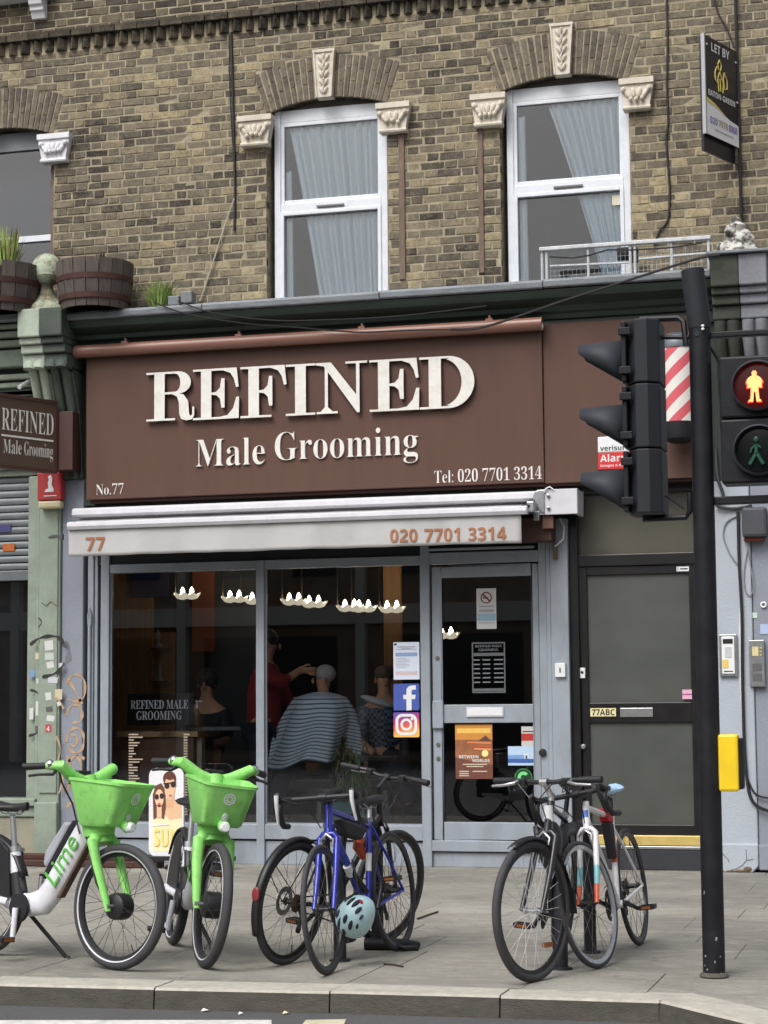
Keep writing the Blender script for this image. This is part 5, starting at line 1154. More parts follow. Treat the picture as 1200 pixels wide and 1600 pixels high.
        if chain:
            rr_ = 0.035; ax = (0, s.r); P = []
            for i in range(9): a = PI/2+PI*i/8; P.append((ax[0]+rr_*math.cos(a), side*0.046, ax[1]+rr_*math.sin(a)))
            for i in range(9): a = -PI/2+PI*i/8; P.append((bb[0]+ring*0.97*math.cos(a), side*0.046, bb[2]+ring*0.97*math.sin(a)))
            mb = MB(); mb.tube(P, 0.0045, 5, closed=True); s.part(mb, 'chain', CHAINM)
            mb = MB(); mb.lathe([(0.012, side*0.03), (0.05, side*0.03), (0.05, side*0.033), (0.042, side*0.04), (0.03, side*0.05), (0.012, side*0.05)], 24, (0, 0, s.r), 'y'); s.part(mb, 'cassette', CHAINM)
            mb = MB(); mb.tube([(0, side*0.05, s.r-0.02), (0.03, side*0.055, s.r-0.07), (0.015, side*0.05, s.r-0.14)], 0.011, 6); mb.lathe([(0, side*0.044), (0.022, side*0.044), (0.022, side*0.052), (0, side*0.052)], 12, (0.02, 0, s.r-0.14), 'y'); s.part(mb, 'derailleur', BLKPLAST)
    def mudguard(s, front, a0, a1, mat=BLKPLAST, w=0.024, flap=0.0):
        x = s.wb if front else 0.0; m = s.S if front else Matrix(); rg = s.r+0.018; n = 22; vs, fs = [], []
        for i in range(n+1):
            a = R(a0+(a1-a0)*i/n); wd = w*(1.0+(flap*0.9*max(0, (i/n-0.8)/0.2)))
            for (dy, dr) in ((-1, -0.012), (-0.6, 0.0), (0, 0.004), (0.6, 0.0), (1, -0.012)): vs.append((x+(rg+dr)*math.cos(a), dy*wd, s.r+(rg+dr)*math.sin(a)))
        for i in range(n):
            for j in range(4): q = i*5+j; fs.append((q, q+1, q+6, q+5))
        o = s.part(MB(m).add(vs, fs), 'mudguard', mat, None, 60); md = o.modifiers.new('s', 'SOLIDIFY'); md.thickness = 0.003; return o
    def frame(s, bb, st, hb, ht, mat, dt=0.019, tt=0.015, seat=0.015, stay=0.008, top_drop=0.03, slope=None, stay_mat=None):
        hbv, htv = Vector(hb), Vector(ht); ax = (htv-hbv).normalized(); mb = MB()
        mb.tube([hbv, htv], 0.021, 12); mb.tube([tuple(hbv+ax*0.03), bb], [dt*0.95, dt], 12); mb.tube([bb, st], seat, 12)
        mb.tube([tuple(Vector(st)-(Vector(st)-Vector(bb)).normalized()*0.03), tuple(htv-ax*top_drop)], tt, 12); mb.cyl((bb[0], -0.034, bb[2]), (bb[0], 0.034, bb[2]), 0.022, 12)
        fr = s.part(mb, 'frame', mat)
        stt = Vector(st)-(Vector(st)-Vector(bb)).normalized()*(slope or 0.035)
        for sg in (-1, 1):
            mb = MB(); mb.tube([(bb[0]-0.01, sg*0.022, bb[2]), (bb[0]-0.1, sg*0.035, bb[2]+(s.r-bb[2])*0.25), (0, sg*0.062, s.r)], [0.011, 0.0095, 0.008], 8); s.part(mb, 'chain_stay', stay_mat or mat, fr)
            mb = MB(); mb.tube([(stt.x, sg*0.012, stt.z), (stt.x*0.62, sg*0.036, s.r+(stt.z-s.r)*0.62), (0, sg*0.062, s.r)], [stay, stay*0.9, stay*0.85], 8); s.part(mb, 'seat_stay', stay_mat or mat, fr)
        return fr
    def fork(s, hb, mat, w=0.048, mat2=None, th=0.0135):
        m = s.S; hbv = Vector(hb); cr = hbv+Vector((0.012, 0, -0.035)); f = []
        mb = MB(m); mb.tube([(cr.x, -w, cr.z-0.015), (cr.x, -w*0.6, cr.z+0.01), (cr.x, w*0.6, cr.z+0.01), (cr.x, w, cr.z-0.015)], 0.016, 10); mb.tube([tuple(hbv), tuple(cr)], 0.02, 12); fk = s.part(mb, 'fork', mat)
        for sg in (-1, 1):
            P = [Vector((cr.x, sg*w, cr.z-0.012)), Vector((cr.x+(s.wb-cr.x)*0.42, sg*w*1.05, cr.z+(s.r-cr.z)*0.5)), Vector((s.wb, sg*w*1.12, s.r))]
            if mat2:
                mb = MB(m); mb.tube([P[0], P[1]], [th*1.1, th], 10); s.part(mb, 'fork_blade', mat, fk); mb = MB(m); mb.tube([P[1], (P[1]+P[2])/2], [th, th*0.9], 10); s.part(mb, 'fork_blade', mat2[0], fk); mb = MB(m); mb.tube([(P[1]+P[2])/2, P[2]], [th*0.9, th*0.75], 10); s.part(mb, 'fork_blade', mat2[1], fk)
            else: mb = MB(m); mb.tube(P, [th*1.15, th, th*0.75], 10); s.part(mb, 'fork_blade', mat, fk)
        mb = MB(m); mb.tube([(cr.x+0.035, -0.03, cr.z-0.055), (cr.x+0.03, -0.036, cr.z-0.02), (cr.x+0.03, 0.0, cr.z+0.012), (cr.x+0.03, 0.036, cr.z-0.02), (cr.x+0.035, 0.03, cr.z-0.055)], 0.0085, 8); s.part(mb, 'brake_caliper', SILVER, fk)
        return fk
    def stem(s, ht, fwd, up, mat):
        m = s.S; p = Vector(ht); c = p+Vector((fwd, 0, up)); mb = MB(m); mb.tube([tuple(p-Vector((0, 0, 0.01))), tuple(p+Vector((-0.008, 0, 0.04)))], 0.018, 10); mb.tube([tuple(p+Vector((-0.006, 0, 0.025))), tuple(c)], 0.016, 10); mb.cyl((c.x, -0.022, c.z), (c.x, 0.022, c.z), 0.021, 10); s.part(mb, 'stem', mat); return c
    def dropbar(s, c, mat=BLKPLAST, hood=RUBBERB, lever=SILVER, w=0.205):
        m = s.S; hb_ = None
        mb = MB(m); mb.cyl((c.x, -w+0.03, c.z), (c.x, w-0.03, c.z), 0.0145, 10); hb_ = s.part(mb, 'handlebar', mat)
        for sg in (-1, 1):
            P = [(c.x, sg*(w-0.03), c.z), (c.x+0.02, sg*(w-0.005), c.z), (c.x+0.065, sg*w, c.z-0.004), (c.x+0.095, sg*w, c.z-0.03), (c.x+0.1, sg*w*1.01, c.z-0.07), (c.x+0.085, sg*w*1.02, c.z-0.11), (c.x+0.045, sg*w*1.03, c.z-0.135), (c.x-0.03, sg*w*1.04, c.z-0.14)]
            mb = MB(m); mb.tube(P, 0.0165, 10); s.part(mb, 'bar_tape', mat, hb_)
            mb = MB(m); mb.tube([(c.x+0.07, sg*w, c.z), (c.x+0.115, sg*w, c.z+0.015), (c.x+0.145, sg*w, c.z+0.032)], [0.018, 0.017, 0.014], 8); s.part(mb, 'brake_hood', hood, hb_)
            mb = MB(m); mb.tube([(c.x+0.148, sg*w, c.z+0.03), (c.x+0.155, sg*w, c.z-0.02), (c.x+0.14, sg*(w+0.004), c.z-0.08), (c.x+0.125, sg*(w+0.008), c.z-0.125)], [0.013, 0.011, 0.009, 0.007], 8); s.part(mb, 'brake_lever', lever, hb_)
            mb = MB(m); mb.tube([(c.x+0.12, sg*(w-0.01), c.z+0.01), (c.x+0.14, sg*w*0.5, c.z-0.02), (c.x+0.07, sg*0.05, c.z-0.07), (c.x+0.01, sg*0.02, c.z-0.16)], 0.0032, 5); s.part(mb, 'cable', BLKPLAST, hb_)
        return hb_
    def flatbar(s, c, mat=BLKPAINT, w=0.30, rise=0.0, grip=RUBBERB, lever=SILVER):
        m = s.S; mb = MB(m); P = [(c.x-0.03, -w, c.z+rise), (c.x-0.012, -w*0.5, c.z+rise), (c.x, -0.06, c.z), (c.x, 0.06, c.z), (c.x-0.012, w*0.5, c.z+rise), (c.x-0.03, w, c.z+rise)]; mb.tube(P, 0.0125, 10); hb_ = s.part(mb, 'handlebar', mat)
        for sg in (-1, 1):
            mb = MB(m); mb.tube([(c.x-0.03, sg*(w+0.006), c.z+rise), (c.x-0.022, sg*(w-0.12), c.z+rise)], [0.018, 0.016], 10); s.part(mb, 'grip', grip, hb_)
            mb = MB(m); mb.tube([(c.x-0.01, sg*(w-0.16), c.z+rise), (c.x+0.03, sg*(w-0.155), c.z+rise-0.012), (c.x+0.045, sg*(w-0.1), c.z+rise-0.022), (c.x+0.035, sg*(w-0.02), c.z+rise-0.026)], [0.012, 0.01, 0.008, 0.007], 8); s.part(mb, 'brake_lever', lever, hb_)
            mb = MB(m); mb.box(c.x-0.03, c.x+0.02, sg*(w-0.19)-0.02, sg*(w-0.19)+0.02, c.z+rise-0.03, c.z+rise+0.012); s.part(mb, 'shifter', BLKPLAST, hb_, 0, 0.006)
            mb = MB(m); mb.tube([(c.x+0.01, sg*(w-0.17), c.z+rise), (c.x+0.09, sg*(w-0.22), c.z+rise-0.02), (c.x+0.1, sg*0.03, c.z-0.08), (c.x+0.02, sg*0.02, c.z-0.2)], 0.0032, 5); s.part(mb, 'cable', BLKPLAST, hb_)
        return hb_
    def seatpost(s, st, top, mat=BLKPLAST): mb = MB(); mb.tube([st, top], 0.0135, 10); s.part(mb, 'seat_post', mat); mb = MB(); mb.cyl(tuple(Vector(st)-Vector((0, 0, 0.012))), tuple(Vector(st)+Vector((0, 0, 0.014))), 0.021, 10); s.part(mb, 'seat_clamp', SILVER)

def geom(wb, r, seat_z=0.78, head_top=0.88, head_bot=0.74):
    k = 0.32; hb = (wb-0.045-(head_bot-r)*k, 0, head_bot); ht = (wb-0.045-(head_top-r)*k, 0, head_top); bb = (0.42, 0, 0.275); st = (0.42-(seat_z-0.275)*0.30, 0, seat_z)
    return hb, ht, bb, st
def pose(front, rear): f, r_ = Vector(front), Vector(rear); d = f-r_; return (r_.x, r_.y, 0.0), math.atan2(d.y, d.x), d.length

# --- blue road bike with drop bars, leaning on the first stand
loc, yaw, wb = pose((1.575, -6.735), (1.665, -5.68)); hb, ht, bb, st = geom(wb, 0.338, 0.76, 0.87, 0.745)
b = Bike('road_bicycle', 'royal blue drop bar road bicycle chained to a stand with a pale helmet', loc, yaw, R(5.5), R(4), wb, 0.338, head=(hb, ht))
b.frame(bb, st, hb, ht, BLUEP, dt=0.021, tt=0.017, seat=0.016, stay=0.009); b.fork(hb, BLUEP, th=0.016); b.wheel(True, seed=1); b.wheel(False, seed=3, disc=False)
top = (st[0]-0.03, 0, 0.84); b.seatpost(st, top, SILVER); b.saddle((top[0]+0.02, 0, 0.87)); c = b.stem(ht, 0.095, 0.045, BLKPLAST); b.dropbar(c, lever=STRIPE, w=0.21); b.cranks(bb, R(-65), ring=0.09)
mb = MB(); mb.tube([Vector(bb)+(Vector(st)-Vector(bb))*0.42, Vector(bb)+(Vector(st)-Vector(bb))*0.62], 0.0172, 12); b.part(mb, 'white_decal', WHITEP); mb = MB(); mb.tube([Vector(hb)+(Vector(bb)-Vector(hb))*0.45, Vector(hb)+(Vector(bb)-Vector(hb))*0.56], 0.0222, 12); b.part(mb, 'white_decal', WHITEP)
mb = MB(); mb.tube([(0.5, -0.03, 0.40), (0.55, -0.05, 0.52), (0.60, -0.05, 0.60), (0.66, -0.02, 0.56), (0.62, 0.04, 0.45), (0.54, 0.05, 0.38), (0.5, -0.03, 0.40)], 0.014, 8); b.part(mb, 'chain_lock', BLKPLAST)
mb = MB(); mb.prism([(st[0]+0.09, 0.715), (ht[0]-0.1, 0.79), (ht[0]-0.14, 0.70), (st[0]+0.2, 0.66)], -0.03, 0.03); b.part(mb, 'frame_bag', M('dark_bag_fabric', C(40, 38, 42), 0.8), None, 0, 0.012)
mb = MB(); mb.tube([(0.30, -0.035, 0.56), (0.34, -0.06, 0.62), (0.37, -0.03, 0.66)], 0.03, 10); b.part(mb, 'rear_lamp', M('orange_lamp', C(206, 92, 62), 0.35))
# helmet hung on the bike's down tube
HELM = M('pale_blue_helmet_shell', C(178, 210, 218), 0.35, var=0.05, coat=0.2); HELMD = M('helmet_vent_dark', C(30, 36, 48), 0.7)
hc = W(556, 1432, -6.42); hel = thing('bike_helmet', 'pale blue vented cycling helmet hanging from the blue road bicycle', 'helmet', tuple(hc))
_hz = Vector((-0.42, -0.86, 0.22)).normalized(); _hx = Vector((0.45, 0.05, 0.9)); _hx = (_hx-_hz*_hx.dot(_hz)).normalized(); _hy = _hz.cross(_hx)
rot = Matrix(((_hx.x, _hy.x, _hz.x, 0), (_hx.y, _hy.y, _hz.y, 0), (_hx.z, _hy.z, _hz.z, 0), (0, 0, 0, 1)))
mb = MB(); mb.lathe([(0.0, 0.112), (0.035, 0.108), (0.065, 0.092), (0.088, 0.062), (0.098, 0.02), (0.1, -0.025), (0.094, -0.05), (0.08, -0.045), (0.0, 0.06)], 28)
mb.v = [rot @ Vector((v.x*1.2, v.y*0.92, v.z*1.0)) for v in mb.v]; mb.build('shell', HELM, hel, smooth=60, local=True)
for (off, a0, a1, wdt) in ((0.0, 35, 70, .012), (0.0, 100, 140, .012), (0.032, 30, 66, .013), (0.032, 84, 112, .013), (0.032, 124, 150, .011), (-0.032, 30, 66, .013), (-0.032, 84, 112, .013), (-0.032, 124, 150, .011), (0.064, 40, 72, .012), (0.064, 92, 130, .012), (-0.064, 40, 72, .012), (-0.064, 92, 130, .012), (0.088, 50, 80, .008), (-0.088, 50, 80, .008), (0.088, 100, 130, .008), (-0.088, 100, 130, .008)):
    mb = MB(); rad = math.sqrt(0.103**2-off**2); P = []
    for i in range(6):
        th = R(a0+(a1-a0)*i/5); P.append(rot @ Vector((1.2*rad*math.cos(th), off*0.93, 1.06*rad*math.sin(th))))
    mb.tube(P, [wdt*0.25, wdt*0.8, wdt, wdt, wdt*0.8, wdt*0.25], 8); mb.build('vent', HELMD, hel, smooth=60, local=True)
mb = MB(rot); mb.ell((0.092, -0.03, 0.052), (0.014, 0.02, 0.016), 8, 6); mb.build('badge', REDREF, hel, smooth=50, local=True)
mb = MB(); mb.tube([(0.02, 0.0, 0.1), (0.0, 0.02, 0.2), (-0.03, 0.04, 0.3)], 0.006, 6); mb.build('chin_strap', BLKPLAST, hel, local=True)

# --- black hybrid with mudguard facing the shop, behind the blue bike
loc, yaw, wb = pose((1.49, -5.40), (1.22, -6.40)); hb, ht, bb, st = geom(wb, 0.338, 0.74, 0.90, 0.745)
b = Bike('hybrid_bicycle', 'black flat bar bicycle with red reflector on its rear mudguard behind the blue bike', loc, yaw, R(7), R(-6), wb, 0.338, head=(hb, ht))
b.frame(bb, st, hb, ht, BLKPAINT, dt=0.02); b.fork(hb, BLKPAINT); b.wheel(True, tyre=0.018, seed=2); b.wheel(False, tyre=0.018, disc=True, seed=4); b.seatpost(st, (st[0]-0.03, 0, 0.9)); b.saddle((st[0]-0.01, 0, 0.93)); c = b.stem(ht, 0.07, 0.09, BLKPLAST); b.flatbar(c, w=0.31, rise=0.02); b.cranks(bb, R(30))
o = b.mudguard(False, 60, 205, BLKPLAST, 0.026)
mb = MB(); a = R(168); x_, z_ = 0.362*math.cos(a), 0.338+0.362*math.sin(a); mb.ell((x_-0.002, 0, z_), (0.008, 0.024, 0.04), 10, 8); b.part(mb, 'red_reflector', M('dull_red_reflector', C(132, 48, 52), 0.4), o)
mb = MB(); mb.tube([(0, 0.065, 0.338), (-0.25, 0.03, 0.57)], 0.003, 5); mb.tube([(0, -0.065, 0.338), (-0.25, -0.03, 0.57)], 0.003, 5); b.part(mb, 'mudguard_stay', BLKPLAST, o)

# --- black bicycle nearest the kerb
loc, yaw, wb = pose((2.645, -6.77), (2.605, -5.72)); hb, ht, bb, st = geom(wb, 0.355, 0.80, 0.90, 0.77)
b = Bike('black_bicycle', 'black flat bar bicycle with silver spokes nearest the kerb at the right stand', loc, yaw, R(-6), R(-24), wb, 0.355, head=(hb, ht))
b.frame(bb, st, hb, ht, BLKPAINT, dt=0.024); b.fork(hb, BLKPAINT, th=0.017, w=0.055); b.wheel(True, tyre=0.021, rim=RIMB, spokes=28, spoke=STRIPE, hubmat=SILVER, seed=1); b.wheel(False, tyre=0.021, seed=2, stripe=None); b.seatpost(st, (st[0]-0.03, 0, 0.93)); b.saddle((st[0]-0.01, 0, 0.965), Wd=0.08); c = b.stem(ht, 0.06, 0.10, SILVER); b.flatbar(c, w=0.32, rise=0.01, mat=BLKPAINT); b.cranks(bb, R(-20))
b.mudguard(True, 62, 186, BLKPLAST, 0.028, flap=1.0)
mb = MB(b.S); mb.tube([(ht[0]+0.025, 0, ht[2]-0.1), (ht[0]+0.03, 0, ht[2]-0.02)], 0.024, 10); b.part(mb, 'white_head_badge', WHITEP)
mb = MB(); mb.tube([(0.62, -0.02, 0.70), (0.68, -0.09, 0.74), (0.75, -0.06, 0.66), (0.73, 0.03, 0.56), (0.66, 0.06, 0.60), (0.62, -0.02, 0.70)], 0.018, 8); b.part(mb, 'cable_lock', BLKPLAST)
mb = MB(); mb.ell((0.70, 0.0, 0.66), (0.09, 0.06, 0.13), 14, 10); b.part(mb, 'black_bag', BLKPLAST)
mb = MB(b.S); a = R(235); x_, z_ = b.wb+0.22*math.cos(a), 0.355+0.22*math.sin(a); mb.box(x_-0.05, x_+0.02, -0.012, 0.012, z_-0.012, z_+0.012); b.part(mb, 'wheel_reflector', AMBER, None, 0)

# --- white and coral road bike
loc, yaw, wb = pose((2.90, -6.19), (2.97, -5.14)); hb, ht, bb, st = geom(wb, 0.338, 0.78, 0.87, 0.75)
b = Bike('racing_bicycle', 'white racing bicycle with mint and coral fork and pale blue saddle', loc, yaw, R(7), R(-12), wb, 0.338, head=(hb, ht))
b.frame(bb, st, hb, ht, WHITEPT, dt=0.022, tt=0.017, seat=0.017, stay=0.009, slope=0.1); b.fork(hb, WHITEPT, mat2=(TEAL, ORNG), th=0.016); b.wheel(True, rim=RIMS, seed=2); b.wheel(False, seed=1); b.seatpost(st, (st[0]-0.035, 0, 0.88), BLKPLAST); b.saddle((st[0]-0.01, 0, 0.915), mat=M('pale_blue_saddle', C(170, 204, 236), 0.4)); c = b.stem(ht, 0.09, 0.05, BLKPLAST); b.dropbar(c, lever=BLKPLAST); b.cranks(bb, R(15), ring=0.09)
tb = Vector(st); hd = Vector(ht)
mb = MB(); p = tb+(hd-tb)*0.2; mb.prism([(p.x-0.03, p.z-0.005), (p.x+0.10, p.z+0.02), (p.x+0.07, p.z-0.06), (p.x-0.03, p.z-0.075)], -0.028, 0.028); b.part(mb, 'red_bag_top', REDP, None, 0, 0.008)
mb = MB(); mb.prism([(p.x-0.03, p.z-0.077), (p.x+0.07, p.z-0.062), (p.x+0.02, p.z-0.27), (p.x-0.0, p.z-0.27)], -0.027, 0.027); b.part(mb, 'black_bag', M('dark_bag_fabric', C(40, 38, 42), 0.8), None, 0, 0.008)
mb = MB(); q0_ = Vector(bb); q1_ = Vector(st); mb.tube([q0_+(q1_-q0_)*0.45, q0_+(q1_-q0_)*0.6], 0.0178, 12); b.part(mb, 'coral_decal', ORNG)
mb = MB(b.S); mb.tube([Vector(hb)+(Vector(ht)-Vector(hb))*0.3+Vector((0.004, 0, 0)), Vector(hb)+(Vector(ht)-Vector(hb))*0.6+Vector((0.004, 0, 0))], 0.0195, 12); b.part(mb, 'blue_head_badge', M('badge_blue', C(70, 110, 190), 0.4))

# --- cycle stands: black hoops of square tube
STANDM = M('black_stand_paint', C(30, 32, 40), 0.5, var=0.2, scale=8, world=True)
def stand(label, a, b2):
    a, b2 = Vector(a), Vector(b2); d = (b2-a); L = d.length; t = thing('cycle_stand', label, 'cycle stand', (a.x, a.y, 0), group='black cycle stands'); t.rotation_euler = (0, 0, math.atan2(d.y, d.x))
    mb = MB()
    P = [(0, 0, -0.02), (0, 0, 0.6)]+[(0.12-0.12*math.cos(R(q)), 0, 0.6+0.12*math.sin(R(q))) for q in (30, 60, 90)]+[(L-0.12+0.12*math.sin(R(q)), 0, 0.6+0.12*math.cos(R(q))) for q in (0, 30, 60)]+[(L, 0, 0.6), (L, 0, -0.02)]
    mb.tube(P, 0.036, 12); mb.build('hoop', STANDM, t, smooth=50, local=True)
    for x in (0, L): mb = MB(); mb.lathe([(0.06, 0.002), (0.058, 0.012), (0.04, 0.016)], 16, (x, 0, 0)); mb.build('base_collar', STANDM, t, smooth=40, local=True)
    return t
stand('black hoop cycle stand the blue bicycle is locked to', (1.47, -6.2), (1.50, -5.55)); stand('black hoop cycle stand between the black and the white bicycles', (2.72, -6.28), (2.75, -5.56))
dl_ = MB(); p = G(598, 1482); dl_.tube([(p.x-0.08, p.y-0.1, 0.035), (p.x+0.05, p.y-0.08, 0.035), (p.x+0.14, p.y-0.02, 0.03), (p.x+0.2, p.y+0.05, 0.02)], [0.034, 0.036, 0.03, 0.02], 10); dl_.tube([(p.x+0.06, p.y-0.06, 0.03), (p.x+0.16, p.y-0.12, 0.02), (p.x+0.22, p.y-0.05, 0.015)], 0.018, 8)
tag(dl_.build('discarded_lock', BLKPLAST, smooth=50), 'discarded black bike lock lying at the foot of the first stand', 'bike lock')

# ================================================================== HIRE E-BIKES
def lime_bike(label, front, rear, lean, steer):
    loc, yaw, wb = pose(front, rear); r = 0.335
    hb, ht = (wb-0.20, 0, 0.72), (wb-0.315, 0, 1.04)
    b = Bike('hire_bicycle', label, loc, yaw, lean, steer, wb, r, group='green and white hire e-bikes', head=(hb, ht))
    # main tube: thick, swept, oval
    mb = MB(); mb.tube([(wb-0.235, 0, 0.80), (wb-0.30, 0, 0.72), (wb-0.42, 0, 0.56), (wb-0.54, 0, 0.40), (wb-0.62, 0, 0.325), (wb-0.74, 0, 0.30), (0.26, 0, 0.305), (0.16, 0, 0.33)], [0.07, 0.078, 0.08, 0.08, 0.08, 0.068, 0.06, 0.05], 16, flatten=0.95); mb.v = [Vector((v.x, v.y*0.62, v.z)) for v in mb.v]; fr = b.part(mb, 'frame', LIMEW, None, 60)
    mb = MB(); mb.tube([(0.30, 0, 0.31), (0.255, 0, 0.47)], [0.05, 0.044], 14); b.part(mb, 'seat_tube_sleeve', BLKPLAST); mb = MB(); mb.tube([(0.256, 0, 0.468), (0.225, 0, 0.60)], [0.04, 0.034], 14); b.part(mb, 'seat_tube', LIMEW, fr)
    mb = MB(); mb.tube([(0.227, 0, 0.59), (0.19, 0, 0.80)], 0.017, 12); b.part(mb, 'seat_post', SILVER); mb = MB(); mb.cyl((0.229, 0, 0.585), (0.222, 0, 0.615), 0.036, 12); mb.box(0.2, 0.24, 0.03, 0.06, 0.59, 0.61); b.part(mb, 'seat_clamp', SILVER)
    b.saddle((0.185, 0, 0.845), mat=BLKPLAST, L=0.27, Wd=0.1)
    # stays and black rear cover
    for sg in (-1, 1):
        mb = MB(); mb.tube([(0.24, sg*0.04, 0.31), (0.1, sg*0.07, 0.325), (0, sg*0.075, r)], [0.024, 0.02, 0.018], 10); b.part(mb, 'chain_stay', LIMEW, fr)
        mb = MB(); mb.prism([(0.27, 0.34), (0.235, 0.60), (0.15, 0.66), (0.02, 0.62), (-0.06, 0.42), (0.0, 0.34)], sg*0.052-0.006, sg*0.052+0.006); b.part(mb, 'wheel_cover', BLKPLAST, None, 0, 0.006)
    # battery above the main tube with the shaded gap below as a black strip
    d = Vector((-(0.42-0.30), 0, 0.56-0.72)).normalized(); nrm = Vector((d.z, 0, -d.x)); nrm = nrm if nrm.z > 0 else -nrm
    p0 = Vector((wb-0.30, 0, 0.73)); L = 0.34; mb = MB()
    pts = [p0+nrm*0.085+d*0.02, p0+nrm*0.14+d*0.05, p0+nrm*0.155+d*(L-0.06), p0+nrm*0.125+d*L, p0+nrm*0.085+d*L]
    mb.prism([(p.x, p.z) for p in pts], -0.04, 0.04); b.part(mb, 'battery_cover', BATT, None, 0, 0.016)
    pts = [p0+nrm*0.06+d*0.0, p0+nrm*0.088+d*0.0, p0+nrm*0.088+d*(L+0.03), p0+nrm*0.06+d*(L+0.03)]; mb = MB(); mb.prism([(p.x, p.z) for p in pts], -0.036, 0.036); b.part(mb, 'battery_gap_shade', BLKPLAST, None, 0, 0.004)
    pts = [p0-nrm*0.06+d*0.02, p0-nrm*0.085+d*0.03, p0-nrm*0.092+d*0.40, p0-nrm*0.07+d*0.42]; mb = MB(); mb.prism([(p.x, p.z) for p in pts], -0.022, 0.022); b.part(mb, 'cable_cover', M('muddy_cover', C(92, 76, 66), 0.8, var=0.3, scale=14), None, 0, 0.004)
    # name along the tube, on both sides
    for sg in (-1, 1):
        o0 = p0+d*(0.36 if sg < 0 else 0.05)-nrm*0.05; rt = (-d if sg < 0 else d); mb = MB()
        put_text(mb, 'Lime', tuple(o0+Vector((0, sg*0.0515, 0))), tuple(rt), tuple(nrm), 0.31, 0.115)
        g_ = b.part(mb, 'name_lettering', LIMEG, fr, 0); md = g_.modifiers.new('s', 'SOLIDIFY'); md.thickness = 0.004; md.offset = 0
    # drivetrain
    mb = MB(); mb.lathe([(0, -0.07), (0.075, -0.068), (0.08, -0.055), (0.08, -0.05), (0, -0.05)], 24, (0.36, 0, 0.285), 'y'); b.part(mb, 'chain_guard', BLKPLAST)
    for sg, a in ((-1, R(-88)), (1, R(92))):
        e = Vector((0.36+0.17*math.cos(a), sg*0.1, 0.285+0.17*math.sin(a))); mb = MB(); mb.tube([(0.36, sg*0.082, 0.285), tuple(e)], [0.018, 0.015], 8); ck = b.part(mb, 'crank', LIMEW if sg < 0 else SILVER)
        y0, y1 = sorted((e.y+sg*0.015, e.y+sg*0.11)); mb = MB(); mb.box(e.x-0.045, e.x+0.045, y0, y1, e.z-0.014, e.z+0.014); b.part(mb, 'pedal', BLKPLAST, ck, 0, 0.005); mb = MB(); mb.box(e.x+0.0455, e.x+0.0475, y0+0.015, y1-0.015, e.z-0.009, e.z+0.009); b.part(mb, 'pedal_reflector', AMBER, ck, 0)
    mb = MB(); mb.cyl((0.33, 0.04, 0.25), (0.52, 0.17, 0.01), 0.012, 8); mb.ell((0.522, 0.172, 0.012), (0.022, 0.016, 0.012), 8, 6); b.part(mb, 'kickstand', BLKPLAST)
    # wheels
    b.wheel(True, tyre=0.027, rim=RIMB, deep=0.02, spokes=32, spoke=SPOKED, hub=(0.072, 0.058), stripe=STRIPE, seed=4.3); b.wheel(False, tyre=0.027, rim=RIMB, deep=0.02, spokes=28, spoke=SPOKED, hub=(0.04, 0.05), stripe=STRIPE)
    o = b.mudguard(False, 20, 150, BLKPLAST, 0.034)
    # fork: crown, two broad green blades, head shroud
    m = b.S
    mb = MB(m); mb.tube([(wb-0.16, 0, 0.66), (wb-0.19, 0, 0.74), (wb-0.245, 0, 0.88), (wb-0.285, 0, 0.98), (wb-0.30, 0, 1.02)], [0.062, 0.06, 0.046, 0.042, 0.045], 14); fk = b.part(mb, 'fork', LIME)
    mb = MB(); mb.tube([(wb-0.205, 0, 0.70), (wb-0.262, 0, 0.87)], 0.062, 14); b.part(mb, 'head_tube', BLKPLAST)
    mb = MB(m); mb.tube([(wb-0.15, -0.088, 0.655), (wb-0.16, -0.06, 0.69), (wb-0.165, 0, 0.70), (wb-0.16, 0.06, 0.69), (wb-0.15, 0.088, 0.655)], [0.03, 0.038, 0.042, 0.038, 0.03], 10); b.part(mb, 'fork_crown', LIME, fk)
    for sg in (-1, 1): mb = MB(m); mb.tube([(wb-0.15, sg*0.086, 0.68), (wb-0.10, sg*0.09, 0.55), (wb-0.02, sg*0.088, 0.37), (wb+0.0, sg*0.084, 0.31)], [0.034, 0.031, 0.024, 0.018], 12, flatten=0.7); b.part(mb, 'fork_blade', LIME, fk)
    mb = MB(m); mb.cyl((wb, -0.1, r), (wb, 0.1, r), 0.012, 10); b.part(mb, 'axle_nut', SILVER, fk)
    # basket
    def rr_(x0, x1, hw, hwf, z, rad, n=5):
        P = []
        for (cx, cy, a0) in ((x1-rad, hwf-rad, 0), (x0+rad*0.5, hw-rad*0.5, 90), (x0+rad*0.5, -hw+rad*0.5, 180), (x1-rad, -hwf+rad, 270)):
            rd = rad if a0 in (0, 270) else rad*0.5
            for i in range(n+1): a = R(a0+90*i/n); P.append((cx+rd*math.cos(a), cy+rd*math.sin(a), z))
        return P
    bx0 = wb-0.285
    lay = [rr_(bx0+0.06, bx0+0.27, 0.115, 0.10, 0.755, 0.04), rr_(bx0+0.05, bx0+0.29, 0.125, 0.115, 0.77, 0.045), rr_(bx0+0.01, bx0+0.375, 0.175, 0.15, 0.995, 0.06), rr_(bx0+0.004, bx0+0.385, 0.182, 0.157, 1.0, 0.06), rr_(bx0+0.004, bx0+0.387, 0.182, 0.157, 1.015, 0.06), rr_(bx0+0.016, bx0+0.372, 0.169, 0.145, 1.015, 0.055), rr_(bx0+0.06, bx0+0.28, 0.115, 0.105, 0.78, 0.04)]
    # the rim dips towards the front
    vs = []
    for L_ in lay:
        for p in L_: vs.append((p[0], p[1], p[2]-(0.03*((p[0]-bx0)/0.4)**1.5 if p[2] > 0.9 else 0)))
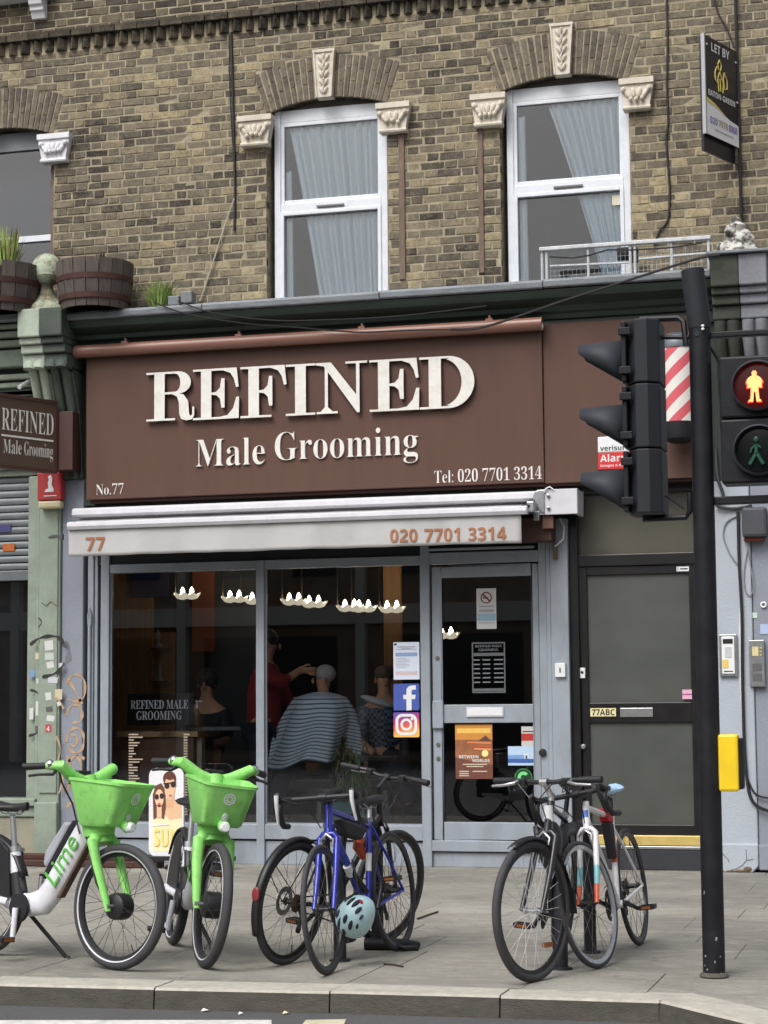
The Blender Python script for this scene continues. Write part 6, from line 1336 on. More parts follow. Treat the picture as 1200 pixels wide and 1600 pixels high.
    n = len(lay[0]); fs = [list(range(n))[::-1], list(range(6*n, 7*n))]
    for k in range(6):
        for j in range(n): fs.append((k*n+j, k*n+(j+1) % n, (k+1)*n+(j+1) % n, (k+1)*n+j))
    bk = b.part(MB(m).add(vs, fs), 'basket', LIME, None, 35)
    fdir = Vector((0.095, 0, 0.235)).normalized(); fn_ = Vector((fdir.z, 0, -fdir.x)); cc = Vector((bx0+0.355, 0, 0.91))
    mb = MB(m)
    def circ(c0, rad, k=20): return [c0+Vector((0, 1, 0))*rad*math.cos(2*PI*i/k)+fdir*rad*math.sin(2*PI*i/k) for i in range(k)]
    A, B2 = circ(cc+fn_*0.004, 0.034), circ(cc+fn_*0.004, 0.027); mb.add(A+B2, [(i, (i+1) % 20, 20+(i+1) % 20, 20+i) for i in range(20)])
    for i in range(8):
        a = 2*PI*(i+0.5)/8; a0, a1 = a-0.3, a+0.3; e = lambda rad, an: cc+fn_*0.004+Vector((0, 1, 0))*rad*math.cos(an)+fdir*rad*math.sin(an)
        mb.add([e(0.007, a), e(0.023, a0), e(0.023, a1)], [(0, 1, 2)])
    lo = b.part(mb, 'slice_emblem', WHITEP, bk, 0)
    mb = MB(m); mb.tube([(bx0+0.09, 0, 0.775), (bx0+0.1, 0, 0.70)], [0.10, 0.085], 12); b.part(mb, 'basket_mount', LIME, bk)
    mb = MB(m); mb.tube([(bx0+0.24, 0, 0.80), (bx0+0.31, 0, 0.755), (bx0+0.335, 0, 0.765)], [0.03, 0.032, 0.028], 10); hl = b.part(mb, 'headlamp_housing', LIME); mb = MB(m); mb.lathe([(0, 0.34), (0.022, 0.338), (0.028, 0.325), (0.03, 0.30)], 14, (bx0+0.015, 0, 0.757), 'x'); b.part(mb, 'headlamp', LENS, hl)
    mb = MB(m); mb.ell((bx0+0.315, 0.0, 0.805), (0.012, 0.022, 0.03), 10, 8); b.part(mb, 'front_reflector', M('clear_reflector', C(150, 170, 150), 0.2), bk)
    # bars
    mb = MB(m); c = Vector((wb-0.315, 0, 1.07)); mb.tube([(c.x-0.06, -0.25, c.z+0.0), (c.x+0.005, -0.2, c.z+0.004), (c.x+0.0, -0.1, c.z-0.055), (c.x+0.01, -0.03, c.z-0.08), (c.x+0.01, 0.03, c.z-0.08), (c.x+0.0, 0.1, c.z-0.055), (c.x+0.005, 0.2, c.z+0.004), (c.x-0.06, 0.25, c.z)], [0.02, 0.032, 0.036, 0.038, 0.038, 0.036, 0.032, 0.02], 12); hb_ = b.part(mb, 'handlebar', LIME)
    for sg in (-1, 1):
        mb = MB(m); mb.tube([(c.x-0.055, sg*0.245, c.z), (c.x-0.16, sg*0.325, c.z-0.012)], [0.018, 0.02], 10); b.part(mb, 'grip', RUBBERB, hb_)
        mb = MB(m); mb.ell((c.x-0.045, sg*0.235, c.z+0.006), (0.03, 0.026, 0.03), 12, 8); b.part(mb, 'bell', CHROME, hb_)
        mb = MB(m); mb.tube([(c.x-0.02, sg*0.21, c.z-0.02), (c.x+0.0, sg*0.25, c.z-0.045), (c.x-0.06, sg*0.30, c.z-0.05), (c.x-0.1, sg*0.335, c.z-0.06)], [0.012, 0.01, 0.008, 0.008], 8); b.part(mb, 'brake_lever', BLKPLAST, hb_)
    for sg in (-1, 1):
        mb = MB(m); mb.tube([(c.x-0.01, sg*0.2, c.z-0.02), (c.x-0.05, sg*0.13, c.z-0.09), (c.x-0.03, sg*0.06, c.z-0.2), (c.x+0.04, sg*0.06, c.z-0.36)], 0.005, 6); b.part(mb, 'brake_cable', BLKPLAST, hb_)
        mb = MB(m); mb.lathe([(0, 0.0), (0.009, 0.001), (0.01, 0.008)], 8, (wb-0.13, sg*0.112-(0.004 if sg > 0 else 0.004), 0.62), 'y'); b.part(mb, 'fork_bolt', BLKPLAST, fk)
    mb = MB(m); mb.tube([(wb-0.02, -0.092, 0.36), (wb-0.07, -0.118, 0.46), (wb-0.12, -0.118, 0.58), (wb-0.17, -0.09, 0.70)], 0.006, 6); b.part(mb, 'motor_cable', BLKPLAST, fk)
    mb = MB(m); mb.box(c.x-0.06, c.x-0.005, -0.05, 0.05, c.z-0.045, c.z-0.015); b.part(mb, 'phone_mount', BLKPLAST, hb_, 0, 0.008)
    return b
LIMEG = M('lime_print_green', C(96, 176, 76), 0.5, var=0.03)
lime_bike('green and white hire e-bike at the left edge with its basket towards the kerb', (0.40, -6.80), (-0.62, -6.33), R(-3), R(4))
lime_bike('green and white hire e-bike standing behind beside the sunglasses poster', (0.835, -6.62), (0.27, -5.68), R(-6.5), R(4))
# ================================================================== TRAFFIC SIGNAL
SIGB = M('signal_black_paint', C(24, 25, 31), 0.5, var=0.2, scale=6, dirt=0.45, dirtcol=C(48, 48, 52), dscale=7, world=True, spec=0.3, bump=0.1, bscale=90); SIGG = M('signal_grey_plastic', C(40, 42, 49), 0.6, spec=0.3, var=0.1, scale=6, world=True); VISOR = M('visor_plastic', C(50, 53, 60), 0.6, spec=0.3, var=0.08, scale=5, world=True)
PB = G(1116, 1525); PX_, PY_ = PB.x, PB.y
def T(px, py, dy=0.0): return W(px, py, PY_+dy)
sig = thing('traffic_light', 'black traffic light pole with side facing signal head and lit red man', 'traffic light', (PX_, PY_, 0))
tp = T(1093, 506); pw = 0.0575
mb = MB(); mb.cyl((PX_, PY_, -0.01), (tp.x, PY_, tp.z), pw, 24); mb.build('pole', SIGB, sig, smooth=40)
mb = MB(); a = T(1093, 508); b_ = T(1082, 422); mb.tube([(a.x, PY_, a.z-0.02), (a.x, PY_, a.z), (b_.x, PY_, b_.z)], [0.06, 0.062, 0.062], 20); mb.build('pole_cap', SIGG, sig, smooth=40)
for px, py in ((1098, 509), (1098, 514)): q = T(px, py, -0.06); MB().ell(tuple(q), (0.009, 0.006, 0.008), 8, 6).build('cap_screw', WHITEP, sig, smooth=40)
q = T(1089, 522, -0.058); MB().lathe([(0, -0.004), (0.014, -0.003), (0.015, 0.0)], 14, tuple(q), 'y').build('access_plug', SIGG, sig, smooth=40)
# chips in the paint near the foot
rr = random.Random(4)
for px, py in ((1103, 1507), (1107, 1513), (1119, 1501), (1121, 1465), (1128, 1520), (1104, 1492), (1127, 1493), (1102, 1393)):
    q = G(1116, 1525); c = T(px, py); ang = math.asin(max(-0.95, min(0.95, (c.x-PX_)/pw)))-0.0; r_ = pw+0.0006
    n_ = Vector((math.sin(ang), -math.cos(ang), 0)); p = Vector((PX_, PY_, c.z))+n_*r_; t_ = Vector((math.cos(ang), math.sin(ang), 0)); w_ = rr.uniform(.003, .007); h_ = rr.uniform(.004, .012)
    MB().add([p-t_*w_-Vector((0, 0, h_)), p+t_*w_*0.6-Vector((0, 0, h_*0.7)), p+t_*w_+Vector((0, 0, h_*0.6)), p-t_*w_*0.5+Vector((0, 0, h_))], [(0, 1, 2, 3)]).build('paint_chip', M('bare_metal_chip', C(150, 150, 150), 0.6), sig)
mb = MB(); mb.lathe([(0.075, 0.0), (0.07, 0.012), (0.058, 0.02)], 20, (PX_, PY_, 0.0)); mb.build('foot_seal', M('cracked_seal', C(84, 80, 74), 0.95, var=0.3, scale=30, bump=0.6), sig, smooth=40)
# three aspect head seen from its side, facing left along the street
HX0, HX1 = T(985, 650).x, T(1036, 650).x; HZ0, HZ1 = T(1010, 806).z, T(1010, 503).z; HD = 0.165
sec = (HZ1-HZ0)/3; yc = PY_+0.03
prof = [(yc-HD*0.55, HX0), (yc-HD, HX0+0.05), (yc-HD, HX1-0.06), (yc-HD*0.7, HX1), (yc+HD*0.7, HX1), (yc+HD, HX1-0.06), (yc+HD, HX0+0.05), (yc+HD*0.55, HX0)]
vz_ = T(960, 650).x
for k in range(3):
    z0 = HZ0+k*sec; mb = MB(); mb.prism([(x, y) for y, x in prof], z0+0.003, z0+sec-0.003, 'z'); mb.build('signal_housing', SIGG, sig, bevel=0.008)
    mb = MB(); mb.prism([(HX0-0.025, yc-HD*0.95), (HX0+0.002, yc-HD*0.95), (HX0+0.002, yc+HD*0.95), (HX0-0.025, yc+HD*0.95)], z0+0.012, z0+sec-0.012, 'z'); dr = mb.build('signal_door', SIGB, sig, bevel=0.006)
    for zz in (z0+sec*0.2, z0+sec*0.8): bx('hinge', SIGB, dr, HX0-0.035, HX0+0.03, yc-HD-0.012, yc-HD+0.01, zz-0.02, zz+0.02, 0.004)
    zc = z0+sec*0.41; Rv = sec*0.335; fx = HX0-0.026; n = 22; vs, fs = [], []
    L0 = 0.24; n = 36                                     # long on top, cut back along a slant below
    for i in range(n):
        a = 2*PI*i/n; c_, s_ = math.cos(a), math.sin(a)
        L_ = L0 if s_ > 0.4 else max(0.012, L0*(s_+0.97)/1.37)
        for (t_, rr_) in ((0, 1.0), (0.5, 0.985), (1.0, 0.95)): vs.append((fx-L_*t_, yc+Rv*c_*(1-(1-rr_)*L_/L0), zc+Rv*s_*(1-(1-rr_)*L_/L0)-0.004*t_))
    for i in range(n):
        for j in range(2): q, q2 = i*3+j, ((i+1) % n)*3+j; fs.append((q, q+1, q2+1, q2))
    o = MB().add(vs, fs).build('visor', VISOR, sig, smooth=60); md = o.modifiers.new('s', 'SOLIDIFY'); md.thickness = 0.004
    mb = MB(); mb.lathe([(0, -0.012), (Rv*0.6, -0.01), (Rv*0.92, -0.002), (Rv*0.95, 0.004)], 24, (fx-0.001, yc, zc), 'x'); mb.build('lens', M('unlit_lens', C(40, 30, 28), 0.2), sig, smooth=50)
# brackets to the head
mb = MB(); mb.tube([T(1000, 499, 0.03), T(1060, 497, 0.02), T(1068, 503, 0.0), T(1072, 540, 0.0)], 0.017, 8); mb.tube([T(1034, 527, 0.02), T(1076, 527, 0.0)], 0.012, 8); mb.build('upper_bracket', SIGB, sig, smooth=40)
mb = MB(); mb.tube([T(1005, 811, 0.03), T(1072, 808, 0.02), T(1078, 798, 0.0), T(1078, 770, 0.0)], 0.016, 8); mb.tube([T(1040, 775, 0.02), T(1070, 796, 0.0)], 0.004, 5); mb.tube([T(1012, 806, 0.03), T(1012, 814, 0.03)], 0.03, 10); mb.build('lower_bracket', SIGB, sig, smooth=40)
# pedestrian head
for py, h in ((521, 18), (781, 18)): A = T(1108, py+h/2, 0.04); B2 = T(1260, py-h/2, 0.04); bx('side_arm', SIGB, sig, A.x, B2.x, PY_-0.0, PY_+0.05, A.z, B2.z-0.0, 0.006)
LX = T(1185, 600).x
PZ = (T(1185, 557).z, T(1185, 655).z, T(1185, 757).z); px0 = T(1127, 650).x; px1 = LX+(LX-px0)
LRED = M('red_man_lit', (1, 0.35, 0.12, 1), 0.4, emit=(1.0, 0.42, 0.14, 1), estr=1.25); LGLOW = M('red_lens_glow', C(40, 4, 6), 0.25, var=0.05, emit=(1, 0.02, 0.02, 1), estr=0.035); LHALO = M('red_man_edge', (1, 0.04, 0.02, 1), 0.4, emit=(1, 0.03, 0.015, 1), estr=0.9)
LDARK = M('dark_lens', C(12, 16, 18), 0.2, var=0.05); GMAN = M('unlit_green_man', C(28, 74, 56), 0.4)
STAND_MAN = [(-0.014, 0.0), (-0.052, 0.0), (-0.052, 0.012), (-0.036, 0.022), (-0.03, 0.10), (-0.033, 0.125), (-0.05, 0.115), (-0.06, 0.12), (-0.058, 0.14), (-0.066, 0.17), (-0.052, 0.20), (-0.034, 0.215), (-0.018, 0.22), (-0.018, 0.232), (-0.022, 0.245), (-0.012, 0.262), (0.012, 0.262), (0.022, 0.245), (0.018, 0.232), (0.018, 0.22), (0.034, 0.215), (0.052, 0.20), (0.066, 0.17), (0.058, 0.14), (0.06, 0.12), (0.05, 0.115), (0.033, 0.125), (0.03, 0.10), (0.036, 0.022), (0.052, 0.012), (0.052, 0.0), (0.014, 0.0), (0.006, 0.085), (-0.006, 0.085)]
for k in range(2):
    zt, zb = PZ[k], PZ[k+1]; mb = MB(); mb.box(px0, px1, PY_-0.06, PY_+0.12, zb+0.004, zt-0.002); hs = mb.build('pedestrian_housing', SIGB, sig, bevel=0.012)
    zc = (zt+zb)/2; Rl = 0.127; yy = PY_-0.06
    mb = MB(); mb.lathe([(Rl, 0.0), (Rl*1.06, -0.004), (Rl*1.05, -0.045), (Rl*0.98, -0.05), (Rl*0.96, -0.01), (Rl*0.94, 0.0)], 36, (LX, yy, zc), 'y', cap=False); mb.build('lens_hood', SIGG, hs, smooth=50)
    mb = MB(); mb.lathe([(0, -0.006), (Rl*0.7, -0.004), (Rl*0.97, -0.0015)], 36, (LX, yy, zc), 'y', cap=False); mb.build('lens', LGLOW if k == 0 else LDARK, hs, smooth=50)
    if k == 0:
        s_ = 0.62; MB().prism([(LX-0.014+x*s_*1.16, zc-0.085+z*s_*1.03-0.004) for x, z in STAND_MAN], yy-0.012, yy-0.009).build('red_man_edge', LHALO, hs); MB().prism([(LX-0.014+x*s_, zc-0.083+z*s_) for x, z in STAND_MAN], yy-0.018, yy-0.0125).build('red_man', LRED, hs)
    else:
        mb = MB(); c = (LX-0.014, yy-0.013, zc)
        for pts, w_ in (([(0, 0.02), (0.0, -0.015), (-0.035, -0.075)], .011), ([(0, -0.015), (0.035, -0.075)], .011), ([(0, 0.03), (-0.022, 0.01), (-0.03, -0.012)], .006), ([(0, 0.03), (0.024, 0.012)], .006)): mb.tube([(c[0]+x, c[1], c[2]+z) for x, z in pts], w_, 6, flatten=1)
        mb.ell((c[0], c[1], c[2]+0.058), (0.014, 0.004, 0.016), 10, 6); mb.build('green_man', GMAN, hs, smooth=40)
# push button unit
YEL = M('yellow_push_box', C(240, 204, 40), 0.35, var=0.06, scale=6, dirt=0.2, dirtcol=C(190, 150, 40), dscale=8)
A, B2 = T(1125, 1236), T(1154, 1147); bx('button_box', YEL, sig, A.x, B2.x, PY_-0.05, PY_+0.05, A.z, B2.z, 0.012); bx('button_back', SIGB, sig, B2.x-0.004, B2.x+0.02, PY_-0.03, PY_+0.07, A.z+0.01, B2.z-0.02, 0.006)
bx('button_mount', SIGB, sig, PX_+0.03, A.x+0.01, PY_-0.035, PY_+0.035, A.z+0.03, B2.z-0.02, 0.004)
cable('thin black cable from the traffic light pole to its pedestrian head', [T(1108, 540, 0), T(1118, 556, 0.03), T(1127, 572, 0.04), T(1135, 575, 0.05)], 0.008)
cable('tangled grey cables under the pedestrian signal on the right pier', [W(1118, 700, -0.14), W(1121, 745, -0.17), W(1130, 775, -0.15), W(1120, 790, -0.16), W(1145, 795, -0.14), W(1175, 790, -0.15)], 0.014, M('dark_cable_tangle', C(58, 60, 62), 0.6))

# ================================================================== BARBER POLE on the fascia behind the signal
bp = thing('barber_pole', 'red and white striped barber pole on the brown panel behind the traffic light', 'barber pole', (2.75, -0.4, 3.9))
c0 = W(1060, 600, -0.42); Rb = 0.14; z0, z1 = W(1060, 657, -0.56).z, W(1060, 541, -0.56).z
bp.location = (c0.x, -0.42, (z0+z1)/2); hh = (z1-z0)/2
def stripemat():
    m = bpy.data.materials.new('barber_stripes'); m.use_nodes = True; n, l = m.node_tree.nodes, m.node_tree.links; p = n['Principled BSDF']; p.inputs['Roughness'].default_value = 0.3
    tc = n.new('ShaderNodeTexCoord'); sp = n.new('ShaderNodeSeparateXYZ'); l.new(tc.outputs['Object'], sp.inputs[0])
    def mt(op, a, b=None):
        x = n.new('ShaderNodeMath'); x.operation = op
        for i_, v in enumerate((a, b)):
            if v is None: continue
            if isinstance(v, float): x.inputs[i_].default_value = v
            else: l.new(v, x.inputs[i_])
        return x.outputs[0]
    an = mt('ARCTAN2', sp.outputs['Y'], sp.outputs['X']); ph = mt('SUBTRACT', mt('DIVIDE', sp.outputs['Z'], 0.205), mt('MULTIPLY', an, 4/(2*PI)))
    f = mt('GREATER_THAN', mt('FRACT', mt('ADD', ph, 100.15)), 0.5); mx = n.new('ShaderNodeMix'); mx.data_type = 'RGBA'; mx.inputs[6].default_value = C(222, 218, 214); mx.inputs[7].default_value = C(206, 92, 102)
    l.new(f, mx.inputs[0]); l.new(mx.outputs[2], p.inputs['Base Color']); return m
mb = MB(); mb.lathe([(Rb, -hh), (Rb, hh)], 36); mb.build('striped_cylinder', stripemat(), bp, smooth=50, local=True)
mb = MB(); mb.lathe([(Rb*1.04, hh), (Rb*1.06, hh+0.03), (Rb*1.04, hh+0.05), (Rb*0.98, hh+0.1), (Rb*0.6, hh+0.13), (0, hh+0.14)], 32); mb.build('top_cap', M('grey_cap', C(120, 126, 134), 0.35, 0.5), bp, smooth=40, local=True)
mb = MB(); mb.lathe([(Rb*1.04, -hh), (Rb*1.05, -hh-0.05), (Rb*0.98, -hh-0.14), (Rb*0.5, -hh-0.17), (0, -hh-0.175)], 32); mb.build('bottom_cap', SIGB, bp, smooth=40, local=True)
bx('wall_bracket', SIGB, bp, c0.x-0.03, c0.x+0.03, -0.3, -0.215, (z0+z1)/2-0.05, (z0+z1)/2+0.05, 0.004)
# ================================================================== INSIDE THE BARBER SHOP
FZ = 0.2
room = thing('shop_interior', 'dark barber shop interior with wood panelling seen through the windows', 'room', (-0.6, 2.5, FZ))
DKW = M('charcoal_wall', C(58, 58, 62), 0.8, var=0.15, scale=2, world=True); DKG = M('grey_wall', C(92, 94, 98), 0.85, var=0.1, scale=2, world=True); CEIL = M('shop_ceiling', C(120, 120, 122), 0.9); FLOORM = M('dark_floor', C(52, 46, 42), 0.5, var=0.2, scale=3, world=True)
WOODO = M('oak_panel', C(176, 126, 70), 0.5, var=0.22, scale=3, stretch=(8, 8, 0.6), world=True, bump=0.1); WOODD = M('walnut_counter', C(116, 84, 62), 0.5, var=0.2, scale=4, stretch=(4, 4, 0.8), world=True); WOODL = M('pale_counter_top', C(196, 160, 116), 0.45, var=0.15, scale=4, stretch=(1, 6, 6), world=True); RUST = M('rust_red_wall', C(150, 76, 40), 0.8, var=0.15, scale=2, world=True)
mb = MB()
mb.add([(-2.7, 0.07, FZ), (1.5, 0.07, FZ), (1.5, 4.6, FZ), (-4.2, 4.6, FZ)], [(0, 1, 2, 3)]); mb.build('floor', FLOORM, room)
bx('back_wall', DKW, room, -4.3, 1.7, 4.5, 4.6, FZ, 3.0, 0); bx('ceiling', CEIL, room, -4.3, 1.7, 0.31, 4.6, 2.98, 3.02, 0); bx('right_wall', DKW, room, 1.47, 1.6, 0.11, 4.5, FZ, 2.97, 0)
bx('left_wall', DKG, room, -4.3, -4.2, 0.3, 4.5, FZ, 2.97, 0); bx('front_return', DKW, room, -4.3, -2.75, 0.26, 0.32, FZ, 2.97, 0)
def wallp(name, mat, px0, px1, Y, z0, z1, th=0.04):
    a_, b_ = W(px0, 1050, Y).x, W(px1, 1050, Y).x; return bx(name, mat, room, a_, b_, Y, Y+th, z0, z1, 0.003)
for k in range(3): wallp('wood_panel', WOODO, 168+k*23.5, 168+(k+1)*23.5-0.5, 1.9+0.012*k, FZ, 2.9)
wallp('shelf_back', WOODO, 239, 272, 2.0, FZ, 2.15); wallp('rust_panel', RUST, 300, 334, 2.05, 1.95, 2.97); wallp('dark_doorway', M('doorway_black', C(12, 12, 14), 0.9), 270, 324, 2.1, FZ, 2.97); wallp('grey_partition', DKG, 322, 404, 2.3, FZ, 2.97); wallp('blue_banner', M('navy_banner', C(30, 36, 90), 0.8), 205, 262, 1.85, 2.5, 2.78)
wallp('oak_column', WOODO, 600, 628, 2.2, FZ, 2.9)
for py_s in (1012, 1064): _a, _b = W(240, py_s, 1.85), W(262, py_s, 1.85); bx('shelf', WOODD, room, _a.x, _b.x, 1.75, 1.98, _a.z-0.025, _a.z, 0.003)
for i, (px, py) in enumerate(((247, 1010), (249, 1062))):
    p = W(px, py, 1.86); mb = MB(); mb.lathe([(0.0, 0), (0.05, 0), (0.045, 0.02), (0.02, 0.05), (0.03, 0.12), (0.012, 0.17), (0, 0.19)], 12, (p.x, 1.86, W(px, (1012, 1064)[i], 1.85).z)); tag(mb.build('shelf_ornament', flat('ornament_grey', C(150, 150, 152)), smooth=40), ('small grey ornament on the upper wooden shelf inside the shop', 'small grey ornament on the lower wooden shelf inside the shop')[i], 'ornament')
# counter
A, B2 = W(188, 1140, 0.45), W(312, 1140, 0.45)
ct = thing('reception_counter', 'wooden reception counter with pale top behind the left shop window', 'counter', ((A.x+B2.x)/2, 0.7, FZ))
zt = A.z-0.015
bx('front_panel', WOODD, ct, A.x, B2.x-0.06, 0.45, 0.5, FZ, zt-0.06, 0.004); bx('worktop', WOODL, ct, A.x-0.02, B2.x, 0.40, 1.0, zt-0.055, zt, 0.006); bx('side_panel', WOODD, ct, B2.x-0.11, B2.x-0.062, 0.51, 0.98, FZ, zt-0.06, 0.004); bx('end_post', M('cream_post', C(170, 160, 140), 0.6), ct, B2.x-0.05, B2.x+0.0, 0.5, 0.6, FZ, zt-0.06, 0.004)
wt = MB(); a, b_, c_ = W(300, 1133, 0.7), W(345, 1137, 0.75), W(382, 1118, 0.9); wt.prism([(a.x, 0.6), (b_.x, 0.55), (c_.x, 0.8), (c_.x, 1.1), (a.x, 1.1)], zt+0.0, zt+0.03, 'z'); wt.build('side_ledge', M('grey_worktop', C(150, 152, 154), 0.4), ct, bevel=0.004)
p = W(308, 1120, 0.7); bt = thing('pump_bottle', 'clear pump bottle with white top standing on the counter ledge', 'bottle', (p.x, 0.7, zt+0.03)); mb = MB(); mb.lathe([(0.03, 0), (0.032, 0.02), (0.032, 0.13), (0.014, 0.16), (0.014, 0.175)], 14); mb.build('bottle_body', flat('amber_bottle', C(150, 120, 80), 0.2), bt, smooth=40, local=True); mb = MB(); mb.lathe([(0.016, 0.176), (0.016, 0.2), (0.008, 0.21), (0.008, 0.235), (0.02, 0.24), (0.02, 0.25), (0, 0.252)], 12); mb.box(0, 0.05, -0.008, 0.008, 0.236, 0.25); mb.build('pump_head', WHITEP, bt, smooth=40, local=True)

# lotus lamps: a glass bowl with two candle bulbs on a rod
BOWL = M('lotus_bowl_glass', C(244, 236, 214), 0.4, var=0.03, emit=(1.0, 0.86, 0.62, 1), estr=0.55); BULB = M('candle_bulb', C(255, 246, 220), 0.3, var=0.02, emit=(1.0, 0.88, 0.66, 1), estr=20.0); ROD = M('lamp_rod', C(70, 58, 46), 0.4, 0.6)
def lotus(px, py, Y, label, two=True):
    c = W(px, py, Y); t = thing('lotus_lamp', label, 'lamp', tuple(c), group='lit lotus lamps hanging in the barber shop')
    for dx in ((-0.045, 0.05) if two else (0.0,)):
        mb = MB(); n = 6; vs, fs = [], []
        for j, (r_, z) in enumerate(((0.02, -0.055), (0.06, -0.035), (0.085, 0.0))):
            for i in range(24): a = 2*PI*i/24; rr_ = r_*(1+0.10*math.cos(n*a)*(j/2)); vs.append((dx+rr_*math.cos(a), rr_*math.sin(a), z+0.016*math.cos(n*a)*(j/2)))
        for j in range(2):
            for i in range(24): fs.append((j*24+i, j*24+(i+1) % 24, (j+1)*24+(i+1) % 24, (j+1)*24+i))
        fs.append(list(range(24))); mb.add(vs, fs); o = mb.build('glass_bowl', BOWL, t, smooth=50, local=True)
        mb = MB(); mb.lathe([(0.010, -0.03), (0.02, 0.01), (0.022, 0.026), (0.014, 0.048), (0.003, 0.066), (0, 0.068)], 12, (dx, 0, 0)); mb.build('bulb', BULB, t, smooth=50, local=True)
    mb = MB(); mb.tube([(-0.09 if two else -0.06, 0, 0.0), (-0.12, 0, 0.02), (-0.12, 0, 2.97-c.z)], 0.005, 6); mb.tube([(-0.12, 0, 0.0), (0.0, 0, -0.06)], 0.004, 6); mb.build('rod', ROD, t, smooth=40, local=True)
for px, py, Y, l_, tw in ((292, 928, 1.15, 'leftmost lit lotus lamp inside the barber shop', True), (366, 933, 1.3, 'lit lotus lamp second from the left inside the shop', True), (394, 936, 1.4, 'lit lotus lamp just left of the window post', False), (459, 937, 1.3, 'lit lotus lamp just right of the window post', True), (490, 941, 1.4, 'lit lotus lamp above the customer in the striped cape', True), (546, 947, 1.3, 'lit lotus lamp left of the pair above the plant', True), (568, 948, 1.45, 'lit lotus lamp right of the pair above the plant', True), (612, 949, 1.4, 'lit lotus lamp nearest the shop door post', True), (697, 990, 2.2, 'lit lotus lamp seen low through the shop door', True)):
    lotus(px, py, Y, l_, tw)

# ------------------------------------------------------------------ people
SKIN = M('skin', C(196, 146, 116), 0.55, var=0.06, scale=6); HAIRD = M('dark_hair', C(40, 32, 28), 0.6, var=0.2, scale=30); HAIRG = M('grey_hair', C(176, 172, 168), 0.7, var=0.15, scale=30); SHIRTR = M('red_shirt', C(140, 32, 34), 0.8, var=0.1, scale=6, bump=0.2, bscale=14); TROU = M('dark_trousers', C(32, 34, 44), 0.85, var=0.12, scale=6); DKSH = M('black_jacket', C(28, 28, 32), 0.8, var=0.12)
def skinned(name, mat, parent, chains, sub=2):
    """chains of (x, y, z, r) joints; chains that begin where another passes share that joint"""
    idx = {}; vs, es, rad = [], [], []
    for ch in chains:
        prev = None
        for (x, y, z, r) in ch:
            k = (round(x, 4), round(y, 4), round(z, 4))
            if k not in idx: idx[k] = len(vs); vs.append((x, y, z)); rad.append(r)
            i = idx[k]
            if prev is not None and prev != i: es.append((prev, i))
            prev = i
    me = bpy.data.meshes.new(name); me.from_pydata(vs, es, []); me.materials.append(mat)
    o = bpy.data.objects.new(name, me); COL.objects.link(o); o.parent = parent
    md = o.modifiers.new('skin', 'SKIN'); md.use_smooth_shade = True
    sl = me.skin_vertices[0].data if len(me.skin_vertices) else None
    if sl is None:
        bm = bmesh.new(); bm.from_mesh(me); bm.verts.layers.skin.verify(); bm.to_mesh(me); bm.free(); sl = me.skin_vertices[0].data
    for i, r in enumerate(rad): sl[i].radius = (r, r); sl[i].use_root = (i == 0)
    ss = o.modifiers.new('sub', 'SUBSURF'); ss.levels = sub; ss.render_levels = sub
    return o
def hand(wr, d, up, s=1.0):
    """wrist point, direction of the fingers and the thumb side: palm, four fingers of unequal length, thumb"""
    wr, d, up = Vector(wr), Vector(d).normalized(), Vector(up).normalized(); sd = d.cross(up).normalized(); ch = []
    pm = wr+d*0.045*s
    base = [tuple(wr)+(0.026*s,), tuple(pm)+(0.03*s,)]
    out = [base]
    for k, (off, L) in enumerate(((0.030, 0.068), (0.010, 0.078), (-0.010, 0.072), (-0.030, 0.056))):
        kn = wr+d*0.09*s+up*off*s; m1 = kn+d*L*0.5*s+sd*0.012*s; tp_ = kn+d*L*0.85*s+sd*0.035*s
        out.append([tuple(pm)+(0.03*s,), tuple(kn)+(0.0105*s,), tuple(m1)+(0.009*s,), tuple(tp_)+(0.0075*s,)])
    t0 = wr+d*0.03*s+up*0.035*s; out.append([tuple(pm)+(0.03*s,), tuple(t0)+(0.013*s,), tuple(t0+d*0.035*s+up*0.022*s+sd*0.012*s)+(0.010*s,), tuple(t0+d*0.06*s+up*0.02*s+sd*0.03*s)+(0.008*s,)])
    return out
def face(parent, c, f, s=1.0):
    c, f = Vector(c), Vector(f).normalized(); r_ = f.cross(Vector((0, 0, 1))).normalized(); mb = MB()
    mb.ell(tuple(c+f*0.098*s-Vector((0, 0, 0.012*s))), (0.014*s, 0.018*s, 0.026*s), 8, 6)
    for sg in (-1, 1): mb.ell(tuple(c+r_*sg*0.083*s-Vector((0, 0, 0.005))), (0.012*s, 0.02*s, 0.03*s), 8, 6)
    mb.build('nose_and_ears', SKIN, parent, smooth=50, local=True)
    mb = MB()
    for sg in (-1, 1): mb.ell(tuple(c+f*0.088*s+r_*sg*0.033*s+Vector((0, 0, 0.016*s))), (0.012*s, 0.012*s, 0.007*s), 8, 6)
    mb.ell(tuple(c+f*0.088*s-Vector((0, 0, 0.055*s))), (0.02*s, 0.012*s, 0.006*s), 8, 6); mb.build('eyes_and_mouth', HAIRD, parent, smooth=50, local=True)
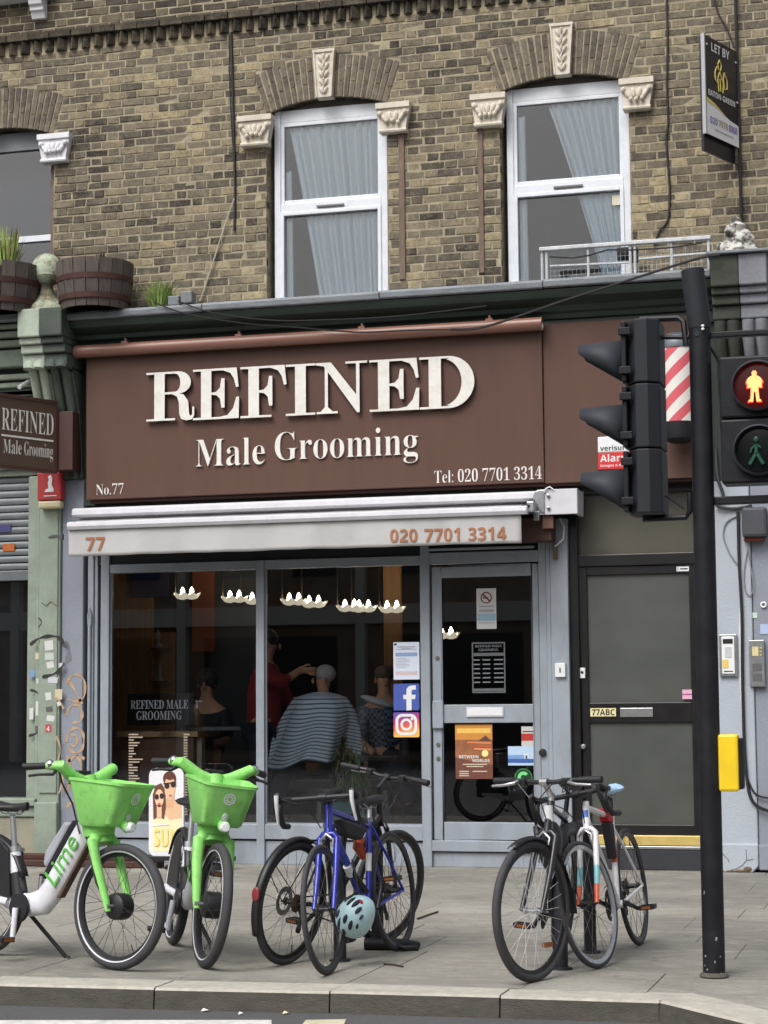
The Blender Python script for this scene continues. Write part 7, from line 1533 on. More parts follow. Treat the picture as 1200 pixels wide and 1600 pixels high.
# barber in red, standing, right arm reaching to the customer's head
sp_ = W(412, 1030, 0.6); bx_ = sp_.x
pr = thing('person', 'barber in a red shirt and dark trousers reaching over to a customer', 'person', (bx_, 0.6, FZ)); H = 1.9
def J(x, y, z, r): return (x, y, z*H, r)
hip, ch_, nk = J(0, 0, 0.52, 0.14), J(0.01, 0, 0.76, 0.17), J(0.03, 0, 0.855, 0.045)
hc_ = (0.06, -0.01, 0.93*H); sr, sl_ = J(0.06, -0.2, 0.80, 0.07), J(0.0, 0.2, 0.80, 0.07)
tgt = W(486, 1047, 0.62); wx, wz = tgt.x-bx_-0.03, tgt.z-FZ
elr = (0.24, -0.2, 1.40, 0.05); wrr = (wx-0.05, -0.05, wz, 0.034); ell_ = (0.16, 0.26, 1.22, 0.05); wrl = (0.42, 0.2, 1.22, 0.034)
legs = [[hip, J(0.0, -0.1, 0.49, 0.10), J(0.03, -0.11, 0.27, 0.065), J(0.0, -0.12, 0.05, 0.045), J(0.12, -0.13, 0.02, 0.04)], [hip, J(0.0, 0.1, 0.49, 0.10), J(0.0, 0.11, 0.27, 0.065), J(-0.05, 0.12, 0.05, 0.045), J(0.07, 0.13, 0.02, 0.04)]]
arms = [[ch_, sr, elr, wrr], [ch_, sl_, ell_, wrl]]
skinned('body', SKIN, pr, [[hip, ch_, nk, (hc_[0]-0.01, hc_[1], hc_[2]-0.05, 0.075), (hc_[0], hc_[1], hc_[2]+0.045, 0.085)]]+legs+arms+hand(wrr[:3], (1, 0.2, -0.1), (0, 0, 1))+hand(wrl[:3], (1, 0, 0), (0, -0.3, 1)))
g = 0.022; gr = lambda p: (p[0], p[1], p[2], p[3]+g)
skinned('shirt', SHIRTR, pr, [[(0, 0, 0.47*H, 0.165), gr(hip), gr(ch_), (0.027, 0, 0.845*H, 0.07)], [gr(ch_), gr(sr), gr(elr), (elr[0]*0.45+wrr[0]*0.55, elr[1]*0.45+wrr[1]*0.55, elr[2]*0.45+wrr[2]*0.55, 0.06)], [gr(ch_), gr(sl_), gr(ell_), (0.3, 0.23, 1.22, 0.06)]])
skinned('trousers', TROU, pr, [[gr(hip)]+[gr(p) for p in legs[0][1:4]], [gr(hip)]+[gr(p) for p in legs[1][1:4]]])
mb = MB(); mb.ell((hc_[0]-0.015, hc_[1], hc_[2]+0.05), (0.1, 0.093, 0.095), 14, 10); mb.build('hair', HAIRD, pr, smooth=60, local=True); face(pr, hc_, (1, 0.2, -0.1))
# customer in the striped cape
STRIPEM = bpy.data.materials.new('striped_cape'); STRIPEM.use_nodes = True; n_, l_ = STRIPEM.node_tree.nodes, STRIPEM.node_tree.links
tc_ = n_.new('ShaderNodeTexCoord'); sx_ = n_.new('ShaderNodeSeparateXYZ'); l_.new(tc_.outputs['UV'], sx_.inputs[0]); wv = n_.new('ShaderNodeMath'); wv.operation = 'MULTIPLY'; wv.inputs[1].default_value = 21; l_.new(sx_.outputs['Y'], wv.inputs[0]); fr_ = n_.new('ShaderNodeMath'); fr_.operation = 'FRACT'; l_.new(wv.outputs[0], fr_.inputs[0]); gt = n_.new('ShaderNodeMath'); gt.operation = 'GREATER_THAN'; gt.inputs[1].default_value = 0.66; l_.new(fr_.outputs[0], gt.inputs[0])
mx_ = n_.new('ShaderNodeMix'); mx_.data_type = 'RGBA'; mx_.inputs[6].default_value = C(222, 234, 242); mx_.inputs[7].default_value = C(110, 130, 150); l_.new(gt.outputs[0], mx_.inputs[0]); l_.new(mx_.outputs[2], n_['Principled BSDF'].inputs['Base Color']); n_['Principled BSDF'].inputs['Roughness'].default_value = 0.8
hp = W(505, 1062, 0.62); zc0 = hp.z
cu = thing('person', 'grey haired customer seated under a blue and white striped barber cape', 'person', (hp.x, 0.62, 0))
skinned('body', SKIN, cu, [[(-0.05, 0.05, zc0-0.75, 0.15), (-0.03, 0.03, zc0-0.33, 0.17), (0, 0, zc0-0.14, 0.045), (0.0, 0, zc0-0.05, 0.066), (0, 0, zc0+0.04, 0.085)], [(-0.05, 0.05, zc0-0.75, 0.15), (-0.3, -0.12, zc0-0.78, 0.09), (-0.42, -0.2, zc0-1.15, 0.06), (-0.46, -0.26, zc0-1.3, 0.045)], [(-0.05, 0.05, zc0-0.75, 0.15), (-0.28, 0.2, zc0-0.78, 0.09), (-0.4, 0.2, zc0-1.15, 0.06), (-0.44, 0.16, zc0-1.3, 0.045)], [(-0.03, 0.03, zc0-0.33, 0.17), (0.05, -0.12, zc0-0.32, 0.05), (0.05, -0.14, zc0-0.5, 0.045), (-0.12, -0.1, zc0-0.62, 0.04)], [(-0.03, 0.03, zc0-0.33, 0.17), (-0.1, 0.22, zc0-0.3, 0.06), (-0.1, 0.28, zc0-0.55, 0.05), (-0.25, 0.2, zc0-0.68, 0.04)]])
vs, fs = [], []; na, nr = 48, 14
for j in range(nr+1):
    t = j/nr
    for i in range(na):
        a = 2*PI*i/na; fold = 1+0.17*t*math.sin(6*a+0.6)+0.07*t*math.sin(11*a)
        sh = min(1, t*2.6); rx = (0.07+0.20*sh**0.7+0.17*t)*fold; ry_ = (0.07+0.13*sh**0.7+0.12*t)*fold
        cx = -0.02-0.16*t*t; drop = 0.115+0.09*sh+0.72*max(0, t-0.22)*(1.0+0.10*math.cos(a+PI)+0.05*math.sin(6*a))
        vs.append((cx+rx*math.cos(a), ry_*math.sin(a)-0.03*t, zc0-drop))
for j in range(nr):
    for i in range(na): fs.append((j*na+i, j*na+(i+1) % na, (j+1)*na+(i+1) % na, (j+1)*na+i))
cp = MB().add(vs, fs).build('cape', STRIPEM, cu, smooth=60, local=True, weld=False); uv = cp.data.uv_layers.new(name='UVMap')
for lp in cp.data.loops:
    vi = lp.vertex_index; uv.data[lp.index].uv = (vi % na/na, (vi//na)/nr)
skinned('trousers', TROU, cu, [[(-0.05, 0.05, zc0-0.75, 0.17), (-0.3, -0.12, zc0-0.78, 0.11), (-0.42, -0.2, zc0-1.15, 0.08), (-0.46, -0.26, zc0-1.28, 0.06)], [(-0.05, 0.05, zc0-0.75, 0.17), (-0.28, 0.2, zc0-0.78, 0.11), (-0.4, 0.2, zc0-1.15, 0.08), (-0.44, 0.16, zc0-1.28, 0.06)]])
mb = MB(); mb.ell((0.02, 0.01, zc0+0.055), (0.1, 0.095, 0.085), 14, 10); mb.build('hair', HAIRG, cu, smooth=60, local=True); face(cu, (0, 0, zc0), (-0.6, -0.4, 0))
def barber_chair(label, x, y):
    t = thing('barber_chair', label, 'chair', (x, y, FZ), group='black barber chairs'); L = M('black_leatherette', C(30, 30, 33), 0.4, var=0.1)
    bx('seat', L, t, x-0.26, x+0.22, y-0.24, y+0.24, FZ+0.42, FZ+0.54, 0.03); bx('backrest', L, t, x+0.18, x+0.28, y-0.22, y+0.22, FZ+0.55, FZ+1.05, 0.03); bx('armrest', L, t, x-0.2, x+0.2, y-0.32, y-0.26, FZ+0.68, FZ+0.74, 0.015); bx('armrest', L, t, x-0.2, x+0.2, y+0.26, y+0.32, FZ+0.68, FZ+0.74, 0.015)
    mb = MB(); mb.lathe([(0.28, FZ), (0.27, FZ+0.03), (0.07, FZ+0.07), (0.06, FZ+0.42)], 24, (x, y, 0)); mb.build('pedestal', CHROME, t, smooth=40); bx('footrest', L, t, x-0.62, x-0.5, y-0.16, y+0.16, FZ+0.14, FZ+0.18, 0.01)
barber_chair('black barber chair under the customer in the striped cape', hp.x-0.05, 0.67)
# second customer behind, checked shirt and white towel
h2 = W(600, 1062, 0.9); c2_ = thing('person', 'seated customer in a dark checked shirt with a white towel on the shoulders', 'person', (h2.x, 0.9, 0)); z2 = h2.z
B_ = [[(-0.02, 0.05, z2-0.75, 0.15), (-0.01, 0.03, z2-0.28, 0.16), (0, 0, z2-0.14, 0.045), (0, 0, z2-0.05, 0.068), (0, 0, z2+0.04, 0.09)], [(-0.02, 0.05, z2-0.75, 0.15), (0.2, -0.2, z2-0.78, 0.09), (0.3, -0.3, z2-1.15, 0.06)], [(-0.02, 0.05, z2-0.75, 0.15), (0.2, 0.2, z2-0.78, 0.09), (0.3, 0.2, z2-1.15, 0.06)], [(-0.01, 0.03, z2-0.28, 0.16), (-0.16, -0.12, z2-0.3, 0.065), (-0.22, -0.18, z2-0.55, 0.05), (-0.02, -0.26, z2-0.68, 0.04)], [(-0.01, 0.03, z2-0.28, 0.16), (0.18, 0.1, z2-0.3, 0.065), (0.24, 0.1, z2-0.55, 0.05), (0.1, -0.1, z2-0.68, 0.04)]]
skinned('body', SKIN, c2_, B_)
CHECK = bpy.data.materials.new('dark_check'); CHECK.use_nodes = True; n_, l_ = CHECK.node_tree.nodes, CHECK.node_tree.links; tc_ = n_.new('ShaderNodeTexCoord'); ck_ = n_.new('ShaderNodeTexChecker'); ck_.inputs['Scale'].default_value = 34; ck_.inputs['Color1'].default_value = C(36, 46, 62); ck_.inputs['Color2'].default_value = C(96, 112, 126); l_.new(tc_.outputs['Object'], ck_.inputs[0]); l_.new(ck_.outputs[0], n_['Principled BSDF'].inputs['Base Color'])
skinned('shirt', CHECK, c2_, [[(a, b, c, r+0.025) for a, b, c, r in B_[0][:2]]]+[[(a, b, c, r+0.022) for a, b, c, r in q[:3]] for q in B_[3:]])
skinned('trousers', TROU, c2_, [[(a, b, c, r+0.025) for a, b, c, r in q] for q in B_[1:3]])
mb = MB(); mb.ell((-0.05, -0.06, z2-0.2), (0.17, 0.10, 0.035), 14, 8, Matrix.Rotation(0.3, 3, 'Y')); mb.build('towel', M('white_towel', C(200, 202, 204), 0.95, bump=0.4, bscale=60), c2_, smooth=60, local=True)
mb = MB(); mb.ell((0.0, 0.02, z2+0.06), (0.098, 0.098, 0.075), 14, 10); mb.build('hair', M('brown_hair', C(96, 74, 58), 0.7), c2_, smooth=60, local=True); face(c2_, (0, 0, z2), (0.5, -0.8, 0))
barber_chair('black barber chair under the customer in the checked shirt', h2.x, 0.95)
# seated person at the counter
h3 = W(323, 1068, 1.3); c3 = thing('person', 'dark haired person in a black jacket seated behind the reception counter', 'person', (h3.x, 1.3, 0)); z3 = h3.z
B3 = [[(0, 0.05, z3-0.78, 0.14), (0, 0.03, z3-0.28, 0.16), (0, 0, z3-0.14, 0.042), (0, 0, z3-0.05, 0.066), (0, 0, z3+0.04, 0.085)], [(0, 0.05, z3-0.78, 0.14), (-0.1, -0.3, z3-0.8, 0.08), (-0.1, -0.35, z3-1.2, 0.055)], [(0, 0.05, z3-0.78, 0.14), (0.12, -0.3, z3-0.8, 0.08), (0.12, -0.35, z3-1.2, 0.055)], [(0, 0.03, z3-0.28, 0.16), (-0.19, 0, z3-0.3, 0.06), (-0.24, -0.08, z3-0.55, 0.05), (-0.08, -0.28, z3-0.6, 0.04)], [(0, 0.03, z3-0.28, 0.16), (0.19, 0, z3-0.3, 0.06), (0.24, -0.08, z3-0.55, 0.05), (0.08, -0.28, z3-0.6, 0.04)]]
skinned('body', SKIN, c3, B3); skinned('jacket', DKSH, c3, [[(a, b, c, r+0.025) for a, b, c, r in B3[0][:2]]]+[[(a, b, c, r+0.022) for a, b, c, r in q[:3]] for q in B3[3:]])
mb = MB(); mb.ell((0.0, 0.025, z3+0.04), (0.11, 0.105, 0.12), 14, 10); mb.build('hair', HAIRD, c3, smooth=60, local=True); face(c3, (0, 0, z3), (0.1, -1, 0))
st_ = MB(); st_.lathe([(0.2, FZ), (0.19, FZ+0.03), (0.03, FZ+0.05), (0.03, z3-0.97), (0.19, z3-0.95), (0.19, z3-0.9), (0, z3-0.89)], 20, (h3.x, 1.35, 0)); tag(st_.build('counter_stool', DKSH, smooth=40), 'dark round stool under the person behind the counter', 'stool')
# plant in a teal trough with a wooden stake
a, b_ = W(520, 1285, 0.22), W(575, 1253, 0.22); pt = thing('potted_plant', 'strappy green plant in a teal trough inside the window above the bicycles', 'plant', ((a.x+b_.x)/2, 0.22, FZ))
bx('trough', M('teal_trough', C(72, 132, 128), 0.5), pt, a.x, b_.x, 0.12, 0.32, a.z-0.1, b_.z, 0.008); bx('trough_stand', DKSH, pt, a.x+0.02, b_.x-0.02, 0.14, 0.3, FZ, a.z-0.102, 0)
rr = random.Random(8); cx, cz = (a.x+b_.x)/2, b_.z
for m_, nn in ((M('strap_leaf', C(130, 160, 92), 0.5, var=0.3, scale=9), 120), (M('strap_leaf_dark', C(84, 112, 66), 0.5, var=0.3, scale=9), 120), (M('strap_leaf_tan', C(190, 168, 110), 0.6, var=0.2, scale=9), 40)):
    mb = MB()
    for i in range(nn):
        an = rr.uniform(0, 2*PI); r_ = rr.uniform(0.06, 0.2); h_ = rr.uniform(0.15, 0.62); d = Vector((math.cos(an), math.sin(an)*0.6, 0)); b0 = Vector((cx+rr.uniform(-.08, .08), 0.22+rr.uniform(-.05, .05), cz+h_*rr.uniform(0.0, 0.7))); m1 = b0+d*r_*0.5+Vector((0, 0, h_*0.28)); e = b0+d*r_+Vector((0, 0, h_*0.05-0.04)); w_ = Vector((-d.y, d.x, 0.2))*0.011
        mb.add([b0-w_*0.5, b0+w_*0.5, m1+w_, e, m1-w_], [(0, 1, 2, 4), (2, 3, 4)])
    mb.build('foliage', m_, pt)
sk = W(572, 1190, 0.3); mb = MB(); mb.cyl((sk.x, 0.3, FZ), (sk.x, 0.3, sk.z), 0.016, 8); tag(mb.build('wooden_stake', WOODL, smooth=40), 'pale wooden stake standing beside the plant inside the window', 'stake')
# price list and name plate behind the left window
np_ = thing('name_plate', 'smoked plate lettered REFINED MALE GROOMING standing on the counter', 'sign', (W(250, 1132, 0.3).x, 0.3, zt))
A, B2 = W(199, 1133, 0.3), W(302, 1083, 0.3); SMOKE = glassmat('smoked_acrylic', (0.42, 0.45, 0.48, 1), 1.5, 0.0, 3.0); MB().box(A.x, B2.x, 0.3, 0.306, A.z, B2.z).build('plate', SMOKE, np_)
TXW = M('white_vinyl', C(232, 234, 236), 0.5, var=0.02)
for body, x0, x1, y_, h_ in (('REFINED MALE', 204, 294, 1108, 0.082), ('GROOMING', 213, 284, 1125, 0.082)):
    a_, b3 = W(x0, y_, 0.297), W(x1, y_, 0.297); mb = MB(); put_text(mb, serif(body), (a_.x, 0.297, a_.z), (1, 0, 0), (0, 0, 1), b3.x-a_.x, h_); mb.build('lettering', TXW, np_)
bx('plate_foot', SMOKE, np_, W(253, 1130, 0.3).x-0.06, W(253, 1130, 0.3).x+0.06, 0.25, 0.36, zt, zt+0.012, 0)
VIN = M('faint_vinyl', C(176, 160, 142), 0.7, var=0.1, scale=30)
rr = random.Random(6); mb = MB()
for k in range(30):
    y_ = 1147+k*4.3; wdt = rr.choice((8, 11, 14, 17, 22, 6)) if k else 15; a_, b3 = W(201, y_+1.6, -0.002), W(201+wdt, y_, -0.002); mb.box(a_.x, b3.x, -0.003, -0.0015, a_.z, b3.z+0.002)
    a_, b3 = W(287, y_+1.6, -0.002), W(287+(9 if k == 0 else 6), y_, -0.002); mb.box(a_.x, b3.x, -0.003, -0.0015, a_.z, b3.z+0.002)
stuff(mb.build('price_list_print', VIN, shop))
# ================================================================== STICKERS AND POSTERS ON THE GLASS
def rrect(x0, x1, z0, z1, r, n=5):
    P = []
    for cx, cz, a0 in ((x1-r, z1-r, 0), (x0+r, z1-r, 90), (x0+r, z0+r, 180), (x1-r, z0+r, 270)):
        for i in range(n+1): a = R(a0+90*i/n); P.append((cx+r*math.cos(a), cz+r*math.sin(a)))
    return P
def sheet(pts, y): return MB().add([(x, y, z) for x, z in pts], [list(range(len(pts)))])
def card(name, label, px0, py0, px1, py1, mat, Y=-0.004, r=0.0, thick=0.002, cat='sticker'):
    a, b_ = W(px0, py1, Y), W(px1, py0, Y); t = thing(name, label, cat, ((a.x+b_.x)/2, Y, a.z))
    MB().prism(rrect(a.x, b_.x, a.z, b_.z, r) if r else [(a.x, a.z), (b_.x, a.z), (b_.x, b_.z), (a.x, b_.z)], Y, Y+thick).build('sheet', mat, t); return t, a.x, b_.x, a.z, b_.z
PAPERW = flat('notice_paper', C(214, 222, 238), 0.6); PRB = flat('print_blue', C(140, 164, 204), 0.6); PRG = flat('print_grey', C(150, 156, 168), 0.6); PRP = flat('print_pink', C(206, 190, 190), 0.6)
t, x0, x1, z0, z1 = card('paper_notice', 'pale blue printed notice stuck on the shop window above the blue square', 615, 1003, 655, 1062, PAPERW, cat='notice'); w, h = x1-x0, z1-z0
mb = MB()
for (u0, u1, v0, v1) in ((.15, .85, .86, .885), (.3, .7, .825, .84), (.1, .9, .80, .815)): mb.box(x0+w*u0, x0+w*u1, -0.0055, -0.0045, z0+h*v0, z0+h*v1)
for k in range(7): mb.box(x0+w*.1, x0+w*(.62 if k % 3 else .5), -0.0055, -0.0045, z0+h*(.56-.04*k), z0+h*(.57-.04*k))
stuff(mb.build('print_lines', PRG, t)); bx('print_band', PRB, t, x0+w*.08, x0+w*.92, -0.0055, -0.0045, z0+h*.62, z0+h*.72, 0); bx('print_panel', PRP, t, x0+w*.08, x0+w*.92, -0.0055, -0.0045, z0+h*.12, z0+h*.22, 0); bx('corner_mark', INK, t, x0+w*.03, x0+w*.13, -0.0055, -0.0045, z1-h*.08, z1-h*.03, 0)
t, x0, x1, z0, z1 = card('square_sticker', 'blue square sticker with a white letter f on the shop window', 615, 1068, 655, 1110, flat('sticker_fblue', C(72, 92, 172), 0.4), r=0.012); w, h = x1-x0, z1-z0
sheet([(x0+w*u, z0+h*v) for u, v in ((.5, 0), (.7, 0), (.7, .42), (.84, .42), (.86, .58), (.7, .58), (.7, .68), (.71, .74), (.75, .77), (.87, .77), (.87, .93), (.7, .93), (.58, .89), (.51, .8), (.5, .58), (.38, .58), (.38, .42), (.5, .42))], -0.0055).build('letter_f', WHITEP, t)
def gradmat():
    m = bpy.data.materials.new('sunset_gradient_print'); m.use_nodes = True; n, l = m.node_tree.nodes, m.node_tree.links; tc = n.new('ShaderNodeTexCoord'); sp = n.new('ShaderNodeSeparateXYZ'); l.new(tc.outputs['Generated'], sp.inputs[0])
    ad = n.new('ShaderNodeMath'); ad.operation = 'MULTIPLY_ADD'; l.new(sp.outputs['X'], ad.inputs[0]); ad.inputs[1].default_value = -0.25; l.new(sp.outputs['Z'], ad.inputs[2])
    rp = n.new('ShaderNodeValToRGB'); l.new(ad.outputs[0], rp.inputs[0]); cr = rp.color_ramp; cr.elements[0].position = -0.0; cr.elements[0].color = C(242, 190, 96); cr.elements[1].position = 0.95; cr.elements[1].color = C(104, 84, 176); e = cr.elements.new(0.3); e.color = C(226, 104, 74); e = cr.elements.new(0.6); e.color = C(176, 62, 130)
    l.new(rp.outputs[0], n['Principled BSDF'].inputs['Base Color']); n['Principled BSDF'].inputs['Roughness'].default_value = 0.4; return m
t, x0, x1, z0, z1 = card('square_sticker', 'orange to purple square sticker with a white camera outline on the shop window', 615, 1113, 655, 1152, gradmat(), r=0.012); w, h = x1-x0, z1-z0
def rring(o, i, y, name, par, mat):
    n = len(o); MB().add([(x, y, z) for x, z in o]+[(x, y, z) for x, z in i], [(k, (k+1) % n, n+(k+1) % n, n+k) for k in range(n)]).build(name, mat, par)
rring(rrect(x0+w*.08, x1-w*.08, z0+h*.08, z1-h*.06, w*.25), rrect(x0+w*.19, x1-w*.19, z0+h*.19, z1-h*.17, w*.16), -0.0055, 'camera_outline', t, WHITEP)
cir = lambda cx, cz, r_, n=20: [(cx+r_*math.cos(2*PI*k/n), cz+r_*math.sin(2*PI*k/n)) for k in range(n)]
rring(cir(x0+w*.5, z0+h*.51, w*.23), cir(x0+w*.5, z0+h*.51, w*.135), -0.0055, 'lens_outline', t, WHITEP); sheet(cir(x0+w*.72, z0+h*.74, w*.055, 12), -0.0055).build('lens_dot', WHITEP, t)
# shop door
DY = 0.001
t, x0, x1, z0, z1 = card('no_smoking_sign', 'white no smoking notice with red ring on the shop door', 745, 919, 775, 983, flat('card_white', C(196, 196, 194)), DY, cat='notice'); w, h = x1-x0, z1-z0; REDR = flat('ring_red', C(120, 40, 36))
rring(cir(x0+w*.5, z0+h*.77, w*.29), cir(x0+w*.5, z0+h*.77, w*.23), DY-0.002, 'red_ring', t, REDR); mb = MB(); mb.add([(x0+w*a, DY-0.002, z0+h*b) for a, b in ((.28, .85), (.33, .88), (.72, .69), (.67, .66))], [(0, 1, 2, 3)]); mb.build('red_slash', REDR, t); bx('cigarette', INK, t, x0+w*.32, x0+w*.6, DY-0.0015, DY-0.0005, z0+h*.75, z0+h*.78, 0)
mb = MB(); mb.box(x0+w*.12, x0+w*.88, DY-0.0015, DY-0.0005, z0+h*.54, z0+h*.57); mb.box(x0+w*.12, x0+w*.88, DY-0.0015, DY-0.0005, z0+h*.42, z0+h*.48); mb.box(x0+w*.12, x0+w*.88, DY-0.0015, DY-0.0005, z0+h*.14, z0+h*.16); stuff(mb.build('print_lines', PRG, t)); bx('blue_band', flat('band_blue', C(140, 170, 190)), t, x0+w*.04, x0+w*.96, DY-0.0015, DY-0.0005, z0+h*.2, z0+h*.38, 0)
HRS = flat('hours_vinyl', C(92, 96, 100), 0.6); HRL = flat('hours_text', C(116, 121, 126), 0.6)
a, b_ = W(738, 1083, DY), W(789, 1003, DY); t = thing('opening_hours', 'grey vinyl opening hours panel headed REFINED MALE GROOMING on the shop door', 'sign', ((a.x+b_.x)/2, DY, a.z)); x0, x1, z0, z1 = a.x, b_.x, a.z, b_.z; w, h = x1-x0, z1-z0
rring([(x0, z0), (x1, z0), (x1, z1), (x0, z1)], [(x0+.012, z0+.012), (x1-.012, z0+.012), (x1-.012, z1-.012), (x0+.012, z1-.012)], DY, 'border', t, HRS); bx('header_band', HRS, t, x0+.013, x1-.013, DY, DY+0.0005, z0+h*.73, z0+h*.79, 0); bx('footer_band', HRS, t, x0+.013, x1-.013, DY, DY+0.0005, z0+h*.035, z0+h*.09, 0)
mb = MB(); put_text(mb, serif('REFINED MALE'), (x0+w*.1, DY, z0+h*.9), (1, 0, 0), (0, 0, 1), w*.8, h*.05); mb.build('lettering', HRL, t); mb = MB(); put_text(mb, serif('GROOMING'), (x0+w*.2, DY, z0+h*.825), (1, 0, 0), (0, 0, 1), w*.6, h*.05); mb.build('lettering', HRL, t)
mb = MB()
for k in range(6):
    for u0, u1 in ((.05, .24), (.32, .55), (.66, .94)): mb.box(x0+w*u0, x0+w*u1, DY, DY+0.0005, z0+h*(.64-.088*k), z0+h*(.665-.088*k))
stuff(mb.build('hours_rows', HRL, t))
PO = M('event_poster_print', C(150, 96, 62), 0.5, var=0.35, scale=9, world=True); t, x0, x1, z0, z1 = card('event_poster', 'orange brown BETWEEN WORLDS event poster in the lower door pane', 712, 1132, 769, 1217, PO, DY, cat='poster'); w, h = x1-x0, z1-z0
def pp(pts, mat, name, k=1): return sheet([(x0+w*u, z0+h*v) for u, v in pts], DY-0.001*k).build(name, mat, t)
pp([(0, .72), (1, .72), (1, 1), (0, 1)], flat('poster_gold', C(204, 138, 60)), 'sky_print'); pp([(.05, .84), (.95, .84), (.95, .93), (.05, .93)], flat('poster_yellow', C(232, 190, 96)), 'title_band', 2); pp([(.62, .70), (.82, .80), (.98, .70)], flat('poster_brown', C(96, 66, 60)), 'mountain', 2)
for k, (v, c) in enumerate(((.66, C(214, 128, 80)), (.6, C(178, 92, 56)), (.54, C(222, 140, 90)))): pp([(.3+.1*k, v), (.95, v-.02), (.98, v+.02), (.35+.08*k, v+.03)], flat('poster_dune_%d' % k, c), 'dune', 2)
pp([(0, .0), (1, .0), (1, .26), (.6, .3), (0, .4)], flat('poster_dark', C(110, 66, 54)), 'ground_print', 1); sheet(cir(x0+w*.8, z0+h*.47, w*.09), DY-0.003).build('moon', flat('poster_moon', C(238, 228, 150)), t)
for body, u0, u1, v in (('BETWEEN', .1, .62, .38), ('WORLDS', .45, .92, .31)): mb = MB(); put_text(mb, sansb(body), (x0+w*u0, DY-0.003, z0+h*v), (1, 0, 0), (0, 0, 1), w*(u1-u0), h*.055); mb.build('lettering', WHITEP, t)
mb = MB()
for u0, u1, v in ((.2, .85, .26), (.3, .75, .22), (.46, .85, .13), (.1, .36, .13), (.1, .36, .09), (.1, .36, .05)): mb.box(x0+w*u0, x0+w*u1, DY-0.003, DY-0.0025, z0+h*v, z0+h*(v+.018))
stuff(mb.build('print_lines', flat('print_cream', C(214, 200, 180)), t))
t, x0, x1, z0, z1 = card('door_sticker', 'small red and white sticker high in the lower door pane', 815, 1135, 835, 1166, flat('card_grey', C(196, 194, 190)), DY); w, h = x1-x0, z1-z0; bx('red_band', flat('sticker_red', C(178, 52, 48)), t, x0, x1, DY-0.0015, DY-0.0005, z0+h*.28, z0+h*.64, 0); bx('text_line', INK, t, x0+w*.1, x0+w*.9, DY-0.0015, DY-0.0005, z0+h*.72, z0+h*.77, 0)
t, x0, x1, z0, z1 = card('door_card', 'pale blue printed card under the red sticker in the lower door pane', 794, 1166, 836, 1196, flat('card_sky', C(182, 206, 232)), DY-0.004, cat='card'); w, h = x1-x0, z1-z0; bx('sea_band', flat('card_sea', C(56, 96, 164)), t, x0, x1, DY-0.006, DY-0.0045, z0+h*.14, z0+h*.34, 0); bx('mid_band', flat('card_mid', C(120, 158, 212)), t, x0, x0+w*.6, DY-0.006, DY-0.0045, z0+h*.36, z0+h*.55, 0); bx('figure', flat('card_white2', C(214, 222, 228)), t, x0+w*.6, x0+w*.76, DY-0.006, DY-0.0045, z0+h*.36, z0+h*.62, 0); bx('figure_dark', INK, t, x0+w*.65, x0+w*.71, DY-0.007, DY-0.0061, z0+h*.36, z0+h*.52, 0)
a = W(818, 1215, DY-0.004); t = thing('round_sticker', 'round dark sticker with a bright green letter C in the lower door pane', 'sticker', tuple(a)); GRN = flat('c_green', C(120, 214, 140), 0.4)
sheet(cir(a.x, a.z, 0.075, 28), a.y).build('disc', flat('c_dark', C(20, 62, 34), 0.4), t); mb = MB(); n = 22; O = [(a.x+.052*math.cos(R(40+280*k/n)), a.z+.052*math.sin(R(40+280*k/n))) for k in range(n+1)]; I = [(a.x+.024*math.cos(R(40+280*k/n)), a.z+.024*math.sin(R(40+280*k/n))) for k in range(n+1)]
mb.add([(x, a.y-0.0015, z) for x, z in O+I], [(k, k+1, n+2+k, n+1+k) for k in range(n)]); mb.build('letter_c', GRN, t); rring(cir(a.x, a.z, 0.078, 28), cir(a.x, a.z, 0.071, 28), a.y-0.001, 'rim', t, flat('c_rim', C(60, 140, 80)))

# ================================================================== PAVEMENT SIGN with a sunglasses photograph
py0 = -0.62
pa, pb = W(232, 1368, py0), W(287, 1200, py0); sgn = thing('pavement_sign', 'white pavement sign showing two people in sunglasses behind the second hire bike', 'sign', ((pa.x+pb.x)/2, py0, 0)); x0, x1, z0, z1 = pa.x, pb.x, 0.10, pb.z; w, h = x1-x0, z1-z0
MB().prism(rrect(x0, x1, z0, z1, 0.07), py0, py0+0.03).build('panel', M('sign_white', C(232, 232, 236), 0.3, var=0.02), sgn, bevel=0.004)
mb = MB(); mb.lathe([(0.30, 0.0), (0.29, 0.03), (0.12, 0.06), (0.05, 0.09), (0.03, 0.10)], 28, ((x0+x1)/2+0.28, py0+0.05, 0.0)); mb.v = [Vector((v.x, py0+0.05+(v.y-py0-0.05)*0.8, v.z)) for v in mb.v]; mb.build('base', BLKPLAST, sgn, smooth=40)
mb = MB(); mb.box(x0-0.02, x1+0.45, py0-0.02, py0+0.09, 0.07, 0.11); mb.build('foot_bar', BLKPLAST, sgn, bevel=0.006)
def pr_(pts, c, k, name): sheet([(x0+w*u, z0+h*v) for u, v in pts], py0-0.0012*k).build(name, flat('photo_%d_%d_%d' % c, C(*c)), sgn)
def el(cu, cv, ru, rv, n=18, rot=0): return [(cu+ru*math.cos(2*PI*k/n)*math.cos(rot)-rv*(w/h)*0*math.sin(rot), cv+rv*math.sin(2*PI*k/n)) for k in range(n)]
pr_([(.12, .06), (.94, .06), (.94, .50), (.5, .58), (.12, .52)], (244, 232, 190), 1, 'clothes_print')
pr_([(.46, .48), (.5, .62), (.7, .66), (.94, .60), (.94, .44), (.6, .42)], (232, 190, 152), 2, 'shoulder_print')
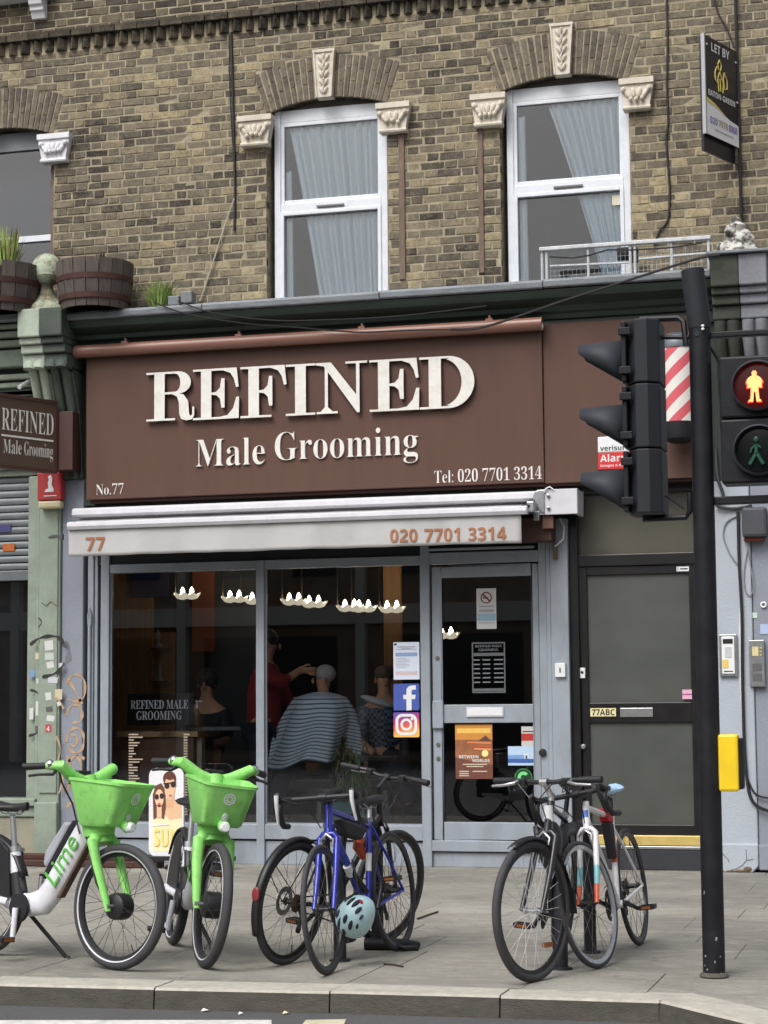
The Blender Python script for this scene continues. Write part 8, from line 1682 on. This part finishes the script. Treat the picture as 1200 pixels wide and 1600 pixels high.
pr_([(.14, .42), (.12, .70), (.2, .80), (.36, .83), (.48, .76), (.50, .55), (.44, .42), (.32, .46)], (112, 70, 52), 3, 'hair_print'); pr_(el(.31, .66, .125, .10), (238, 200, 166), 4, 'face_print'); pr_([(.24, .44), (.38, .44), (.38, .58), (.24, .58)], (232, 194, 160), 4, 'neck_print')
pr_(el(.60, .88, .19, .085), (96, 56, 44), 3, 'hair_print'); pr_(el(.61, .78, .155, .135), (236, 192, 156), 4, 'face_print'); pr_(el(.61, .915, .15, .05), (96, 56, 44), 5, 'fringe_print'); pr_([(.5, .56), (.72, .56), (.74, .68), (.52, .68)], (224, 176, 138), 3, 'neck_print')
for cu, cv, ru, rv in ((.24, .675, .06, .032), (.38, .685, .06, .032), (.53, .80, .075, .034), (.71, .815, .075, .034)): pr_(el(cu, cv, ru, rv, 14), (52, 38, 40), 6, 'sunglasses_print')
pr_([(.43, .815), (.80, .835), (.80, .845), (.43, .83)], (40, 30, 30), 7, 'sunglasses_bridge'); pr_(el(.31, .595, .045, .012, 12), (206, 96, 90), 6, 'smile_print'); pr_(el(.63, .69, .045, .012, 12), (190, 110, 96), 6, 'smile_print')
pr_([(.12, .36), (.6, .38), (.6, .365), (.12, .345)], (250, 248, 236), 5, 'light_stripe')
mb = MB(); put_text(mb, sansb('SUN'), (x0+w*.16, py0-0.008, z0+h*.12), (1, 0, 0), (0, 0, 1), w*.7, h*.2); mb.build('lettering', flat('sun_yellow', C(240, 222, 130)), sgn)

# ================================================================== LITTER
for i, (px, py, s_, l_) in enumerate(((321, 1579, .02, 'small white paper scrap on the road under the kerb'), (377, 1584, .014, 'tiny pale scrap on the road right of the white paper scrap'), (447, 1583, .016, 'small cream scrap on the road near the cream dash'))):
    p = G(px, py, -0.101); mb = MB(); mb.add([(p.x-s_, p.y-s_*.5, -0.102), (p.x+s_*.9, p.y-s_*.4, -0.095), (p.x+s_, p.y+s_*.5, -0.101), (p.x-s_*.8, p.y+s_*.6, -0.091)], [(0, 1, 2, 3)]); o = mb.build('paper_scrap', WHITEP if i < 2 else CREAM); md = o.modifiers.new('s', 'SOLIDIFY'); md.thickness = 0.003; tag(o, l_, 'litter', 'paper scraps in the gutter')
mb = MB(); p, q = G(600, 1508), G(630, 1512); mb.tube([(p.x, p.y, 0.006), ((p.x+q.x)/2, (p.y+q.y)/2+0.01, 0.008), (q.x, q.y, 0.006)], 0.005, 6); tag(mb.build('twig', M('twig_brown', C(62, 54, 48), 0.9), smooth=40), 'thin dark twig on the pavement in front of the blue bicycle', 'twig')
mb = MB(); p, q = G(652, 1437), G(684, 1426); mb.tube([(p.x, p.y, 0.006), ((p.x+q.x)/2, (p.y+q.y)/2+0.02, 0.007), (q.x, q.y, 0.006)], 0.006, 6); tag(mb.build('twig', M('twig_brown', C(62, 54, 48), 0.9), smooth=40), 'forked twig on the pavement right of the blue bicycle rear wheel', 'twig')
